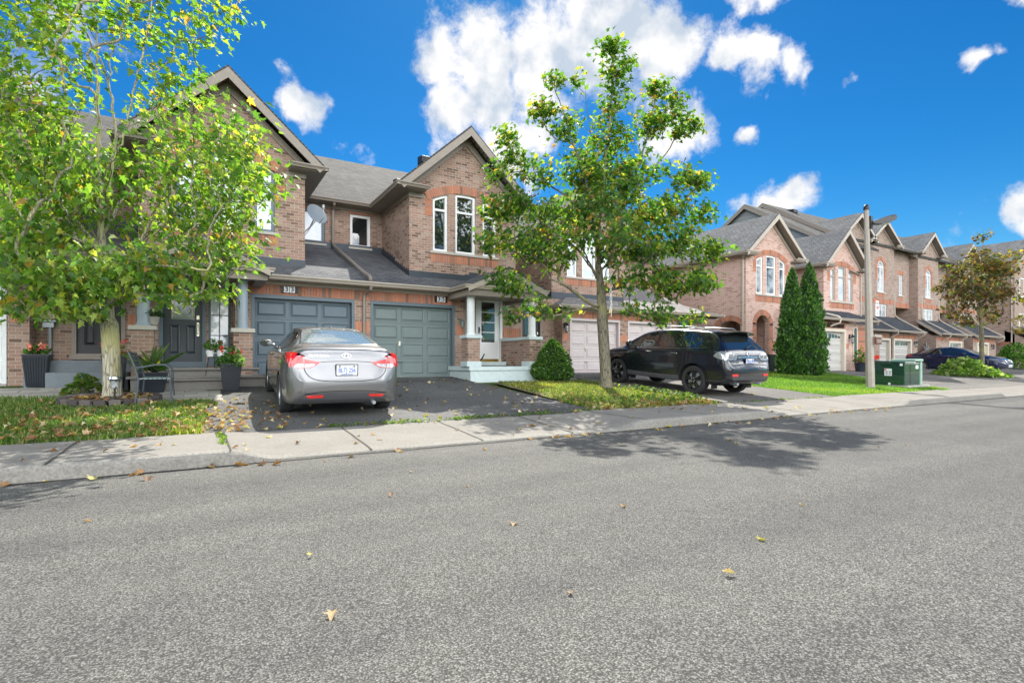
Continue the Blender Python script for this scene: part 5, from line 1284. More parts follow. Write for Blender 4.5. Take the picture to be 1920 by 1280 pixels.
M['under'] = plain('underbody', (.012, .012, .012), .9)

def plate(car, z, y, txt, w=.305, h=.152, tilt=0):
    root = car.root
    m = MB(); m.box(-w / 2 - .014, w / 2 + .014, y - .012, y, z - h / 2 - .014, z + h / 2 + .014); f = m.build('plate_frame', M['black'], root, bevel=.003)
    m = MB(); m.box(-w / 2, w / 2, y - .016, y - .0125, z - h / 2, z + h / 2); p = m.build('licence_plate', M['white'], f)
    text_obj('plate_lettering', txt, .098, M['plateblue'], p, (0, y - .018, z - .004), (R(90), 0, 0), .001, sx=.72, bold=.002)
    m = MB(); m.box(-w / 2 + .03, -w / 2 + .06, y - .0175, y - .0161, z + h / 2 - .03, z + h / 2 - .01); m.cut(); m.box(w / 2 - .06, w / 2 - .03, y - .0175, y - .0161, z + h / 2 - .03, z + h / 2 - .01); m.build('plate_screw', M['black'], p)
    m = MB(); m.box(-.09, .09, y - .018, y - .0165, z - h / 2 + .006, z - h / 2 + .018); m.build('plate_motto', M['plateblue'], p)
    return f
def mirror_part(fn):
    for sg, side in ((-1, 'L'), (1, 'R')): fn(sg, side)

def lin(a, b, n): return list(np.linspace(a, b, n))
def build_sedan():
    t = thing('parked_sedan', 'metallic grey sedan with red wraparound tail lamps in front of the slate garage doors', 'car')
    prof = dict(
        zr=[(0, .60), (.03, .72), (.07, .90), (.10, 1.01), (.135, 1.065), (.25, 1.085), (.52, 1.115), (.8, 1.205), (1.15, 1.312), (1.45, 1.36), (1.9, 1.375), (2.35, 1.352), (2.7, 1.285), (3.3, 1.045), (3.48, .985), (3.9, .90), (4.28, .79), (4.45, .68), (4.53, .58)],
        zb=[(0, .40), (.05, .29), (.14, .225), (.5, .19), (1.5, .17), (3.2, .17), (4.2, .18), (4.45, .24), (4.53, .33)],
        w=[(0, .62), (.03, .70), (.07, .765), (.14, .815), (.3, .85), (.7, .875), (1.5, .885), (3.2, .885), (3.9, .868), (4.2, .815), (4.42, .66), (4.53, .45)],
        zs=[(0, .57), (.05, .78), (.1, .925), (.2, .985), (.5, 1.005), (1.2, .985), (2.3, .94), (3.2, .905), (3.8, .84), (4.3, .70), (4.53, .54)],
        wb=[(0, .58), (.07, .71), (.2, .775), (.5, .80), (1.2, .815), (2.5, .825), (3.4, .81), (4.0, .75), (4.4, .56), (4.53, .42)],
        wr=[(0, .5), (.1, .62), (.3, .655), (.55, .64), (.9, .575), (1.35, .52), (1.9, .53), (2.5, .535), (2.8, .57), (3.3, .66), (3.5, .68), (4.1, .58), (4.4, .45), (4.53, .35)],
        dz=[(0, .02), (.3, .03), (.8, .045), (1.4, .055), (2.4, .055), (3.3, .03), (3.6, .035), (4.53, .03)])
    st = [0, .008, .02, .035, .05, .065, .08, .095, .11, .125, .14, .17, .21] + lin(.26, 4.2, 54) + lin(4.25, 4.53, 8)
    c = Car(t, prof, 4.53, st, M['silver_paint'], M['under'], [(.95, .315), (3.65, .315)], .345)
    # rear window, windscreen, side windows
    c.patch('T', [(-.49, 1.31), (-.25, 1.345), (0, 1.352), (.25, 1.345), (.49, 1.31)], [(-.585, .64), (-.3, .565), (0, .55), (.3, .565), (.585, .64)], 'rear_window', M['rearglass'], .003, 22, 12)
    rw = bpy.data.objects['rear_window']; c.seam('T', [(-.50, 1.325), (-.25, 1.36), (0, 1.367), (.25, 1.36), (.50, 1.325)], .009, M['black'], 'window_seal', .002); c.seam('T', [(-.6, .63), (-.3, .55), (0, .535), (.3, .55), (.6, .63)], .009, M['black'], 'window_seal', .002)
    for sg in (-1, 1): c.seam('T', [(sg * .498, 1.325), (sg * .56, .95), (sg * .602, .63)], .008, M['black'], 'window_seal', .002)
    c.patch('T', [(-.5, 2.6), (0, 2.66), (.5, 2.6)], [(-.62, 3.36), (0, 3.46), (.62, 3.36)], 'windscreen', M['carglass'], .003, 18, 10)
    def sides(sg, sd):
        c.patch(sd, [(1.05, 1.19), (1.35, 1.275), (1.75, 1.298), (1.98, 1.298)], [(.92, 1.06), (1.2, 1.02), (1.6, 1.0), (1.98, .99)], 'side_window', M['carglass'], .004, 16, 6)
        c.patch(sd, [(2.06, 1.297), (2.4, 1.272), (2.75, 1.185), (3.05, 1.045)], [(2.06, .985), (2.4, .975), (2.75, .96), (3.05, .95)], 'side_window', M['carglass'], .004, 16, 6)
        c.patch(sd, [(1.985, 1.298), (2.055, 1.297)], [(1.985, .985), (2.055, .985)], 'door_pillar', M['blackgloss'], .004, 3, 6)
        c.seam(sd, [(.95, 1.07), (1.3, 1.285), (1.75, 1.318), (2.4, 1.292), (3.08, 1.05)], .008, M['black'], 'window_trim', .003); c.seam(sd, [(.9, 1.05), (1.3, 1.0), (2.0, .975), (3.08, .94)], .007, M['black'], 'window_trim', .003)
        c.seam(sd, [(2.02, .98), (2.03, .7), (2.05, .36)]); c.seam(sd, [(1.10, .98), (1.02, .8), (1.25, .62), (1.33, .36)]); c.seam(sd, [(3.1, .93), (3.13, .7), (3.1, .36)]); c.seam(sd, [(1.33, .34), (2.2, .33), (3.1, .34)], .005)
        for yy in (1.3, 2.25):
            p, n = c.hit(sd, yy, .86); h = MB(); h.tube([p + n * .002 + Vector((0, -.09, 0)), p + n * .03 + Vector((0, -.06, 0)), p + n * .034, p + n * .03 + Vector((0, .06, 0)), p + n * .002 + Vector((0, .09, 0))], .012, 8); h.build('door_handle', M['silver_paint'], t, smooth=True)
        # wing mirror
        m = MB(); b = Vector((sg * .80, 2.92, .99)); m.tube([b, b + Vector((sg * .07, -.01, .02))], [.025, .02], 8)
        m.lathe([(.0, -.07), (.07, -.065), (.085, -.02), (.085, .03), (.05, .075), (0, .085)], (0, 0, 0), 16, axis='Y')
        k = len(m.v) - 6 * 16
        for i in range(k, len(m.v)):
            x, y, z = m.v[i]; m.v[i] = (b.x + sg * .13 + x * 1.35, b.y + y, b.z + .035 + z * .85)
        mi = m.build('wing_mirror', M['silver_paint'], t, smooth=True)
        g_ = MB(); g_.lathe([(.072, 0), (.0, -.003)], (0, 0, 0), 16, axis='Y'); g_.v = [(b.x + sg * .13 + x * 1.3, b.y - .073 + y, b.z + .035 + z * .8) for x, y, z in g_.v]; g_.build('mirror_glass', M['carglass'], mi)
        # tail lamp: outer piece on the wing and inner piece on the boot lid
        x = lambda v: sg * v
        o = c.patch('B', [(x(.785), .968), (x(.74), .962), (x(.68), .938), (x(.615), .912)], [(x(.775), .80), (x(.72), .775), (x(.66), .77), (x(.615), .772)], 'tail_lamp', M['lampred'], .010, 12, 8)
        c.patch(sd, [(.06, .985), (.2, 1.0), (.40, .985)], [(.04, .79), (.16, .84), (.40, .972)], 'tail_lamp', M['lampred'], .008, 12, 6)
        i_ = c.patch('B', [(x(.605), .908), (x(.53), .889), (x(.45), .873), (x(.38), .862)], [(x(.605), .772), (x(.53), .778), (x(.45), .81), (x(.38), .858)], 'tail_lamp', M['lampred'], .010, 12, 6)
        c.patch('B', [(x(.75), .80), (x(.71), .832), (x(.66), .838), (x(.62), .836)], [(x(.735), .783), (x(.70), .778), (x(.66), .777), (x(.62), .779)], 'reverse_lamp', M['lampclear'], .0135, 10, 4, parent=o)
        c.patch('B', [(x(.60), .835), (x(.53), .832), (x(.46), .838)], [(x(.60), .779), (x(.53), .786), (x(.46), .815)], 'reverse_lamp', M['lampclear'], .0135, 10, 4, parent=i_)
        c.patch('B', [(x(.34), .375), (x(.45), .372), (x(.58), .362)], [(x(.34), .335), (x(.45), .33), (x(.55), .328)], 'bumper_reflector', M['reflector'], .008, 10, 4)
        for yy in (.95, 3.65): c.wheel(sg * .775, yy, .315, .205, M['silver_rim'], 'ten')
        c.patch('F', [(x(.40), .74), (x(.55), .77), (x(.68), .80)], [(x(.42), .66), (x(.55), .67), (x(.68), .70)], 'headlamp', M['lampclear'], .006, 10, 4)
    mirror_part(sides)
    c.seam('B', [(-.61, .772), (-.58, .70), (-.50, .625), (-.33, .585), (0, .572), (.33, .585), (.50, .625), (.58, .70), (.61, .772)], .006, off=.002)
    c.seam('B', [(-.38, .862), (-.2, .872), (0, .875), (.2, .872), (.38, .862)], .004, off=.002)
    c.seam('B', [(-.60, .385), (-.35, .42), (0, .428), (.35, .42), (.60, .385)], .006, off=.002)
    c.patch('B', [(-.64, .335), (-.35, .40), (0, .412), (.35, .40), (.64, .335)], [(-.60, .30), (-.3, .295), (0, .295), (.3, .295), (.60, .30)], 'bumper_valance', M['mid_grey_plastic'], .004, 18, 5)
    py = c.hit('B', 0, .74)[0].y - .012; plate(c, .745, py, 'BLTJ·256')
    p, n = c.hit('B', 0, .955); sl = math.atan2(n.z, -n.y)
    em = MB(); em.tube([(.068 * math.cos(a), 0, .036 * math.sin(a)) for a in np.linspace(0, 2 * math.pi, 25)], .007, 6)
    em.tube([(-.03, 0, -.026), (-.018, 0, .024)], .006, 6); em.tube([(.018, 0, -.024), (.03, 0, .026)], .006, 6); em.tube([(-.024, 0, -.004), (.0, 0, .003), (.024, 0, .004)], .006, 6)
    e = em.build('emblem', M['chrome'], t, smooth=True); e.location = p + n * .008; e.rotation_euler = (-sl, 0, 0)
    p, n = c.hit('B', -.40, .95); text_obj('model_lettering', 'ELANTRA', .05, M['chrome'], t, p + n * .016, (R(90) - sl, 0, R(-1)), .003, sx=1.35)
    m = MB(); m.tube([(.42, .12, .24), (.42, .0, .235)], .028, 10); m.build('exhaust_pipe', M['steel'], t, smooth=True)
    m = MB(); m.box(-.6, .6, .3, 4.2, .2, .3); m.build('underbody', M['under'], t)
    m = MB(); m.box(-.012, .012, 1.42, 1.52, 1.35, 1.385); m.build('roof_aerial', M['silver_paint'], t, bevel=.008)
    t.location = (1.975, 8.32, g(9.2) + .01 - DSL * .95); t.rotation_euler = (math.atan(DSL), 0, R(-2.2))
    return t

def build_suv():
    t = thing('parked_suv', 'glossy black-blue SUV with clear tail lamps and black wheels behind the middle maple', 'car')
    prof = dict(
        zr=[(0, .74), (.04, .79), (.075, .84), (.10, .93), (.125, 1.05), (.16, 1.12), (.30, 1.27), (.46, 1.44), (.60, 1.555), (.72, 1.60), (1.1, 1.632), (1.8, 1.648), (2.4, 1.62), (2.8, 1.545), (3.3, 1.30), (3.62, 1.125), (3.9, 1.07), (4.35, .97), (4.58, .84), (4.70, .70), (4.73, .62)],
        zb=[(0, .50), (.04, .40), (.12, .34), (.4, .30), (1.5, .27), (3.2, .27), (4.2, .28), (4.6, .32), (4.73, .42)],
        w=[(0, .70), (.04, .80), (.1, .855), (.25, .89), (.6, .915), (1.5, .922), (3.3, .922), (4.0, .905), (4.4, .84), (4.6, .70), (4.73, .48)],
        zs=[(0, .71), (.06, .80), (.11, .96), (.2, 1.08), (.5, 1.13), (1.2, 1.115), (2.4, 1.07), (3.3, 1.035), (3.9, .99), (4.4, .88), (4.73, .60)],
        wb=[(0, .66), (.08, .79), (.2, .835), (.5, .862), (1.2, .872), (2.5, .875), (3.5, .86), (4.1, .80), (4.5, .66), (4.73, .45)],
        wr=[(0, .6), (.1, .74), (.2, .76), (.45, .68), (.7, .60), (1.2, .60), (1.9, .605), (2.6, .60), (2.9, .63), (3.4, .72), (3.7, .745), (4.3, .64), (4.6, .5), (4.73, .38)],
        dz=[(0, .02), (.2, .02), (.6, .06), (1.0, .075), (2.4, .07), (3.3, .03), (3.8, .04), (4.73, .03)])
    st = [0, .015, .03, .045, .06, .075, .085, .095, .105, .115, .13, .15, .175, .21] + lin(.26, 4.4, 56) + lin(4.44, 4.73, 9)
    c = Car(t, prof, 4.73, st, M['navy_black'], M['under'], [(.99, .36), (3.705, .36)], .405)
    c.patch('T', [(-.52, .58), (0, .60), (.52, .58)], [(-.66, .21), (0, .185), (.66, .21)], 'rear_window', M['carglass'], .004, 18, 10)
    c.patch('T', [(-.55, 2.72), (0, 2.78), (.55, 2.72)], [(-.68, 3.52), (0, 3.62), (.68, 3.52)], 'windscreen', M['carglass'], .004, 18, 10)
    # roof spoiler
    m = MB(); P = []
    for x in np.linspace(-.58, .58, 15):
        e = 1 - abs(x / .58) ** 3; P.append([(x, .74, 1.585 - .03 * (x / .58) ** 2), (x, .55, 1.612 - .04 * (x / .58) ** 2), (x, .36 - .04 * e, 1.60 - .05 * (x / .58) ** 2), (x, .36 - .04 * e, 1.575 - .05 * (x / .58) ** 2), (x, .56, 1.53 - .05 * (x / .58) ** 2)])
    m.grid(P); m.add([P[0][i] for i in range(5)], [(0, 1, 2, 3, 4)]); m.add([P[-1][i] for i in range(5)], [(4, 3, 2, 1, 0)]); m.build('roof_spoiler', M['blackgloss'], t, smooth=True)
    def sides(sg, sd):
        x = lambda v: sg * v
        c.patch(sd, [(.80, 1.28), (.98, 1.42), (1.22, 1.515)], [(.68, 1.185), (.95, 1.165), (1.16, 1.155)], 'side_window', M['carglass'], .004, 10, 6)
        c.patch(sd, [(1.31, 1.53), (1.5, 1.545)], [(1.20, 1.155), (1.42, 1.15)], 'side_window', M['carglass'], .004, 8, 6)
        c.patch(sd, [(1.54, 1.548), (1.9, 1.555), (2.24, 1.548)], [(1.46, 1.148), (1.85, 1.135), (2.24, 1.125)], 'side_window', M['carglass'], .004, 14, 6)
        c.patch(sd, [(2.36, 1.54), (2.7, 1.47), (3.0, 1.33), (3.25, 1.17)], [(2.36, 1.12), (2.7, 1.11), (3.0, 1.10), (3.25, 1.09)], 'side_window', M['carglass'], .004, 14, 6)
        c.seam(sd, [(.66, 1.178), (1.2, 1.14), (2.2, 1.11), (3.3, 1.075)], .008, M['black'], 'window_trim', .003)
        c.seam(sd, [(1.25, 1.52), (1.19, 1.155)], .007, M['chrome'], 'window_divider', .007); c.seam(sd, [(1.52, 1.545), (1.44, 1.15)], .007, M['chrome'], 'window_divider', .007); c.seam(sd, [(.66, 1.165), (1.2, 1.127), (2.2, 1.097), (3.3, 1.062)], .004, M['chrome'], 'window_trim', .006)
        c.seam(sd, [(2.30, 1.56), (2.3, 1.1), (2.29, .8), (2.31, .45)], .005); c.seam(sd, [(1.5, 1.14), (1.36, .95), (1.35, .8), (1.45, .62), (1.5, .45)], .005); c.seam(sd, [(3.3, 1.06), (3.32, .8), (3.29, .45)], .005)
        c.seam(sd, [(1.45, .60), (2.3, .585), (3.27, .58)], .012, M['blackgloss'], 'rubbing_strip', .006)
        c.patch(sd, [(1.42, .43), (2.3, .41), (3.3, .42)], [(1.42, .31), (2.3, .29), (3.3, .30)], 'sill_trim', M['mid_grey_plastic'], .006, 16, 4)
        for yy in (1.62, 2.52):
            p, n = c.hit(sd, yy, .985); h = MB(); h.tube([p + n * .002 + Vector((0, -.10, 0)), p + n * .03 + Vector((0, -.07, 0)), p + n * .036, p + n * .03 + Vector((0, .07, 0)), p + n * .002 + Vector((0, .1, 0))], .014, 8); h.build('door_handle', M['chrome'], t, smooth=True)
        b = Vector((sg * .86, 3.12, 1.12)); m = MB(); m.tube([b, b + Vector((sg * .1, 0, .02))], [.03, .025], 8); k = len(m.v)
        m.lathe([(0, -.07), (.075, -.065), (.095, -.02), (.095, .03), (.06, .08), (0, .09)], (0, 0, 0), 16, axis='Y')
        for i in range(k, len(m.v)): q = m.v[i]; m.v[i] = (b.x + sg * .17 + q[0] * 1.2, b.y + q[1], b.z + .05 + q[2] * .95)
        mi = m.build('wing_mirror', M['navy_black'], t, smooth=True)
        g_ = MB(); g_.lathe([(.078, 0), (.0, -.003)], (0, 0, 0), 16, axis='Y'); g_.v = [(b.x + sg * .17 + a * 1.15, b.y - .073 + d, b.z + .05 + e * .9) for a, d, e in g_.v]; g_.build('mirror_glass', M['carglass'], mi)
        # roof rail
        r = MB(); r.tube([(x(.575), .86, 1.60), (x(.585), .98, 1.665), (x(.595), 1.5, 1.685), (x(.595), 2.1, 1.68), (x(.585), 2.5, 1.645), (x(.575), 2.58, 1.60)], .017, 8); r.build('roof_rail', M['silver_rim'], t, smooth=True)
        # clear lamps
        o = c.patch('B', [(x(.835), 1.03), (x(.76), 1.075), (x(.66), 1.085), (x(.60), 1.075)], [(x(.83), .93), (x(.76), .905), (x(.66), .90), (x(.60), .905)], 'tail_lamp', M['lampclear'], .012, 12, 6)
        c.patch(sd, [(.10, 1.08), (.25, 1.10), (.36, 1.05), (.42, .99)], [(.07, .91), (.2, .915), (.34, .94), (.42, .985)], 'tail_lamp', M['lampclear'], .010, 12, 6)
        i_ = c.patch('B', [(x(.59), 1.07), (x(.5), 1.055), (x(.42), 1.0)], [(x(.59), .905), (x(.5), .91), (x(.42), .985)], 'tail_lamp', M['lampclear'], .012, 10, 6)
        for (lx, lz, rr, par) in ((.69, .99, .045, o), (.52, .985, .038, i_)):
            p, n = c.hit('B', x(lx), lz); q = MB(); q.lathe([(rr, -.02), (rr, -.004), (rr * .7, .002), (0, .002)], (0, 0, 0), 16, axis='Y'); lo = q.build('lamp_bulb', M['chrome'], par, smooth=True); lo.location = p + n * .012; lo.rotation_euler = (0, 0, 0)
        c.patch('B', [(x(.50), .575), (x(.62), .575), (x(.72), .57)], [(x(.50), .52), (x(.62), .52), (x(.70), .52)], 'bumper_reflector', M['reflector'], .008, 10, 4)
        for yy in (.99, 3.705): c.wheel(sg * .795, yy, .362, .235, M['black_rim'], 'five', .255)
        m = MB(); m.tube([(x(.42), .25, .33), (x(.45), .02, .33)], .03, 10); m.build('exhaust_pipe', M['steel'], t, smooth=True)
        f = MB(); f.box(x(.69) - .11, x(.69) + .11, .50, .512, .17, .46); f.cut(); f.box(x(.69) - .11, x(.69) + .11, 3.26, 3.272, .17, .46); f.build('mud_flap', M['rubber'], t)
        # flared arch lip
        for ya in (.99, 3.705): c.seam(sd, [(ya + .425 * math.cos(a), .36 + .425 * math.sin(a)) for a in np.linspace(-.1, math.pi + .1, 15)], .016, M['navy_black'], 'arch_lip', .012, 2)
        c.patch('F', [(x(.40), .88), (x(.55), .91), (x(.70), .92)], [(x(.42), .78), (x(.55), .79), (x(.70), .80)], 'headlamp', M['lampclear'], .006, 10, 4)
    mirror_part(sides)
    c.patch('B', [(-.66, .80), (-.3, .815), (0, .82), (.3, .815), (.66, .80)], [(-.66, .785), (-.3, .795), (0, .80), (.3, .795), (.66, .785)], 'bumper_step', M['mid_grey_plastic'], .006, 16, 3)
    c.patch('B', [(-.7, .50), (-.3, .50), (0, .50), (.3, .50), (.7, .50)], [(-.66, .43), (-.3, .43), (0, .43), (.3, .43), (.66, .43)], 'bumper_valance', M['mid_grey_plastic'], .006, 16, 4)
    c.patch('B', [(-.34, .985), (0, .99), (.34, .985)], [(-.34, .955), (0, .96), (.34, .955)], 'chrome_strip', M['chrome'], .022, 12, 4)
    yy = c.hit('B', 0, .9)[0].y - .02; plate(c, .885, yy - .01, 'CBKN 482', .30, .11)
    p, n = c.hit('B', 0, 1.055); sl = math.atan2(n.z, -n.y)
    em = MB(); em.tube([(.052 * math.cos(a), 0, .042 * math.sin(a)) for a in np.linspace(0, 2 * math.pi, 25)], .007, 6); em.tube([(-.012, 0, .028), (-.02, 0, -.018), (.03, 0, -.02)], .007, 6)
    e = em.build('emblem', M['chrome'], t, smooth=True); e.location = p + n * .01; e.rotation_euler = (-sl, 0, 0)
    p, n = c.hit('B', -.50, .855); text_obj('maker_lettering', 'LEXUS', .055, M['chrome'], t, p + n * .01, (R(90), 0, R(-4)), .004, sx=1.3, bold=.002)
    p, n = c.hit('B', .50, .855); text_obj('model_lettering', 'RX 330', .05, M['chrome'], t, p + n * .01, (R(90), 0, R(4)), .004, bold=.002)
    m = MB(); a, b = c.hit('T', .02, .2)[0], c.hit('T', .30, .27)[0]; m.tube([a + Vector((0, -.03, .03)), b + Vector((0, -.02, .03))], [.018, .01], 6); m.lathe([(.03, 0), (.03, .05), (.0, .055)], a + Vector((0, -.02, -.01)), 10); m.build('rear_wiper', M['black'], t)
    m = MB(); m.tube([(.45, .82, 1.6), (.50, .66, 1.80)], [.006, .003], 6); m.build('roof_aerial', M['black'], t)
    c.seam('B', [(-.585, 1.08), (-.59, .95), (-.595, .83)], .005, off=.003); c.seam('B', [(.585, 1.08), (.59, .95), (.595, .83)], .005, off=.003)
    m = MB(); m.box(-.62, .62, .4, 4.3, .26, .38); m.build('underbody', M['under'], t)
    t.location = (11.62, 8.26, g(9.2) + .01 - DSL * .95); t.rotation_euler = (math.atan(DSL), 0, R(1.5))
    return t

def build_far_car():
    t = thing('parked_hatchback', 'dark blue fastback car with silver grille parked nose to the street beside leafy ground cover', 'car')
    prof = dict(
        zr=[(0, .66), (.04, .85), (.08, 1.0), (.15, 1.07), (.5, 1.15), (1.0, 1.33), (1.6, 1.47), (2.0, 1.49), (2.5, 1.45), (2.85, 1.36), (3.4, 1.10), (3.6, 1.03), (4.1, .96), (4.5, .84), (4.68, .70), (4.75, .58)],
        zb=[(0, .42), (.08, .32), (.4, .24), (1.5, .21), (3.2, .21), (4.3, .22), (4.6, .27), (4.75, .36)],
        w=[(0, .64), (.05, .76), (.15, .85), (.4, .895), (1.2, .92), (3.4, .92), (4.1, .90), (4.45, .82), (4.65, .68), (4.75, .5)],
        zs=[(0, .62), (.06, .9), (.2, 1.04), (.6, 1.06), (1.5, 1.03), (2.6, .99), (3.5, .95), (4.2, .86), (4.6, .70), (4.75, .54)],
        wb=[(0, .6), (.1, .78), (.4, .85), (1.2, .86), (2.6, .87), (3.6, .85), (4.3, .75), (4.75, .45)],
        wr=[(0, .5), (.1, .68), (.5, .66), (1.0, .58), (1.6, .54), (2.6, .55), (3.0, .60), (3.5, .71), (4.2, .62), (4.75, .38)],
        dz=[(0, .02), (.8, .045), (2.4, .06), (3.4, .03), (4.75, .03)])
    c = Car(t, prof, 4.75, [0, .02, .04, .06, .08, .11, .15] + lin(.22, 4.4, 40) + lin(4.46, 4.75, 7), M['navy_paint'], M['under'], [(.95, .35), (3.75, .35)], .39)
    c.patch('T', [(-.52, 2.8), (0, 2.86), (.52, 2.8)], [(-.65, 3.46), (0, 3.56), (.65, 3.46)], 'windscreen', M['rearglass'], .004, 14, 8)
    c.patch('T', [(-.5, 1.3), (0, 1.34), (.5, 1.3)], [(-.58, .5), (0, .44), (.58, .5)], 'rear_window', M['carglass'], .004, 14, 8)
    def sides(sg, sd):
        x = lambda v: sg * v
        c.patch(sd, [(1.0, 1.23), (1.4, 1.37), (1.98, 1.415)], [(.9, 1.12), (1.4, 1.075), (1.98, 1.055)], 'side_window', M['carglass'], .004, 12, 6)
        c.patch(sd, [(2.06, 1.415), (2.5, 1.385), (2.9, 1.27), (3.2, 1.11)], [(2.06, 1.05), (2.5, 1.035), (2.9, 1.02), (3.2, 1.01)], 'side_window', M['carglass'], .004, 12, 6)
        c.seam(sd, [(.85, 1.12), (1.35, 1.395), (2.0, 1.44), (2.5, 1.41), (3.25, 1.10)], .012, M['chrome'], 'chrome_window_line', .005)
        c.seam(sd, [(2.02, 1.05), (2.04, .4)], .005); c.seam(sd, [(1.1, 1.05), (1.05, .85), (1.35, .6), (1.4, .4)], .005); c.seam(sd, [(3.25, 1.0), (3.22, .4)], .005)
        for yy in (1.35, 2.35):
            p, n = c.hit(sd, yy, .94); h = MB(); h.tube([p + Vector((0, -.09, 0)), p + n * .034, p + Vector((0, .09, 0))], .014, 6); h.build('door_handle', M['chrome'], t, smooth=True)
        m = MB(); m.lathe([(0, -.07), (.08, -.06), (.09, 0), (.06, .08), (0, .09)], (x(1.0), 3.02, 1.08), 14, axis='Y'); m.tube([(x(.86), 3.05, 1.03), (x(.97), 3.03, 1.06)], .025, 6); m.build('wing_mirror', M['navy_paint'], t, smooth=True)
        c.patch(sd, [(.05, 1.0), (.3, 1.02), (.5, 1.0)], [(.04, .9), (.3, .93), (.5, .98)], 'tail_lamp', M['lampred'], .006, 10, 4)
        c.patch('F', [(x(.42), .76), (x(.6), .80), (x(.74), .84)], [(x(.45), .70), (x(.6), .72), (x(.74), .76)], 'headlamp', M['lampclear'], .008, 10, 4)
        c.patch(sd, [(4.1, .85), (4.3, .83), (4.5, .77)], [(4.15, .80), (4.3, .75), (4.5, .71)], 'headlamp', M['lampclear'], .006, 8, 4)
        for yy in (.95, 3.75): c.wheel(x(.80), yy, .355, .235, M['silver_rim'], 'five', .26)
    mirror_part(sides)
    gr = c.patch('F', [(-.38, .72), (0, .74), (.38, .72)], [(-.30, .46), (0, .43), (.30, .46)], 'grille', M['black'], .012, 12, 8)
    pts = [(-.38, .72), (0, .745), (.38, .72), (.40, .6), (.30, .46), (0, .43), (-.30, .46), (-.40, .6), (-.38, .72)]
    m = MB(); m.tube([c.hit('F', a, b)[0] + c.hit('F', a, b)[1] * .02 for a, b in pts], .022, 6); m.build('grille_surround', M['chrome'], gr, smooth=True)
    m = MB(); m.box(-.26, .26, 4.765, 4.775, .38, .50); m.build('licence_plate', M['white'], t)
    m = MB(); m.box(-.6, .6, .4, 4.3, .22, .32); m.build('underbody', M['under'], t)
    t.location = (38.3, 16.0, .47); t.rotation_euler = (math.atan(-.018), 0, R(180))
    return t
SEDAN = build_sedan(); SUV = build_suv(); FARCAR = build_far_car()
# ---------------------------------------------------------------- foliage
def arr_mesh(name, V, loops, counts, mats, parent=None, cols=None, mi=None, smooth=False):
    me = bpy.data.meshes.new(name); V = np.asarray(V, np.float32); loops = np.asarray(loops, np.int32); counts = np.asarray(counts, np.int32)
    me.vertices.add(len(V)); me.vertices.foreach_set('co', V.ravel()); me.loops.add(len(loops)); me.loops.foreach_set('vertex_index', loops)
    me.polygons.add(len(counts)); st = np.concatenate([[0], np.cumsum(counts)[:-1]]).astype(np.int32); me.polygons.foreach_set('loop_start', st); me.polygons.foreach_set('loop_total', counts)
    for m in (mats if isinstance(mats, (list, tuple)) else [mats]): me.materials.append(m)
    if cols is not None:
        a = me.attributes.new('leafcol', 'FLOAT_COLOR', 'FACE'); c = np.ones((len(counts), 4), np.float32); c[:, :3] = cols; a.data.foreach_set('color', c.ravel())
    me.update(calc_edges=True); me.validate()
    if smooth: me.shade_smooth()
    o = bpy.data.objects.new(name, me); COL.objects.link(o)
    if parent is not None: o.parent = parent
    return o

MAPLE_R = np.array([(0, .04), (.14, -.04), (.40, .02), (.26, .22), (.60, .52), (.27, .45), (.20, .66), (0, 1.05)])
OVAL_R = np.array([(0, 0), (.12, .06), (.24, .25), (.27, .48), (.2, .74), (0, 1.0)])
BLADE_R = np.array([(0, 0), (.06, .15), (.05, .6), (0, 1.0)])
def leaf_arrays(C, N, D, S, half, fold=.3, curl=.12):
    """C centres, N normals, D tip directions, S sizes -> verts, loops, counts (two folded halves per leaf)"""
    k = len(half); n = len(C)
    X = np.cross(D, N); X /= np.linalg.norm(X, axis=1, keepdims=True) + 1e-9; Z = np.cross(X, D)
    mid = [0, k - 1]; R_ = [i for i in range(k) if i not in mid]
    pts = [half[0], half[-1]] + [half[i] for i in R_] + [half[i] * np.array([-1, 1]) for i in R_]
    V = np.zeros((n, len(pts), 3))
    for i, (x, y) in enumerate(pts):
        V[:, i] = C + (X * x + D * (y - .4) + Z * (abs(x) * fold - curl * (y - .2) ** 2)[..., None] if isinstance(fold, np.ndarray) else X * x + D * (y - .4) + Z * (abs(x) * fold - curl * (y - .2) ** 2)) * S[:, None]
    h = len(R_); fr = [0] + [2 + i for i in range(h)] + [1]; fl = [1] + [2 + h + i for i in reversed(range(h))] + [0]
    base = (np.arange(n) * len(pts))[:, None]
    loops = np.concatenate([base + np.array(fr), base + np.array(fl)], axis=1).ravel()
    return V.reshape(-1, 3), loops, np.full(2 * n, h + 2)

def unit_v(a): return a / (np.linalg.norm(a, axis=-1, keepdims=True) + 1e-9)
def at(px, py, d):
    t, v = (px - 960) / 1000, (678 - py) / 1000; s, c = math.sin(YAW), math.cos(YAW)
    return np.array([d * (s + t * c), d * (c - t * s), CAMZ + d * v])

def pick_cols(rng, n, pal, w):
    idx = rng.choice(len(pal), n, p=np.array(w) / sum(w)); c = np.array(pal)[idx] * rng.uniform(.78, 1.25, (n, 1)); return c

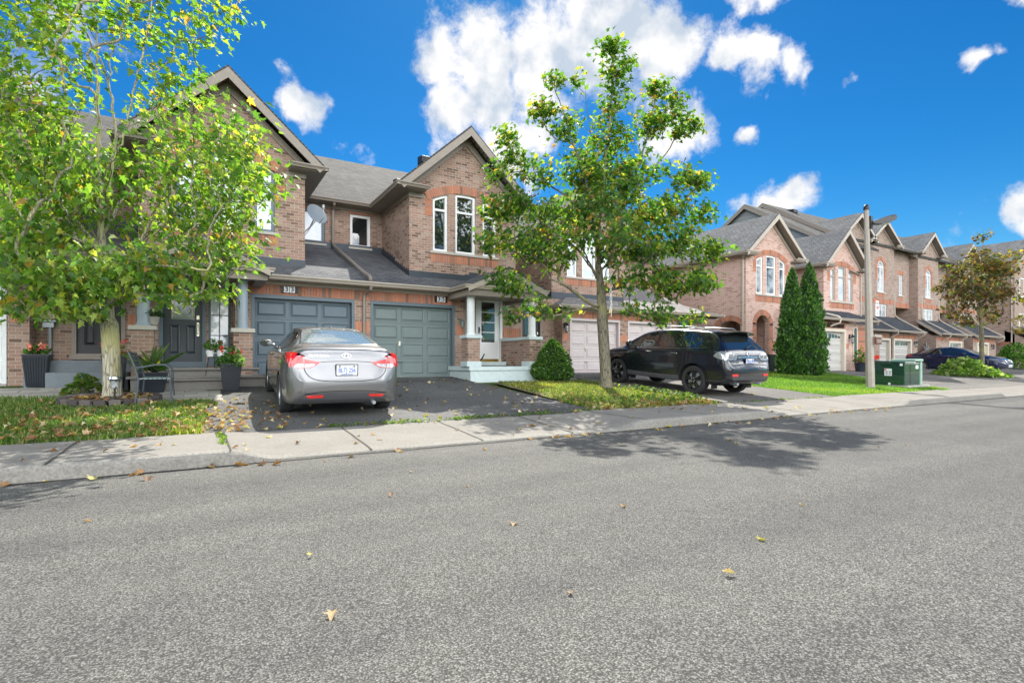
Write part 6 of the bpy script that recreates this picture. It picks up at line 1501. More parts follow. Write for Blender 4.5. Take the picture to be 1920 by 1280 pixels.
def grow_tree(name, label, group, limbs, blobs, n_tips, per_tip, leaf, pal, w, seed, bark, tip_r=.0035, spread=.22, half=MAPLE_R, clump=None, base_r=None, up=.35, min_dz=-.4, bare=0, expo=.5):
    rng = np.random.default_rng(seed); root = thing(name, label, 'tree', tuple(limbs[0][0][0]), group=group); org = np.array(limbs[0][0][0])
    nodes, par, thick = [], [], []        # position, parent, minimum radius
    def add(p, pr, r=0.0): nodes.append(np.array(p, float)); par.append(pr); thick.append(r); return len(nodes) - 1
    for pts, att in limbs:
        pr = -1 if att is None else int(np.argmin(np.linalg.norm(np.array(nodes) - np.array(pts[0][:3] if len(pts[0]) > 2 else pts[0]), axis=1)))
        dense = catmull([np.array(p) for p in pts], 5)
        for i, p in enumerate(dense):
            if att is not None and i == 0: continue
            pr = add(p + (rng.normal(0, .012, 3) if att is not None else 0), pr)
    B = np.array([b[:3] for b in blobs]); Rr = np.array([b[3] for b in blobs]); W = np.array([b[4] if len(b) > 4 else 1 for b in blobs]) * Rr ** 2
    ids = rng.choice(len(blobs), n_tips, p=W / W.sum()); u = unit_v(rng.normal(size=(n_tips, 3))) * (rng.uniform(0, 1, (n_tips, 1)) ** (1 / 2.2)); T = B[ids] + u * Rr[ids][:, None] * np.array([1, 1, .85])
    T = T[np.argsort(np.linalg.norm(T - org, axis=1))]
    twigs = []; tipdir = []
    for t in T:
        A = np.array(nodes); d = A - t; dist = np.linalg.norm(d, axis=1)
        cost = dist + np.maximum(0, d[:, 2] - min_dz * -1 * 0) * 1.2 + np.maximum(0, .25 - (np.linalg.norm(t - org) - np.linalg.norm(A - org, axis=1))) * 1.0
        cost[A[:, 2] < org[2] + 1.2] += 5
        k = int(np.argmin(cost)); p0 = A[k]; L = np.linalg.norm(t - p0)
        if L < .06: continue
        n = max(2, int(L / .16)); pv = k
        pd = unit_v(p0 - A[par[k]]) if par[k] >= 0 else np.array([0, 0, 1.])
        c1 = p0 + (pd * .45 + unit_v(t - p0) * .4 + np.array([0, 0, up * .4])) * L * .5
        for i in range(1, n + 1):
            s = i / n; p = (1 - s) ** 2 * p0 + 2 * s * (1 - s) * c1 + s * s * t + rng.normal(0, .012, 3) * (1 if i < n else 0)
            pv = add(p, pv)
        twigs.append((p0, c1, t, L)); 
    A = np.array(nodes); par_ = np.array(par); cnt = np.zeros(len(A)); child = np.zeros(len(A), int)
    for i in range(len(A) - 1, 0, -1):
        if child[i] == 0: cnt[i] += 1
        if par_[i] >= 0: cnt[par_[i]] += cnt[i]; child[par_[i]] += 1
    rad = np.maximum(tip_r, tip_r * cnt ** expo)
    if base_r: rad *= 1 + (base_r / rad[0] - 1) * np.clip((rad - tip_r) / (rad[0] - tip_r), 0, 1)
    z = A[:, 2] - org[2]; trunk = (np.arange(len(A)) < 5 * len(limbs[0][0]))
    flare = 1 + .55 * np.exp(-np.maximum(z, 0) / .13) * trunk; rad = rad * flare
    # chains -> tubes
    kids = [[] for _ in A]
    for i in range(1, len(A)):
        if par_[i] >= 0: kids[par_[i]].append(i)
    mb = MB(); stack = [(0, None)]
    while stack:
        s, pr = stack.pop(); chain = [s] if pr is None else [pr, s]; cur = s
        while kids[cur]:
            nx = max(kids[cur], key=lambda q: cnt[q])
            for o_ in kids[cur]:
                if o_ != nx: stack.append((o_, cur))
            chain.append(nx); cur = nx
        if len(chain) < 2: continue
        rs = [rad[q] for q in chain]
        if pr is not None: rs[0] = min(rs[0], rs[1] * 1.25)
        rs[-1] *= .5
        big = max(rs) > .016; n = 14 if max(rs) > .07 else (8 if big else 4)
        mb.tube([A[q] - org for q in chain], rs, n, 0 if big else 1, caps=False)
    mb.build('trunk', [bark, M['twig']], root, smooth=True, fix=False, angle=80)
    # leaves along the outer part of each twig
    P0 = np.array([q[0] for q in twigs]); P1 = np.array([q[1] for q in twigs]); P2 = np.array([q[2] for q in twigs]); LL = np.array([q[3] for q in twigs])
    keep = rng.uniform(size=len(P0)) > bare; P0, P1, P2, LL = P0[keep], P1[keep], P2[keep], LL[keep]
    nt = len(P0); k = per_tip; s = rng.uniform(.35, 1.05, (nt, k)) ** .7; s = s[..., None]
    C = ((1 - s) ** 2 * P0[:, None] + 2 * s * (1 - s) * P1[:, None] + s * s * P2[:, None]) + rng.normal(0, 1, (nt, k, 3)) * np.array([spread, spread, spread * .55])
    C = C.reshape(-1, 3); n = len(C); cen = np.average(B, axis=0, weights=W)
    outw = unit_v((C - cen) * np.array([1, 1, .3])); az = rng.uniform(0, 2 * math.pi, n)
    D = unit_v(outw * .75 + np.stack([np.cos(az), np.sin(az), rng.uniform(-1.15, .05, n)], 1) * .9)
    N = unit_v(np.stack([rng.normal(0, .55, n), rng.normal(0, .55, n), np.abs(rng.normal(.9, .4, n))], 1) + outw * .25); N = unit_v(N - D * (N * D).sum(1, keepdims=True))
    S = leaf * rng.uniform(.5, 1.28, n)
    V, lo, ct = leaf_arrays(C - org, N, D, S, half, .28, .22)
    cl = pick_cols(rng, n, pal, w); tint = np.repeat(rng.uniform(0, 1, nt), k)
    if clump is not None:         # whole twigs that have turned
        m_ = tint < clump[0]; cl[m_] = pick_cols(rng, int(m_.sum()), clump[1], clump[2])
    arr_mesh('crown', V, lo, ct, M['leaf'], root, np.repeat(cl, 2, axis=0).reshape(-1, 3) if False else np.repeat(cl, 2, axis=0))
    # shift to local coordinates is already done; wood was built relative to the base as well
    return root

GREEN = [(.06, .14, .034), (.10, .19, .040), (.155, .25, .048), (.23, .295, .06), (.33, .32, .07), (.37, .22, .06)]
GREENB = [(.035, .095, .022), (.06, .135, .026), (.095, .175, .034), (.15, .215, .045), (.25, .25, .05), (.27, .15, .045)]
# --- large maple close to the camera, in its ring of edging blocks
dA = 8.94
def PA(px, py, dd=0): return tuple(at(px, py, dA + dd))
bA = (-1.21, 11.1, g(11.1) - .05)
limbsA = [([bA, PA(210, 690), PA(206, 620), PA(201, 560), PA(196, 500), PA(190, 440), PA(187, 380), PA(186, 320, .05)], None),
          ([PA(186, 320, .05), PA(186, 250, .1), PA(183, 180, .1), PA(181, 110, .15), PA(178, 30, .1), PA(172, -60, 0), PA(165, -150, 0)], 1),
          ([PA(187, 350), PA(207, 305, -.1), PA(226, 270, -.1), PA(240, 215, -.1), PA(254, 160, -.15), PA(267, 105, -.1), PA(278, 45, -.1), PA(290, -40, 0)], 1),
          ([PA(190, 430), PA(208, 330, .5), PA(216, 235, .6), PA(203, 160, .6), PA(190, 120, .6), PA(165, 70, .6), PA(148, 10, .6), PA(140, -60, .6)], 1),
          ([PA(203, 160, .6), PA(208, 100, .7), PA(220, 45, .7), PA(233, -30, .7)], 1),
          ([PA(196, 490), PA(172, 448, -.2), PA(148, 420, -.4), PA(118, 388, -.6), PA(92, 345, -.9), PA(60, 300, -1.2), PA(25, 240, -1.4)], 1),
          ([PA(192, 460), PA(150, 400, .4), PA(105, 380, .8), PA(50, 350, 1.0), PA(-20, 310, 1.2)], 1),
          ([PA(200, 520), PA(238, 492, .1), PA(264, 455, .2), PA(285, 410, .2), PA(308, 360, .2), PA(332, 318, .2), PA(360, 280, .3), PA(395, 240, .2), PA(430, 220, -.3)], 1),
          ([PA(264, 455, .2), PA(300, 430, .1), PA(330, 395, 0), PA(375, 370, 0), PA(425, 345, -.3), PA(480, 335, -.7)], 1),
          ([PA(200, 520), PA(240, 515, -.5), PA(290, 500, -.8), PA(350, 500, -.7), PA(400, 510, -.5)], 1),
          ([PA(200, 525), PA(150, 510, -.7), PA(95, 500, -1.2), PA(40, 490, -1.4)], 1),
          ([PA(190, 420), PA(200, 360, -.9), PA(215, 300, -1.6), PA(225, 260, -2.0)], 1),
          ([PA(190, 440), PA(215, 400, 1.0), PA(240, 350, 1.8), PA(260, 290, 2.2)], 1)]
blA = [PA(40, 120, -1.2) + (.95, 1.1), PA(20, 230, -1.3) + (1.0, 1.2), PA(70, 300, -1.0) + (.95, 1.2), PA(100, 370, -.3) + (.65, .9), PA(30, 400, -.6) + (1.1, 1), PA(60, 500, -.9) + (.85, 1.3), PA(110, 560, -.7) + (.4, 1.3), PA(170, 575, -.9) + (.32, 1.3), PA(30, 570, -.6) + (.4, 1.2), PA(135, 530, -.9) + (.62, 1.4), PA(215, 520, -.9) + (.60, 1.4), PA(280, 505, -.7) + (.62, 1.2),
       PA(345, 500, -.4) + (.62, 1.1), PA(405, 505, -.1) + (.42, 1.3), PA(430, 545, -.1) + (.25, 1.2), PA(340, 560, -.5) + (.28, 1.1), PA(395, 425, .2) + (.72, 1.2), PA(445, 450, .1) + (.45, 1.2), PA(340, 430, .2) + (.6, 1), PA(455, 400, .2) + (.52, 1), PA(492, 345, -.5) + (.40, 1.2), PA(440, 330, .2) + (.6, .9), PA(365, 330, .0) + (.75, 1), PA(310, 370, .3) + (.6, .8), PA(265, 410, .6) + (.55, .5),
       PA(455, 245, -.9) + (.45, 1.1), PA(400, 250, -.7) + (.6, 1), PA(465, 290, -1.1) + (.42, 1), PA(430, 330, -1.2) + (.5, .8), PA(330, 265, -.1) + (.7, .9), PA(400, 165, .3) + (.5, .9), PA(345, 180, .1) + (.55, .8), PA(310, 110, -.1) + (.6, .7), PA(360, 75, .2) + (.5, .7), PA(405, 30, .2) + (.45, .8), PA(440, 15, .3) + (.22, .8), PA(270, 30, 0) + (.75, .7), PA(190, 10, .1) + (.7, .6), PA(110, 40, -.3) + (.8, .55), PA(290, 200, .2) + (.4, .45),
       PA(140, 190, .2) + (.4, .25), PA(120, 300, -.5) + (.45, .7), PA(-90, 200, -.6) + (1.3, .9), PA(-110, 400, -.2) + (1.3, .9), PA(-180, 320, .5) + (1.4, .7), PA(200, 330, 1.8) + (1.0, .6), PA(300, 320, 1.6) + (.9, .6), PA(100, 300, 1.8) + (1.1, .6), PA(300, 210, -1.5) + (.4, .3),
       PA(240, -120, 0) + (1.4, .7), PA(120, -120, 0) + (1.3, .7), PA(330, -60, .3) + (.9, .6), PA(190, -260, 0) + (1.1, .6), PA(0, -20, -.6) + (1.1, .9)]
grow_tree('maple_tree', 'large maple with yellowing leaves and pale trunk in a low block ring', 'street maples in the front gardens', limbsA, blA, 1750, 9, .115, GREEN, [.16, .33, .28, .16, .05, .02], 11, M['bark'], .0036, .155, clump=(.08, GREEN[3:], [.5, .38, .12]), base_r=.128)
# --- middle maple between the two drives
dB = 13.98
def PB(px, py, dd=0): return tuple(at(px, py, dB + dd))
bB = (9.24, 10.77, g(10.77) - .05)
limbsB = [([bB, PB(1135, 690), PB(1132, 640), PB(1129, 590), PB(1127, 550), PB(1124, 515)], None),
          ([PB(1124, 515), PB(1122, 470), PB(1122, 430), PB(1128, 370), PB(1135, 310), PB(1142, 240), PB(1147, 170), PB(1147, 110), PB(1145, 65)], 1),
          ([PB(1122, 470), PB(1112, 420, -.1), PB(1102, 360, -.2), PB(1085, 300, -.2), PB(1062, 230, -.2), PB(1040, 165, -.2), PB(1028, 125, -.2)], 1),
          ([PB(1124, 500), PB(1145, 450, .1), PB(1165, 390, .2), PB(1190, 330, .2), PB(1212, 260, .2), PB(1228, 190, .2), PB(1235, 150, .2)], 1),
          ([PB(1124, 510), PB(1160, 470, -.2), PB(1195, 440, -.3), PB(1235, 415, -.3), PB(1275, 385, -.3), PB(1310, 345, -.3)], 1),
          ([PB(1165, 400, .2), PB(1200, 350, .4), PB(1240, 300, .5), PB(1275, 245, .5), PB(1300, 215, .5)], 1),
          ([PB(1126, 530), PB(1085, 470, -.2), PB(1040, 435, -.4), PB(1000, 405, -.5), PB(960, 370, -.5), PB(925, 330, -.5)], 1),
          ([PB(1112, 420, -.1), PB(1070, 375, .2), PB(1030, 345, .4), PB(985, 300, .5), PB(945, 260, .5)], 1),
          ([PB(1128, 575), PB(1105, 568, -.3), PB(1075, 545, -.5), PB(1045, 528, -.7), PB(1010, 520, -.8), PB(965, 515, -.8)], 1),
          ([PB(1127, 550), PB(1165, 535, -.3), PB(1205, 510, -.5), PB(1250, 500, -.6), PB(1300, 500, -.6), PB(1345, 490, -.5)], 1),
          ([PB(1127, 545), PB(1160, 500, .8), PB(1190, 470, 1.4), PB(1220, 440, 1.9)], 1),
          ([PB(1125, 525), PB(1095, 480, .8), PB(1060, 450, 1.5), PB(1030, 420, 2.0)], 1),
          ([PB(1126, 540), PB(1140, 500, -1.0), PB(1150, 470, -1.7), PB(1160, 430, -2.2)], 1),
          ([PB(1130, 330), PB(1108, 250, .1), PB(1098, 180, .1), PB(1090, 110, .1)], 1)]
blB = [PB(1146, 85) + (.28, 1.5), PB(1148, 135) + (.40, 1.2), PB(1175, 115) + (.22, 1), PB(1150, 190) + (.55, .9), PB(1035, 150, -.2) + (.30, 1.1), PB(1075, 150, -.1) + (.24, 1), PB(1015, 205, -.2) + (.40, 1.1), PB(1060, 235, -.2) + (.55, 1), PB(1230, 160, .2) + (.36, 1.1), PB(1265, 195, .3) + (.35, 1), PB(1285, 235, .4) + (.40, 1.1), PB(1225, 225, .2) + (.55, .9), PB(1145, 255) + (.6, .9),
       PB(945, 255, .4) + (.36, 1.1), PB(960, 300, .3) + (.38, .9), PB(925, 330, -.3) + (.30, 1), PB(1000, 320, 0) + (.5, .8), PB(1090, 310, -.2) + (.65, .9), PB(1180, 310, .2) + (.65, .9), PB(1290, 330, -.2) + (.42, 1.1), PB(1315, 345, -.3) + (.30, 1.1), PB(1240, 320, .2) + (.40, .7),
       PB(935, 390, -.4) + (.45, 1.2), PB(985, 385, -.4) + (.55, 1), PB(1040, 400, -.5) + (.55, .8), PB(930, 450, -.5) + (.42, 1.2), PB(985, 460, -.6) + (.6, 1), PB(1120, 390, -.6) + (.65, 1), PB(1150, 460, -.5) + (.6, .9), PB(1085, 440, -.5) + (.5, .9), PB(1170, 350, -.2) + (.5, .8), PB(1110, 350, .2) + (.55, .8), PB(1190, 400, -.3) + (.6, .8), PB(1260, 395, -.3) + (.6, .9), PB(1320, 400, -.3) + (.35, 1), PB(1040, 475, -.6) + (.55, .8), PB(1215, 460, -.5) + (.65, .9), PB(1285, 455, -.5) + (.6, 1), PB(1340, 470, -.5) + (.36, 1.2),
       PB(960, 530, -.8) + (.42, 1.1), PB(935, 520, -.8) + (.25, 1), PB(1010, 575, -.8) + (.36, .8), PB(965, 590, -.8) + (.24, .9), PB(1060, 590, -.6) + (.25, .6), PB(1180, 520, -.5) + (.5, .8), PB(1250, 530, -.6) + (.55, .9), PB(1310, 530, -.6) + (.4, 1), PB(1190, 575, -.6) + (.32, .7), PB(1245, 590, -.7) + (.35, .9), PB(1300, 595, -.7) + (.22, .8),
       PB(1200, 400, 1.7) + (.9, .5), PB(1050, 400, 1.7) + (.8, .5), PB(1130, 350, 2.0) + (.8, .4), PB(1150, 420, -1.9) + (.7, .35), PB(1120, 300, 1.2) + (.8, .5)]
grow_tree('maple_tree', 'slender maple with thinning top on the weedy strip beside the black SUV', 'street maples in the front gardens', limbsB, blB, 1750, 9, .128, GREENB, [.2, .30, .25, .15, .07, .03], 23, M['bark2'], .0036, .135, clump=(.07, GREEN[3:], [.4, .35, .25]), base_r=.145, bare=.05)
# --- small copper-leaved tree and its neighbour at the end of the street
COPPER = [(.04, .055, .018), (.075, .10, .025), (.10, .055, .03), (.15, .085, .045), (.20, .12, .045), (.07, .032, .025)]
dC = 26.6
def PC(px, py, dd=0): return tuple(at(px, py, dC + dd))
p = PC(1842, 705); bC = (p[0], p[1], g(11) - .02)
limbsC = [([bC, PC(1841, 660), PC(1840, 620), PC(1838, 590), PC(1836, 560)], None), ([PC(1836, 560), PC(1838, 520), PC(1842, 470), PC(1845, 430)], 1), ([PC(1838, 590), PC(1815, 560), PC(1790, 530), PC(1775, 510)], 1), ([PC(1838, 580), PC(1860, 540), PC(1885, 510), PC(1900, 490)], 1)]
blC = [PC(1845, 445) + (.4, .5), PC(1835, 490) + (.9, .7), PC(1800, 510) + (.8, 1), PC(1870, 500) + (.8, 1), PC(1895, 480) + (.5, .8), PC(1780, 540) + (.7, 1), PC(1840, 540) + (1.1, 1.2), PC(1880, 550) + (.8, 1), PC(1800, 580) + (.7, 1), PC(1860, 590) + (.6, .9), PC(1810, 605) + (.4, 1), PC(1840, 520, 1.2) + (1.0, .6), PC(1840, 540, -1.2) + (.9, .8)]
grow_tree('copper_tree', 'small dark-trunked tree with copper and green leaves rising from pale ground cover', 'small trees by the far drives', limbsC, blC, 480, 9, .15, COPPER, [.2, .26, .18, .2, .1, .06], 5, M['bark2'], .005, .16, base_r=.10)
dD = 24.0
def PD(px, py, dd=0): return tuple(at(px, py, dD + dd))
p = PD(1985, 712); bD = (p[0], p[1], g(9.5))
limbsD = [([bD, PD(1984, 670), PD(1982, 630), PD(1980, 600)], None), ([PD(1982, 630), PD(1950, 600), PD(1925, 590)], 1), ([PD(1980, 600), PD(1985, 540), PD(1985, 480)], 1)]
blD = [PD(1985, 520) + (1.0, 1), PD(1940, 560) + (.6, .8), PD(1925, 600) + (.35, .8), PD(1915, 625) + (.25, .8), PD(1990, 590) + (.8, 1), PD(1945, 480) + (.5, .5)]
grow_tree('copper_tree', 'small yellow-leaved tree cut off by the picture edge at the street end', 'small trees by the far drives', limbsD, blD, 200, 8, .15, [(.30, .22, .03), (.16, .18, .03), (.28, .14, .03)], [.4, .4, .2], 6, M['bark2'], .005, .16, base_r=.08)

# --- clipped cone, cedars: sprays of small scales on a solid dark core
def spray_shape(name, label, cat, group, base, prof, n, size, pal, w, seed, lump=.16, upward=.8, core=.86, mat='needle', squash=1.0, half=OVAL_R):
    """prof: (radius, height) outline; sprays sit on a lumpy surface of revolution"""
    rng = np.random.default_rng(seed); root = thing(name, label, cat, base, rng.uniform(0, 6), group)
    hs = np.array([p[1] for p in prof]); rs = np.array([p[0] for p in prof]); hf = np.linspace(hs[0], hs[-1], 200); rf = np.interp(hf, hs, rs)
    # area weighted heights
    cdf = np.cumsum(rf + .02); h = np.interp(rng.uniform(0, 1, n), cdf / cdf[-1], hf); a = rng.uniform(0, 2 * math.pi, n); r = np.interp(h, hs, rs)
    lumps = 1 + lump * (np.sin(a * 5 + h * 4.1 + seed) * .5 + np.sin(a * 9 - h * 7.3) * .35 + np.sin(h * 11 + a * 3) * .4 + np.sin(a * 17 + h * 19) * .25)
    rr = r * lumps * (1 - .24 * rng.uniform(0, 1, n) ** 2)
    rr = rr * (1 + lump * .9 * rng.uniform(0, 1, n) ** 6)
    C = np.stack([rr * np.cos(a), rr * np.sin(a) * squash, h], 1); O = np.stack([np.cos(a), np.sin(a), np.zeros(n)], 1)
    D = unit_v(O * (.55 + .3 * rng.uniform(size=(n, 1))) + np.array([0, 0, upward]) + rng.normal(0, .38, (n, 3))); N = unit_v(np.cross(D, O) * rng.normal(0, 1, (n, 1)) + O * .8 + rng.normal(0, .3, (n, 3)))
    V, lo, ct = leaf_arrays(C, N, D, size * rng.uniform(.6, 1.25, n), half, .2, .1)
    arr_mesh('foliage', V, lo, ct, M[mat], root, np.repeat(pick_cols(rng, n, pal, w), 2, axis=0))
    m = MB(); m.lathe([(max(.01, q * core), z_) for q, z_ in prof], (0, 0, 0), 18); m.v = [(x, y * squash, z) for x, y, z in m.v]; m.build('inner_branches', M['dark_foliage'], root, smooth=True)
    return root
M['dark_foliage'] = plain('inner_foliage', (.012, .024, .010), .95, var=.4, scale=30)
SPR = [(.032, .095, .020), (.052, .135, .024), (.085, .185, .03), (.13, .22, .04)]
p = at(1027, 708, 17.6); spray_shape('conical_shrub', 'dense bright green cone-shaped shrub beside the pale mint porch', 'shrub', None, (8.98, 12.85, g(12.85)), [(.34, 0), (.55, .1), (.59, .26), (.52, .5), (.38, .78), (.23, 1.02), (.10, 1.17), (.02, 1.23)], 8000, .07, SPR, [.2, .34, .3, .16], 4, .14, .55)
CED = [(.022, .075, .014), (.04, .115, .018), (.068, .165, .026), (.11, .22, .035)]
cgrp = 'columnar cedars on the front lawn'
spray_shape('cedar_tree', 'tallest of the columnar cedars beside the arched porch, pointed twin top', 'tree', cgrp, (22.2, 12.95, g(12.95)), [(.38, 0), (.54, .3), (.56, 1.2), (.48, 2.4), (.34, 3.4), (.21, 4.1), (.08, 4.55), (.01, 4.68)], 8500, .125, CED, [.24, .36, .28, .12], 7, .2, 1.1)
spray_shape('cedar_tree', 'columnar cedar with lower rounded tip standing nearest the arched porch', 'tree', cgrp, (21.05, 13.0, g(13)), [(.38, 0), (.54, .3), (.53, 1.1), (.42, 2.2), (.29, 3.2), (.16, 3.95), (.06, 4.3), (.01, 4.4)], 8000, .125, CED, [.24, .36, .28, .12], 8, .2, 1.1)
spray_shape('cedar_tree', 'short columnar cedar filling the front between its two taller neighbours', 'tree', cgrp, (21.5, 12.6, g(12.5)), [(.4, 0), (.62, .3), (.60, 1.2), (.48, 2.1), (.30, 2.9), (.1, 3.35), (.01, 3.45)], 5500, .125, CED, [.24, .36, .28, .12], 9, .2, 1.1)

# --- ground cover clump, far bushes, loose leafy shrubs
def leafy_clump(name, label, cat, base, rx, ry, h, n, leaf, pal, w, seed, half=OVAL_R, group=None, stems=True):
    rng = np.random.default_rng(seed); root = thing(name, label, cat, base, 0, group)
    a = rng.uniform(0, 2 * math.pi, n); q = rng.uniform(0, 1, n) ** .5; z = h * (1 - q ** 2.2) * rng.uniform(.45, 1.05, n) + .03
    C = np.stack([rx * q * np.cos(a), ry * q * np.sin(a), z], 1); O = np.stack([np.cos(a) * q, np.sin(a) * q, np.zeros(n)], 1)
    D = unit_v(O + rng.normal(0, .45, (n, 3)) + np.array([0, 0, .1])); N = unit_v(np.array([0, 0, 1.]) + rng.normal(0, .4, (n, 3)))
    V, lo, ct = leaf_arrays(C, N, D, leaf * rng.uniform(.6, 1.25, n), half, .25, .3)
    arr_mesh('foliage', V, lo, ct, M['leaf'], root, np.repeat(pick_cols(rng, n, pal, w), 2, axis=0))
    if stems:
        m = MB()
        for i in range(min(40, n)): m.tube([(C[i][0] * .2, C[i][1] * .2, 0), (C[i][0] * .7, C[i][1] * .7, C[i][2] * .7), tuple(C[i])], .004, 4, caps=False)
        m.build('stems', M['twig'], root)
    return root
HOS = [(.12, .21, .05), (.22, .31, .10), (.36, .40, .22), (.07, .14, .03)]
p = at(1808, 706, 25.6); leafy_clump('ground_cover', 'pale green large-leaved clump under the copper-leaved tree', 'plant', (p[0], p[1], g(11)), 1.35, 1.2, .85, 900, .24, HOS, [.35, .3, .15, .2], 2)
p = at(1856, 712, 25.8); leafy_clump('ground_cover', 'lower trailing edge of the pale clump near the dark car nose', 'plant', (p[0], p[1], g(10.2)), 1.0, .8, .35, 300, .2, HOS, [.4, .3, .1, .2], 3)
p = at(1902, 690, 36); leafy_clump('garden_bush', 'rounded green bush in front of the brick wall past the dark car', 'shrub', (p[0], p[1], g(14)), 1.5, 1.2, 1.7, 1400, .2, SPR, [.3, .3, .25, .15], 4)
WEED = [(.05, .115, .02), (.085, .15, .028), (.14, .19, .04), (.20, .20, .06)]
leafy_clump('garden_plant', 'straggling green weed clump behind the maple ring by the grey steps', 'plant', (-1.72, 12.0, g(12.0)), .32, .26, .36, 220, .11, WEED, [.3, .3, .3, .1], 5)
# ---------------------------------------------------------------- street furniture and small things
# concrete lamp post with cobra style luminaire
M['post'] = concrete_mat('lamp_post_concrete', (.40, .355, .305), .12, .25)
M['lamp_glass'] = plain('lamp_lens', (.55, .55, .48), .25, 0, .05, coat=.5)
M['boxgreen'] = plain('dark_green_enamel', (.010, .045, .028), .18, 0, .12, 4, coat=1)
M['palegreen'] = plain('pale_green_plastic', (.28, .42, .33), .5, 0, .06)
M['wood_red'] = plain('red_brown_board', (.12, .045, .03), .6, 0, .2)
bx, by = 18.35, 8.75; gz = g(by)
t = thing('street_lamp', 'tall tapered concrete lamp post with dark hooded lamp head', 'street lamp', (bx, by, gz), 0)
lean = Vector((-.175, .04, 5.78)); m = MB()
prof = [(0, .132), (.5, .13), (2, .112), (4, .09), (5.4, .074), (5.62, .072)]
m.tube([lean * (h / 5.78) for h, _ in prof], [r for _, r in prof], 8); m.build('pole', M['post'], t)
top = lean * (5.62 / 5.78); m = MB(); m.tube([top, top + Vector((0, 0, .08)), top + Vector((0, 0, .15)), top + Vector((0, 0, .18))], [.085, .085, .065, .02], 12); m.build('pole_cap', M['black'], t, smooth=True)
arm = lean * (5.22 / 5.78); A = arm + Vector((.06, -.05, 0)); d = Vector((.80, -.52, 0)).normalized(); m = MB(); m.box(A.x - .06, A.x + .06, A.y - .07, A.y + .05, A.z - .2, A.z + .2); m.tube([A, A + d * .14 + Vector((0, 0, .02))], .045, 8); m.build('arm_bracket', M['black'], t)
s_ = d.cross(Vector((0, 0, 1))).normalized(); P = []
for u, w, h0, h1 in ((.10, .05, -.02, .05), (.18, .08, -.05, .08), (.34, .11, -.05, .14), (.58, .13, -.01, .21), (.72, .13, .05, .24), (.78, .11, .09, .24)):
    c_ = A + d * u; P.append([c_ + s_ * w + Vector((0, 0, h0)), c_ + s_ * w + Vector((0, 0, h1 * .75)), c_ + s_ * w * .6 + Vector((0, 0, h1)), c_ - s_ * w * .6 + Vector((0, 0, h1)), c_ - s_ * w + Vector((0, 0, h1 * .75)), c_ - s_ * w + Vector((0, 0, h0)), c_ + s_ * w + Vector((0, 0, h0))])
m = MB(); m.grid(P); m.add(P[-1][:-1], [(0, 1, 2, 3, 4, 5)]); m.add(P[0][:-1], [(5, 4, 3, 2, 1, 0)]); lh = m.build('lamp_head', M['mid_grey_plastic'], t, smooth=True, angle=30)
m = MB(); Q = []
for u, w, h in ((.32, .05, -.05), (.40, .085, -.09), (.52, .10, -.09), (.63, .09, -.05), (.69, .06, .0)):
    c_ = A + d * u; Q.append([c_ + s_ * w * math.cos(a) + Vector((0, 0, h * math.sin(a) + .0 + (u - .32) * .12)) for a in np.linspace(0, math.pi, 9)])
m.grid(Q); m.build('lamp_lens', M['lamp_glass'], lh, smooth=True)
# parking sign and number board strapped to the post
sg = thing('x', None, None) if False else None
m = MB(); c_ = lean * (2.52 / 5.78) + Vector((.17, -.165, 0)); m.box(c_.x - .08, c_.x + .10, c_.y - .004, c_.y, c_.z - .24, c_.z + .24); sn = m.build('parking_sign', M['white'], t)
m = MB(); m.tube([(c_.x + .01 + .055 * math.cos(a), c_.y - .006, c_.z + .03 + .055 * math.sin(a)) for a in np.linspace(0, 2 * math.pi, 21)], .009, 5); m.tube([(c_.x - .028, c_.y - .006, c_.z + .07), (c_.x + .048, c_.y - .006, c_.z - .01)], .008, 5); m.build('sign_symbol', M['reflector'], sn)
text_obj('sign_lettering', 'NO', .09, M['black'], sn, (c_.x + .01, c_.y - .006, c_.z + .155), (R(90), 0, 0), .001); text_obj('sign_lettering', 'P', .08, M['black'], sn, (c_.x + .015, c_.y - .006, c_.z + .03), (R(90), 0, 0), .001)
m = MB(); m.box(c_.x - .07, c_.x + .09, c_.y - .006, c_.y - .0045, c_.z - .08, c_.z - .07); m.cut(); m.box(c_.x - .04, c_.x + .06, c_.y - .006, c_.y - .0045, c_.z - .17, c_.z - .14); m.build('sign_line', M['black'], sn)
c_ = lean * (1.50 / 5.78) + Vector((.12, -.16, 0)); m = MB(); m.box(c_.x - .16, c_.x + .20, c_.y - .05, c_.y, c_.z - .11, c_.z + .11); nb = m.build('number_board', M['wood_red'], t, bevel=.01)
m = MB(); m.box(c_.x - .17, c_.x + .21, c_.y - .06, c_.y + .01, c_.z + .112, c_.z + .14); m.build('board_top', M['beige'], nb)
m = MB()
for k in range(4): m.cut(); m.box(c_.x - .08 + k * .07, c_.x - .05 + k * .07, c_.y - .056, c_.y - .051, c_.z - .06, c_.z + .05)
m.build('board_mark', M['beige'], nb)
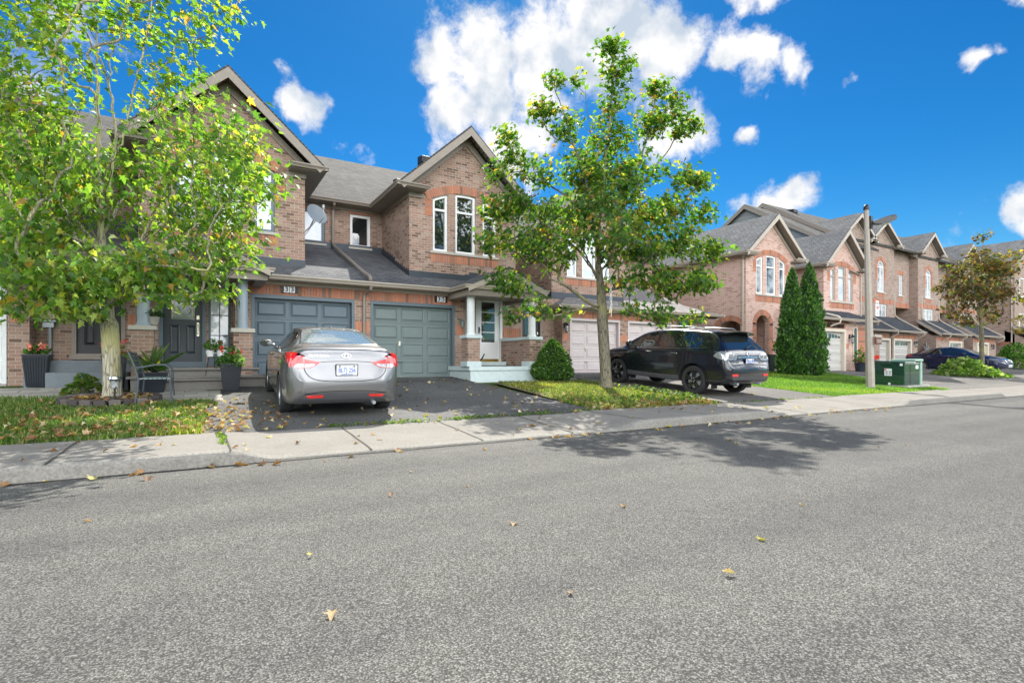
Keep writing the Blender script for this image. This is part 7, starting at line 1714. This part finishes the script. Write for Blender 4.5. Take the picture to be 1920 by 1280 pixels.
# transformer cabinet and pedestal
t = thing('transformer_box', 'large glossy dark green utility cabinet on a concrete pad by the lamp post', 'utility box', (20.36, 8.98, g(8.98)))
m = MB(); m.box(-.46, 1.1, -.62, .60, -.1, .05); m.build('concrete_pad', M['found'], t, bevel=.015)
m = MB(); m.box(-.36, .34, -.48, .46, .05, .78); m.build('cabinet', M['boxgreen'], t, bevel=.02)
m = MB(); m.hexa([(-.39, -.51, .783), (.37, -.51, .783), (.37, .49, .783), (-.39, .49, .783), (-.37, -.49, .83), (.35, -.49, .83), (.35, .47, .87), (-.37, .47, .87)]); m.build('cabinet_lid', M['boxgreen'], t, bevel=.018)
m = MB(); m.box(-.372, -.364, -.10, .12, .36, .60); w_ = m.build('warning_label', M['white'], t)
m = MB(); m.box(-.378, -.374, .06, .11, .54, .585); m.build('label_mark', M['reflector'], w_)
m = MB()
for k in range(4): m.cut(); m.box(-.378, -.374, -.08 + (k % 2) * .10, -.02 + (k % 2) * .10, .41 + (k // 2) * .07, .44 + (k // 2) * .07)
m.build('label_mark', M['mid_grey_plastic'], w_)
m = MB(); m.box(-.372, -.364, -.42, -.34, .69, .77); m.cut(); m.box(-.385, -.364, -.06, .0, .06, .13); m.build('cabinet_tag', M['white'], t)
m = MB(); m.box(.0, .006, -.488, -.482, .08, .76); m.build('door_gap', M['black'], t)
t = thing('utility_pedestal', 'pale-capped green utility pedestal standing against the dark green cabinet', 'utility box', (21.0, 8.86, g(8.86)))
m = MB(); m.box(-.27, .12, -.33, .32, .05, .80); m.build('pedestal_body', M['boxgreen'], t, bevel=.02); m = MB(); m.box(.125, .25, -.36, .35, -.02, .84); m.build('pedestal_side', M['palegreen'], t, bevel=.03); m = MB(); m.box(-.30, .28, -.38, .37, .845, .93); m.build('pedestal_cap', M['palegreen'], t, bevel=.03)
m = MB(); m.box(-.2, -.02, -.342, -.334, .60, .72); m.build('pedestal_label', M['white'], t)

# brick pier with stone cap behind the lamp post
t = thing('brick_pier', 'short brick garden pier with stone cap just behind the lamp post', 'pier', (30.9, 14.7, g(14.6)))
m = MB(); m.box(-.28, .28, -.28, .28, -.1, 1.75); m.build('pier_shaft', M['brick_brown'], t); m = MB(); m.box(-.36, .36, -.36, .36, 1.75, 1.86); m.build('pier_cap', M['sill'], t, bevel=.01)

# --- metal garden bench seen from its end
M['bench'] = plain('blue_grey_bench_metal', (.055, .07, .08), .45, .2, .1)
M['bench_seat'] = plain('pale_bench_slats', (.24, .30, .30), .5, .1, .1)
t = thing('garden_bench', 'blue-grey metal slatted garden bench standing beside the maple trunk', 'bench', (-.60, 11.05, g(11.05)), R(0))
t.scale = (.86, 1, .98)
# local: width along Y (depth into the garden), seat faces +X
W = .60
def leg(y):
    m = MB()
    m.tube([(-.30, y, -.03), (-.26, y, .18), (-.24, y, .40), (-.30, y, .62), (-.38, y, .82), (-.40, y, .86)], .020, 6)
    m.cut(); m.tube([(.30, y, -.03), (.26, y, .25), (.26, y, .42), (.27, y, .50), (.24, y, .60), (.16, y, .645), (.0, y, .64), (-.2, y, .60), (-.29, y, .60)], .017, 6)
    m.build('bench_leg', M['bench'], t, smooth=True)
leg(-W); leg(W)
m = MB()
for x in np.linspace(-.20, .24, 7): m.box(x - .026, x + .026, -W - .02, W + .02, .405, .418)
m.build('seat', M['bench_seat'], t)
m = MB()
for k in range(5): z = .50 + k * .075; x = -.26 - (z - .42) * .32; m.hexa([(x - .006, -W, z), (x + .006, -W, z), (x + .006, W, z), (x - .006, W, z), (x - .022, -W, z + .055), (x - .010, -W, z + .055), (x - .010, W, z + .055), (x - .022, W, z + .055)])
m.build('backrest', M['bench'], t)

# --- tall square planters
M['planter'] = plain('dark_navy_planter', (.012, .018, .028), .45, 0, .12, coat=.2)
M['flower_red'] = leaf_mat('petal', .3)
def flowers(root, z, r, h, n, leaf, pal, w, fl, nf, seed, fsize=.06, half=OVAL_R, ry=None, droop=0):
    rng = np.random.default_rng(seed); a = rng.uniform(0, 2 * math.pi, n); q = rng.uniform(0, 1, n) ** .5
    C = np.stack([r * q * np.cos(a), r * q * np.sin(a), z + h * (1 - .6 * q * q) * rng.uniform(.1, 1, n) - droop * q * q], 1); O = np.stack([np.cos(a), np.sin(a), np.zeros(n)], 1)
    D = unit_v(O * .7 + rng.normal(0, .5, (n, 3)) + np.array([0, 0, .3])); N = unit_v(np.array([0, 0, .8]) + O * .3 + rng.normal(0, .4, (n, 3)))
    V, lo, ct = leaf_arrays(C, N, D, leaf * rng.uniform(.6, 1.3, n), half, .25, .25); arr_mesh('foliage', V, lo, ct, M['leaf'], root, np.repeat(pick_cols(rng, n, pal, w), 2, axis=0))
    m = MB()
    for i in range(min(n, 26)): m.tube([(C[i][0] * .15, C[i][1] * .15, z - .04), (C[i][0] * .6, C[i][1] * .6, (z + C[i][2]) / 2), tuple(C[i])], .0045, 4, caps=False)
    m.build('stems', M['dark_foliage'], root)
    for (cols, k) in fl:
        heads = np.stack([r * .95 * np.cos(b := rng.uniform(0, 2 * math.pi, k)) * (rr := rng.uniform(.2, 1, k)), r * .95 * np.sin(b) * rr, z + h * rng.uniform(.55, 1.05, k)], 1)
        p = 16; C2 = (heads[:, None] + rng.normal(0, fsize * .45, (k, p, 3))).reshape(-1, 3); D2 = unit_v(rng.normal(0, 1, (k * p, 3))); N2 = unit_v(rng.normal(0, 1, (k * p, 3)) + np.array([0, -.6, .6])); N2 = unit_v(N2 - D2 * (N2 * D2).sum(1, keepdims=True))
        V, lo, ct = leaf_arrays(C2, N2, D2, fsize * rng.uniform(.6, 1.2, k * p), OVAL_R, .2, .2); arr_mesh('blossoms', V, lo, ct, M['flower_red'], root, np.repeat(pick_cols(rng, k * p, cols, [1] * len(cols)), 2, axis=0))
def tall_planter(label, x, y, z, w0, w1, h, ribs=False, plant=None):
    t = thing('tall_planter', label, 'planter', (x, y, z), 0, 'dark tapered planters by the entrances')
    m = MB(); m.hexa([(-w0, -w0, 0), (w0, -w0, 0), (w0, w0, 0), (-w0, w0, 0), (-w1, -w1, h), (w1, -w1, h), (w1, w1, h), (-w1, w1, h)])
    i = w1 - .03; m.hexa([(-w1 - .012, -w1 - .012, h), (w1 + .012, -w1 - .012, h), (w1 + .012, w1 + .012, h), (-w1 - .012, w1 + .012, h), (-w1 - .012, -w1 - .012, h + .03), (w1 + .012, -w1 - .012, h + .03), (w1 + .012, w1 + .012, h + .03), (-w1 - .012, w1 + .012, h + .03)])
    if ribs:
        for k in range(9):
            a = -1 + 2 * (k + .5) / 9
            for f in (0, 1):
                p0 = (a * w0, -w0) if f == 0 else (-w0, a * w0); p1 = (a * w1, -w1) if f == 0 else (-w1, a * w1)
                m.tube([(p0[0], p0[1], .02), (p1[0], p1[1], h - .02)], .013, 5)
    m.build('pot', M['planter'], t, bevel=.006)
    m = MB(); m.box(-i, i, -i, i, h + .031, h + .036); m.build('soil', M['soil'], t)
    return t
LEAFP = [(.05, .13, .025), (.09, .19, .035), (.14, .24, .06)]
RED = [(.65, .04, .025), (.75, .09, .03)]; PINK = [(.75, .22, .22), (.70, .10, .14), (.85, .42, .38)]
t = tall_planter('dark ribbed square planter with pink blossoms against the brick corner', -2.68, 13.75, g(13.7), .145, .20, .60, True); flowers(t, .63, .20, .20, 90, .085, LEAFP, [1, 1, .6], [(PINK, 7)], 0, 31, .045)
t = tall_planter('dark planter half hidden behind the maple trunk with orange and red leaves', -1.40, 13.1, g(13.1), .14, .19, .62); flowers(t, .65, .20, .30, 70, .10, [(.30, .12, .03), (.12, .16, .03), (.25, .08, .03)], [1, 1, .7], [(RED, 5)], 0, 32, .05)
t = tall_planter('smooth dark planter with red geraniums at the foot of the stone steps',   .60, 12.25, g(12.25), .135, .19, .53); flowers(t, .56, .27, .36, 230, .085, LEAFP, [1, 1.2, .7], [(RED, 5)], 0, 33, .042, droop=.12)
# spiky planter behind the bench
t = thing('spiky_planter', 'dark square planter with spiky leaves and yellow blooms behind the bench', 'planter', (-.72, 12.2, g(12.1)))
m = MB(); m.hexa([(-.18, -.18, 0), (.18, -.18, 0), (.18, .18, 0), (-.18, .18, 0), (-.25, -.25, .40), (.25, -.25, .40), (.25, .25, .40), (-.25, .25, .40)]); m.build('pot', M['planter'], t, bevel=.008)
rng = np.random.default_rng(8); n = 34; a = rng.uniform(0, 2 * math.pi, n); el = rng.uniform(.45, 1.45, n); D = np.stack([np.cos(a) * np.cos(el), np.sin(a) * np.cos(el), np.sin(el)], 1); S = rng.uniform(.35, .75, n); C = np.array([0, 0, .42]) + D * (S * .4)[:, None]; N = unit_v(np.cross(D, np.stack([-np.sin(a), np.cos(a), np.zeros(n)], 1)))
V, lo, ct = leaf_arrays(C, N, D, S, BLADE_R, .3, .35); arr_mesh('spike_leaves', V, lo, ct, M['leaf'], t, np.repeat(pick_cols(rng, n, [(.08, .15, .06), (.13, .2, .09), (.2, .26, .12)], [1, 1, .6]), 2, axis=0))
flowers(t, .42, .26, .24, 120, .09, LEAFP, [1, 1, .5], [([(.75, .62, .06), (.65, .55, .05)], 9)], 0, 34, .055)
# potted plant on the pier cap, pot on its stand by the sidelight
t = thing('flower_pot', 'small grey pot with white-flowered foliage on the porch pier ledge', 'flower pot', (-.78, 13.42, 1.82))
m = MB(); m.lathe([(.08, 0), (.12, .16), (.13, .17), (.115, .165)], (0, 0, 0), 16); m.build('pot', M['found'], t, smooth=True); flowers(t, .17, .19, .16, 90, .07, [(.03, .09, .03), (.05, .13, .04)], [1, 1], [([(.7, .7, .7)], 6)], 0, 35, .03)
t = thing('plant_stand', 'wire stand holding white pots of trailing plant beside the sidelight', 'plant stand', (.34, 13.25, .70))
m = MB()
for sx in (-.14, .14): m.tube([(sx * 1.3, 0, 0), (sx * .8, .0, .45), (sx * .8, 0, .60), (0, 0, .62)], .008, 5); m.tube([(sx * .8, 0, .45), (-sx * .8, 0, .45)], .008, 5)
m.tube([(0, .2, 0), (0, .05, .45)], .008, 5); m.build('wire_legs', M['black'], t)
for k, dx in enumerate((-.09, .11)):
    m = MB(); m.lathe([(.06, .46), (.085, .60), (.08, .595)], (dx, 0, 0), 14); m.build('pot', M['white'], t, smooth=True)
flowers(t, .60, .22, .26, 150, .075, LEAFP, [1, 1, .8], [([(.25, .02, .03)], 2)], 0, 36, .05)
# watering can on the mint porch
M['teal'] = plain('dark_teal_plastic', (.02, .035, .045), .35, 0, .1)
t = thing('watering_can', 'dark slate watering can on the mint porch by the brick pier', 'watering can', (6.95, 13.85, .925))
m = MB(); m.lathe([(.12, 0), (.13, .02), (.12, .24), (.06, .30), (.055, .36)], (0, 0, 0), 16); m.build('can_body', M['teal'], t, smooth=True); m = MB(); m.tube([(.10, 0, .08), (.2, -.05, .22), (.26, -.08, .36)], [.03, .022, .018], 8); m.build('spout', M['teal'], t); m = MB(); m.tube([(-.1, 0, .26), (-.12, 0, .40), (0, 0, .46), (.06, 0, .36)], .014, 6); m.build('handle', M['teal'], t)
# pots by the arched porch, flowers by the lettered garage
for k, (lab, x, y, s) in enumerate((('black pot standing against the arch jamb nearest the SUV', 21.78, 14.55, 1.0), ('black pot between the arched porch and the cedars', 23.75, 14.6, .9))):
    t = thing('porch_pot', lab, 'planter', (x, y, g(14.5)), 0, 'black pots by the arched porch'); m = MB(); m.hexa([(-.18 * s, -.18 * s, 0), (.18 * s, -.18 * s, 0), (.18 * s, .18 * s, 0), (-.18 * s, .18 * s, 0), (-.24 * s, -.24 * s, .75 * s), (.24 * s, -.24 * s, .75 * s), (.24 * s, .24 * s, .75 * s), (-.24 * s, .24 * s, .75 * s)]); m.build('pot', M['planter'], t, bevel=.01); m = MB(); m.box(-.2 * s, .2 * s, -.2 * s, .2 * s, .755 * s, .76 * s); m.build('soil', M['soil'], t)
t = thing('flower_pot', 'dark pot of green foliage beside the lettered garage door', 'flower pot', (27.75, 13.7, g(13.7))); m = MB(); m.lathe([(.18, 0), (.25, .42), (.27, .45), (.24, .44)], (0, 0, 0), 16); m.build('pot', M['planter'], t, smooth=True); flowers(t, .44, .26, .85, 130, .14, LEAFP, [1, 1, .6], [], 0, 37)
t = thing('flower_pot', 'low trough of bright red flowers by the lamp post base view', 'flower pot', (28.75, 13.7, g(13.7))); t['label'] = 'low trough of bright red flowers past the lettered garage door'; m = MB(); m.box(-.4, .4, -.2, .2, 0, .3); m.build('trough', M['wood_red'], t, bevel=.01); flowers(t, .3, .42, .45, 160, .11, [(.35, .05, .03), (.08, .12, .03), (.5, .07, .04)], [1, .8, 1], [(RED, 14)], 0, 38, .09)
# black iron railing at the far entrance
t = thing('iron_railing', 'short black iron railing with a stone-capped pier at the far entrance', 'railing', (40.9, 15.2, g(14.5)))
m = MB(); m.tube([(0, 0, .9), (2.0, 0, .9)], .02, 6); m.tube([(0, 0, .12), (2.0, 0, .12)], .02, 6)
for k in range(15): m.tube([(k * 2 / 14, 0, 0), (k * 2 / 14, 0, 1.0)], .014, 5)
m.build('railing_bars', M['black'], t); m = MB(); m.box(2.05, 2.6, -.25, .25, 0, 1.15); m.build('pier', M['brick_brown'], t); m = MB(); m.box(1.98, 2.68, -.32, .32, 1.15, 1.26); m.build('pier_cap', M['sill'], t)

# --- block ring and mulch round the big maple, solar path light in it
t = thing('tree_ring', 'low ring of dark concrete edging blocks round the pale maple trunk', 'edging', (-1.21, 11.0, g(11)))
M['block'] = island_mat('edging_block', [(0, (.05, .042, .042)), (.7, (.095, .08, .078)), (1, (.17, .15, .14))])
m = MB(); nb_ = 22
for row in range(2):
    for k in range(nb_):
        a0 = 2 * math.pi * (k + (.5 if row else 0)) / nb_ + .03; a1 = 2 * math.pi * (k + 1 + (.5 if row else 0)) / nb_ - .03; r0, r1 = .58, .72 - row * .015; z0, z1 = -.06 + row * .09, .026 + row * .09
        sx = 1.0; q = [(r0 * math.cos(a0), r0 * math.sin(a0) * .8), (r1 * math.cos(a0), r1 * math.sin(a0) * .8), (r1 * math.cos(a1), r1 * math.sin(a1) * .8), (r0 * math.cos(a1), r0 * math.sin(a1) * .8)]
        m.hexa([(x, y, z0 + y * DSL) for x, y in q] + [(x, y, z1 + y * DSL) for x, y in q])
m.build('edging_blocks', M['block'], t, bevel=.012)
m = MB(); P = [[(r * math.cos(a), r * .8 * math.sin(a), .075 + r * .8 * math.sin(a) * DSL + .05 * (1 - r / .6)) for a in np.linspace(0, 2 * math.pi, 33)] for r in (.02, .2, .4, .6)]; m.grid(P); m.build('mulch', M['soil'], t, smooth=True)
t = thing('path_light', 'small round-topped solar path light planted in the maple ring', 'garden light', (-1.13, 10.60, g(10.6) + .06))
m = MB(); m.tube([(0, 0, -.05), (0, 0, .22)], .014, 8); m.build('stake', M['black'], t)
m = MB(); m.lathe([(.03, .22), (.05, .235), (.062, .36), (.058, .36)], (0, 0, 0), 16); m.build('lantern_glass', M['glass_mid'], t, smooth=True)
m = MB()
for k in range(4):
    a = k * math.pi / 2 + .4; b = a + math.pi / 2
    m.tube([(.055 * math.cos(a), .055 * math.sin(a), .235), (.068 * math.cos(b), .068 * math.sin(b), .36)], .006, 5); m.tube([(.055 * math.cos(b), .055 * math.sin(b), .235), (.068 * math.cos(a), .068 * math.sin(a), .36)], .006, 5)
m.build('cage', M['black'], t); m = MB(); m.lathe([(.09, .36), (.10, .375), (.085, .41), (.03, .425), (0, .426)], (0, 0, 0), 18); m.build('cap', M['chrome'], t, smooth=True)
# rope hanging on the middle maple
t = thing('rope', 'knotted pale rope hanging on the slender maple trunk', 'rope', (9.12, 10.60, 2.0))
m = MB(); m.tube([(-.02, -.07, 1.32), (.08, -.14, 1.18), (-.06, -.13, 1.0), (.06, -.13, .84), (-.02, -.13, .66), (.05, -.13, .52), (.02, -.135, .2)], .011, 6); m.tube([(.09, -.1, 1.32), (-.05, -.14, 1.16), (.07, -.13, 1.0), (-.03, -.13, .84), (.05, -.13, .68), (-.04, -.135, .3)], .011, 6); m.build('rope_strands', M['offwhite'], t, smooth=True)

# ---------------------------------------------------------------- grass, weeds, fallen leaves
def in_poly(x, y, poly):
    c = np.zeros(len(x), bool); n = len(poly)
    for i in range(n):
        (x0, y0), (x1, y1) = poly[i], poly[(i + 1) % n]
        c ^= ((y0 > y) != (y1 > y)) & (x < (x1 - x0) * (y - y0) / (y1 - y0 + 1e-12) + x0)
    return c
gv = np.vectorize(g)
def vnoise(x, y, s, seed):
    r = np.random.default_rng(seed); k = r.uniform(-1, 1, (6, 3)); return sum(np.sin(x * s * a * 2 + y * s * b * 2 + c * 9) for a, b, c in k) / 6
def grass(name, poly, dens, h, pal, w, seed, avoid=None, ragged=.12, thin=.0, label=None):
    rng = np.random.default_rng(seed); P = np.array(poly); x0, y0 = P.min(0) - ragged; x1, y1 = P.max(0) + ragged; n = int((x1 - x0) * (y1 - y0) * dens)
    x, y = rng.uniform(x0, x1, n), rng.uniform(y0, y1, n); j = ragged * vnoise(x, y, 3.1, seed); k = in_poly(x + j, y + j * .6, poly)
    k &= (vnoise(x, y, 1.7, seed + 1) + rng.normal(0, .35, n)) > -1 + thin
    if avoid is not None: k &= ~avoid(x, y)
    x, y = x[k], y[k]; n = len(x); z = gv(y); z = np.where(y < 7.7, .15, z)
    C = np.stack([x, y, z], 1); a = rng.uniform(0, 2 * math.pi, n); L = h * rng.uniform(.5, 1.4, n); lean_ = rng.uniform(.1, .8, n); W_ = rng.uniform(.004, .009, n)[:, None]
    sd_ = np.stack([np.cos(a), np.sin(a), np.zeros(n)], 1); dr_ = np.stack([-np.sin(a), np.cos(a), np.zeros(n)], 1)
    m1 = C + np.array([0, 0, 1.]) * (L * .6)[:, None] + dr_ * (L * lean_ * .3)[:, None]; tp = C + np.array([0, 0, 1.]) * (L * (1 - .3 * lean_))[:, None] + dr_ * (L * lean_)[:, None]
    V = np.stack([C - sd_ * W_, C + sd_ * W_, m1 + sd_ * W_ * .8, m1 - sd_ * W_ * .8, tp], 1).reshape(-1, 3); b = (np.arange(n) * 5)[:, None]
    lo = np.concatenate([b + np.array([0, 1, 2, 3]), b + np.array([3, 2, 4])], 1).ravel(); ct = np.tile([4, 3], n)
    cl = pick_cols(rng, n, pal, w); t_ = np.clip(.5 + .9 * vnoise(x, y, 1.1, seed + 5), 0, 1)[:, None]; cl = cl * (.8 + .45 * t_) * np.array([1, 1, 1]) + np.array([.05, .02, 0]) * (t_ > .72)
    return tag(arr_mesh(name, V, lo, ct, M['grass'], None, np.repeat(cl, 2, axis=0)), label, 'grass' if label else None, kind='stuff')
GR = [(.05, .12, .02), (.085, .175, .026), (.13, .22, .035), (.22, .24, .07)]
ring = lambda x, y: ((x + 1.21) / .74) ** 2 + ((y - 11.0) / .6) ** 2 < 1
grass('grass', [(-6.5, 7.72), (.12, 7.72), (.16, 10.8), (-1.0, 10.85), (-1.4, 11.8), (-4.1, 12.0), (-4.15, 9)], 2300, .07, [(.05, .11, .02), (.085, .16, .028), (.14, .20, .045), (.25, .24, .10)], [.3, .35, .25, .18], 41, ring, label='patchy shaded grass under the large maple', thin=.55, ragged=.18)
grass('grass', [(6.5, 7.72), (9.9, 7.72), (9.9, 12.6), (7.1, 12.7), (6.7, 10)], 1900, .07, [(.05, .11, .02), (.10, .17, .03), (.21, .22, .07), (.32, .28, .12)], [.25, .3, .28, .2], 42, label='weedy grass strip round the slender maple', thin=.75, ragged=.22)
grass('grass', [(14.55, 7.72), (21.2, 7.72), (24.3, 13.0), (24.3, 14.3), (14.55, 14.3)], 1100, .06, [(.07, .155, .022), (.105, .205, .03), (.15, .25, .042)], [.3, .4, .3], 43, label='bright mown lawn in front of the cedars')
# weeds in the joint between drives and sidewalk, and taller tufts under the slender maple
rng = np.random.default_rng(50)
def weed_band(name, pts, n, leaf, h, seed, label):
    r = np.random.default_rng(seed); i = r.integers(0, len(pts) - 1, n); t_ = r.uniform(0, 1, n); P = np.array(pts); q = P[i] + (P[i + 1] - P[i]) * t_[:, None]; keep = r.uniform(size=n) < .35 + .65 * (np.sin(q[:, 0] * 5.3) > -.2); q = q[keep]; n = len(q)
    x = q[:, 0] + r.normal(0, .02, n); y = q[:, 1] + r.normal(0, q[:, 2], n); z = np.array([walk_z(a, b) if b < 7.7 else g(b) for a, b in zip(x, y)])
    C = np.stack([x, y, z + r.uniform(0, 1, n) ** 1.5 * h], 1); D = unit_v(r.normal(0, 1, (n, 3)) + np.array([0, 0, .5])); N = unit_v(np.array([0, 0, 1.]) + r.normal(0, .5, (n, 3))); V, lo, ct = leaf_arrays(C, N, D, leaf * r.uniform(.5, 1.3, n), OVAL_R, .2, .2)
    tag(arr_mesh(name, V, lo, ct, M['leaf'], None, np.repeat(pick_cols(r, n, WEED, [.3, .35, .25, .15]), 2, axis=0)), label, 'weeds', kind='stuff')
weed_band('weeds', [(1.6, 7.72, .035), (3.3, 7.72, .05), (4.6, 7.74, .04), (6.4, 7.74, .06)], 900, .05, .05, 51, 'low weeds along the joint between driveway and sidewalk')
weed_band('weeds', [(.24, 7.6, .01), (.26, 7.2, .01), (.25, 6.6, .03)], 160, .04, .03, 52, 'weeds growing in a sidewalk joint')
weed_band('weeds', [(6.8, 8.1, .25), (8.4, 8.3, .3), (9.7, 8.4, .25), (9.6, 10.2, .35)], 1500, .075, .16, 53, 'broad weeds and tufts along the front of the maple strip')
weed_band('weeds', [(10.2, 7.73, .03), (14.3, 7.73, .03)], 350, .04, .03, 54, 'weeds along the front edge of the wide driveway')
# fallen leaves
DEAD = [(.20, .10, .045), (.30, .17, .075), (.42, .30, .17), (.14, .075, .04), (.50, .42, .26), (.34, .30, .08)]
def litter(name, n, sampler, size, seed, label, w=(.25, .25, .18, .12, .1, .1), lift=.012):
    r = np.random.default_rng(seed); x, y = sampler(r, n); n = len(x)
    rz = np.interp(y, [q[0] for q in rows], [q[1] for q in rows]); z = np.array([(walk_z(a, b) if b > 6.1 and b < 7.7 else (c if b <= 6.1 else g(b) + .006)) for a, b, c in zip(x, y, rz)]) + lift * r.uniform(.4, 2.0, n)
    C = np.stack([x, y, z], 1); a = r.uniform(0, 2 * math.pi, n); D = unit_v(np.stack([np.cos(a), np.sin(a), r.normal(0, .18, n)], 1)); N = unit_v(np.array([0, 0, 1.]) + r.normal(0, .28, (n, 3))); N = unit_v(N - D * (N * D).sum(1, keepdims=True))
    V, lo, ct = leaf_arrays(C, N, D, size * r.uniform(.5, 1.25, n), MAPLE_R, .55, .45)
    tag(arr_mesh(name, V, lo, ct, M['deadleaf'], None, np.repeat(pick_cols(r, n, DEAD, w), 2, axis=0)), label, 'leaves', kind='stuff')
def lawnA(r, n): 
    x = r.uniform(-6, .6, n); y = 7.7 + r.beta(1.1, 2.2, n) * 3.6; return x, y
litter('fallen_leaves', 800, lawnA, .088, 61, 'dry fallen leaves on the shaded grass', lift=.04)
litter('fallen_leaves', 90, lambda r, n: (r.uniform(.1, 1.3, n), 7.7 + r.beta(1, 1.5, n) * 3.5), .08, 62, 'dry leaves at the edge of the driveway')
litter('fallen_leaves', 150, lambda r, n: (r.uniform(1.2, 6.4, n), r.uniform(7.7, 14.2, n)), .085, 63, 'scattered leaves on the dark driveway', (.1, .2, .3, .05, .3, .1))
litter('fallen_leaves', 280, lambda r, n: (r.uniform(6.5, 9.9, n), 7.68 + r.beta(.8, 2.5, n) * 3), .10, 64, 'dry leaves under the slender maple', lift=.03)
litter('fallen_leaves', 75, lambda r, n: (r.uniform(-4, 12, n), r.uniform(6.15, 7.65, n)), .075, 65, 'leaves on the sidewalk')
litter('fallen_leaves', 75, lambda r, n: (r.uniform(-4, 14, n), 6.08 - r.exponential(.12, n)), .085, 66, 'leaves gathered in the gutter')
litter('fallen_leaves', 22, lambda r, n: (r.uniform(-2, 9, n), r.uniform(1.4, 6.0, n)), .05, 67, 'stray leaves on the road', (.3, .2, .2, .1, .1, .1))
litter('fallen_leaves', 60, lambda r, n: (r.uniform(10.2, 24, n), r.uniform(7.8, 13, n)), .08, 68, 'stray leaves on the wide driveway and lawn')
litter('fallen_leaves', 140, lambda r, n: (-1.21 + (q := r.uniform(.2, .56, n)) * np.cos(b := r.uniform(0, 6.28, n)), 11 + q * .8 * np.sin(b)), .10, 69, 'dry leaves in the maple ring', lift=.06)
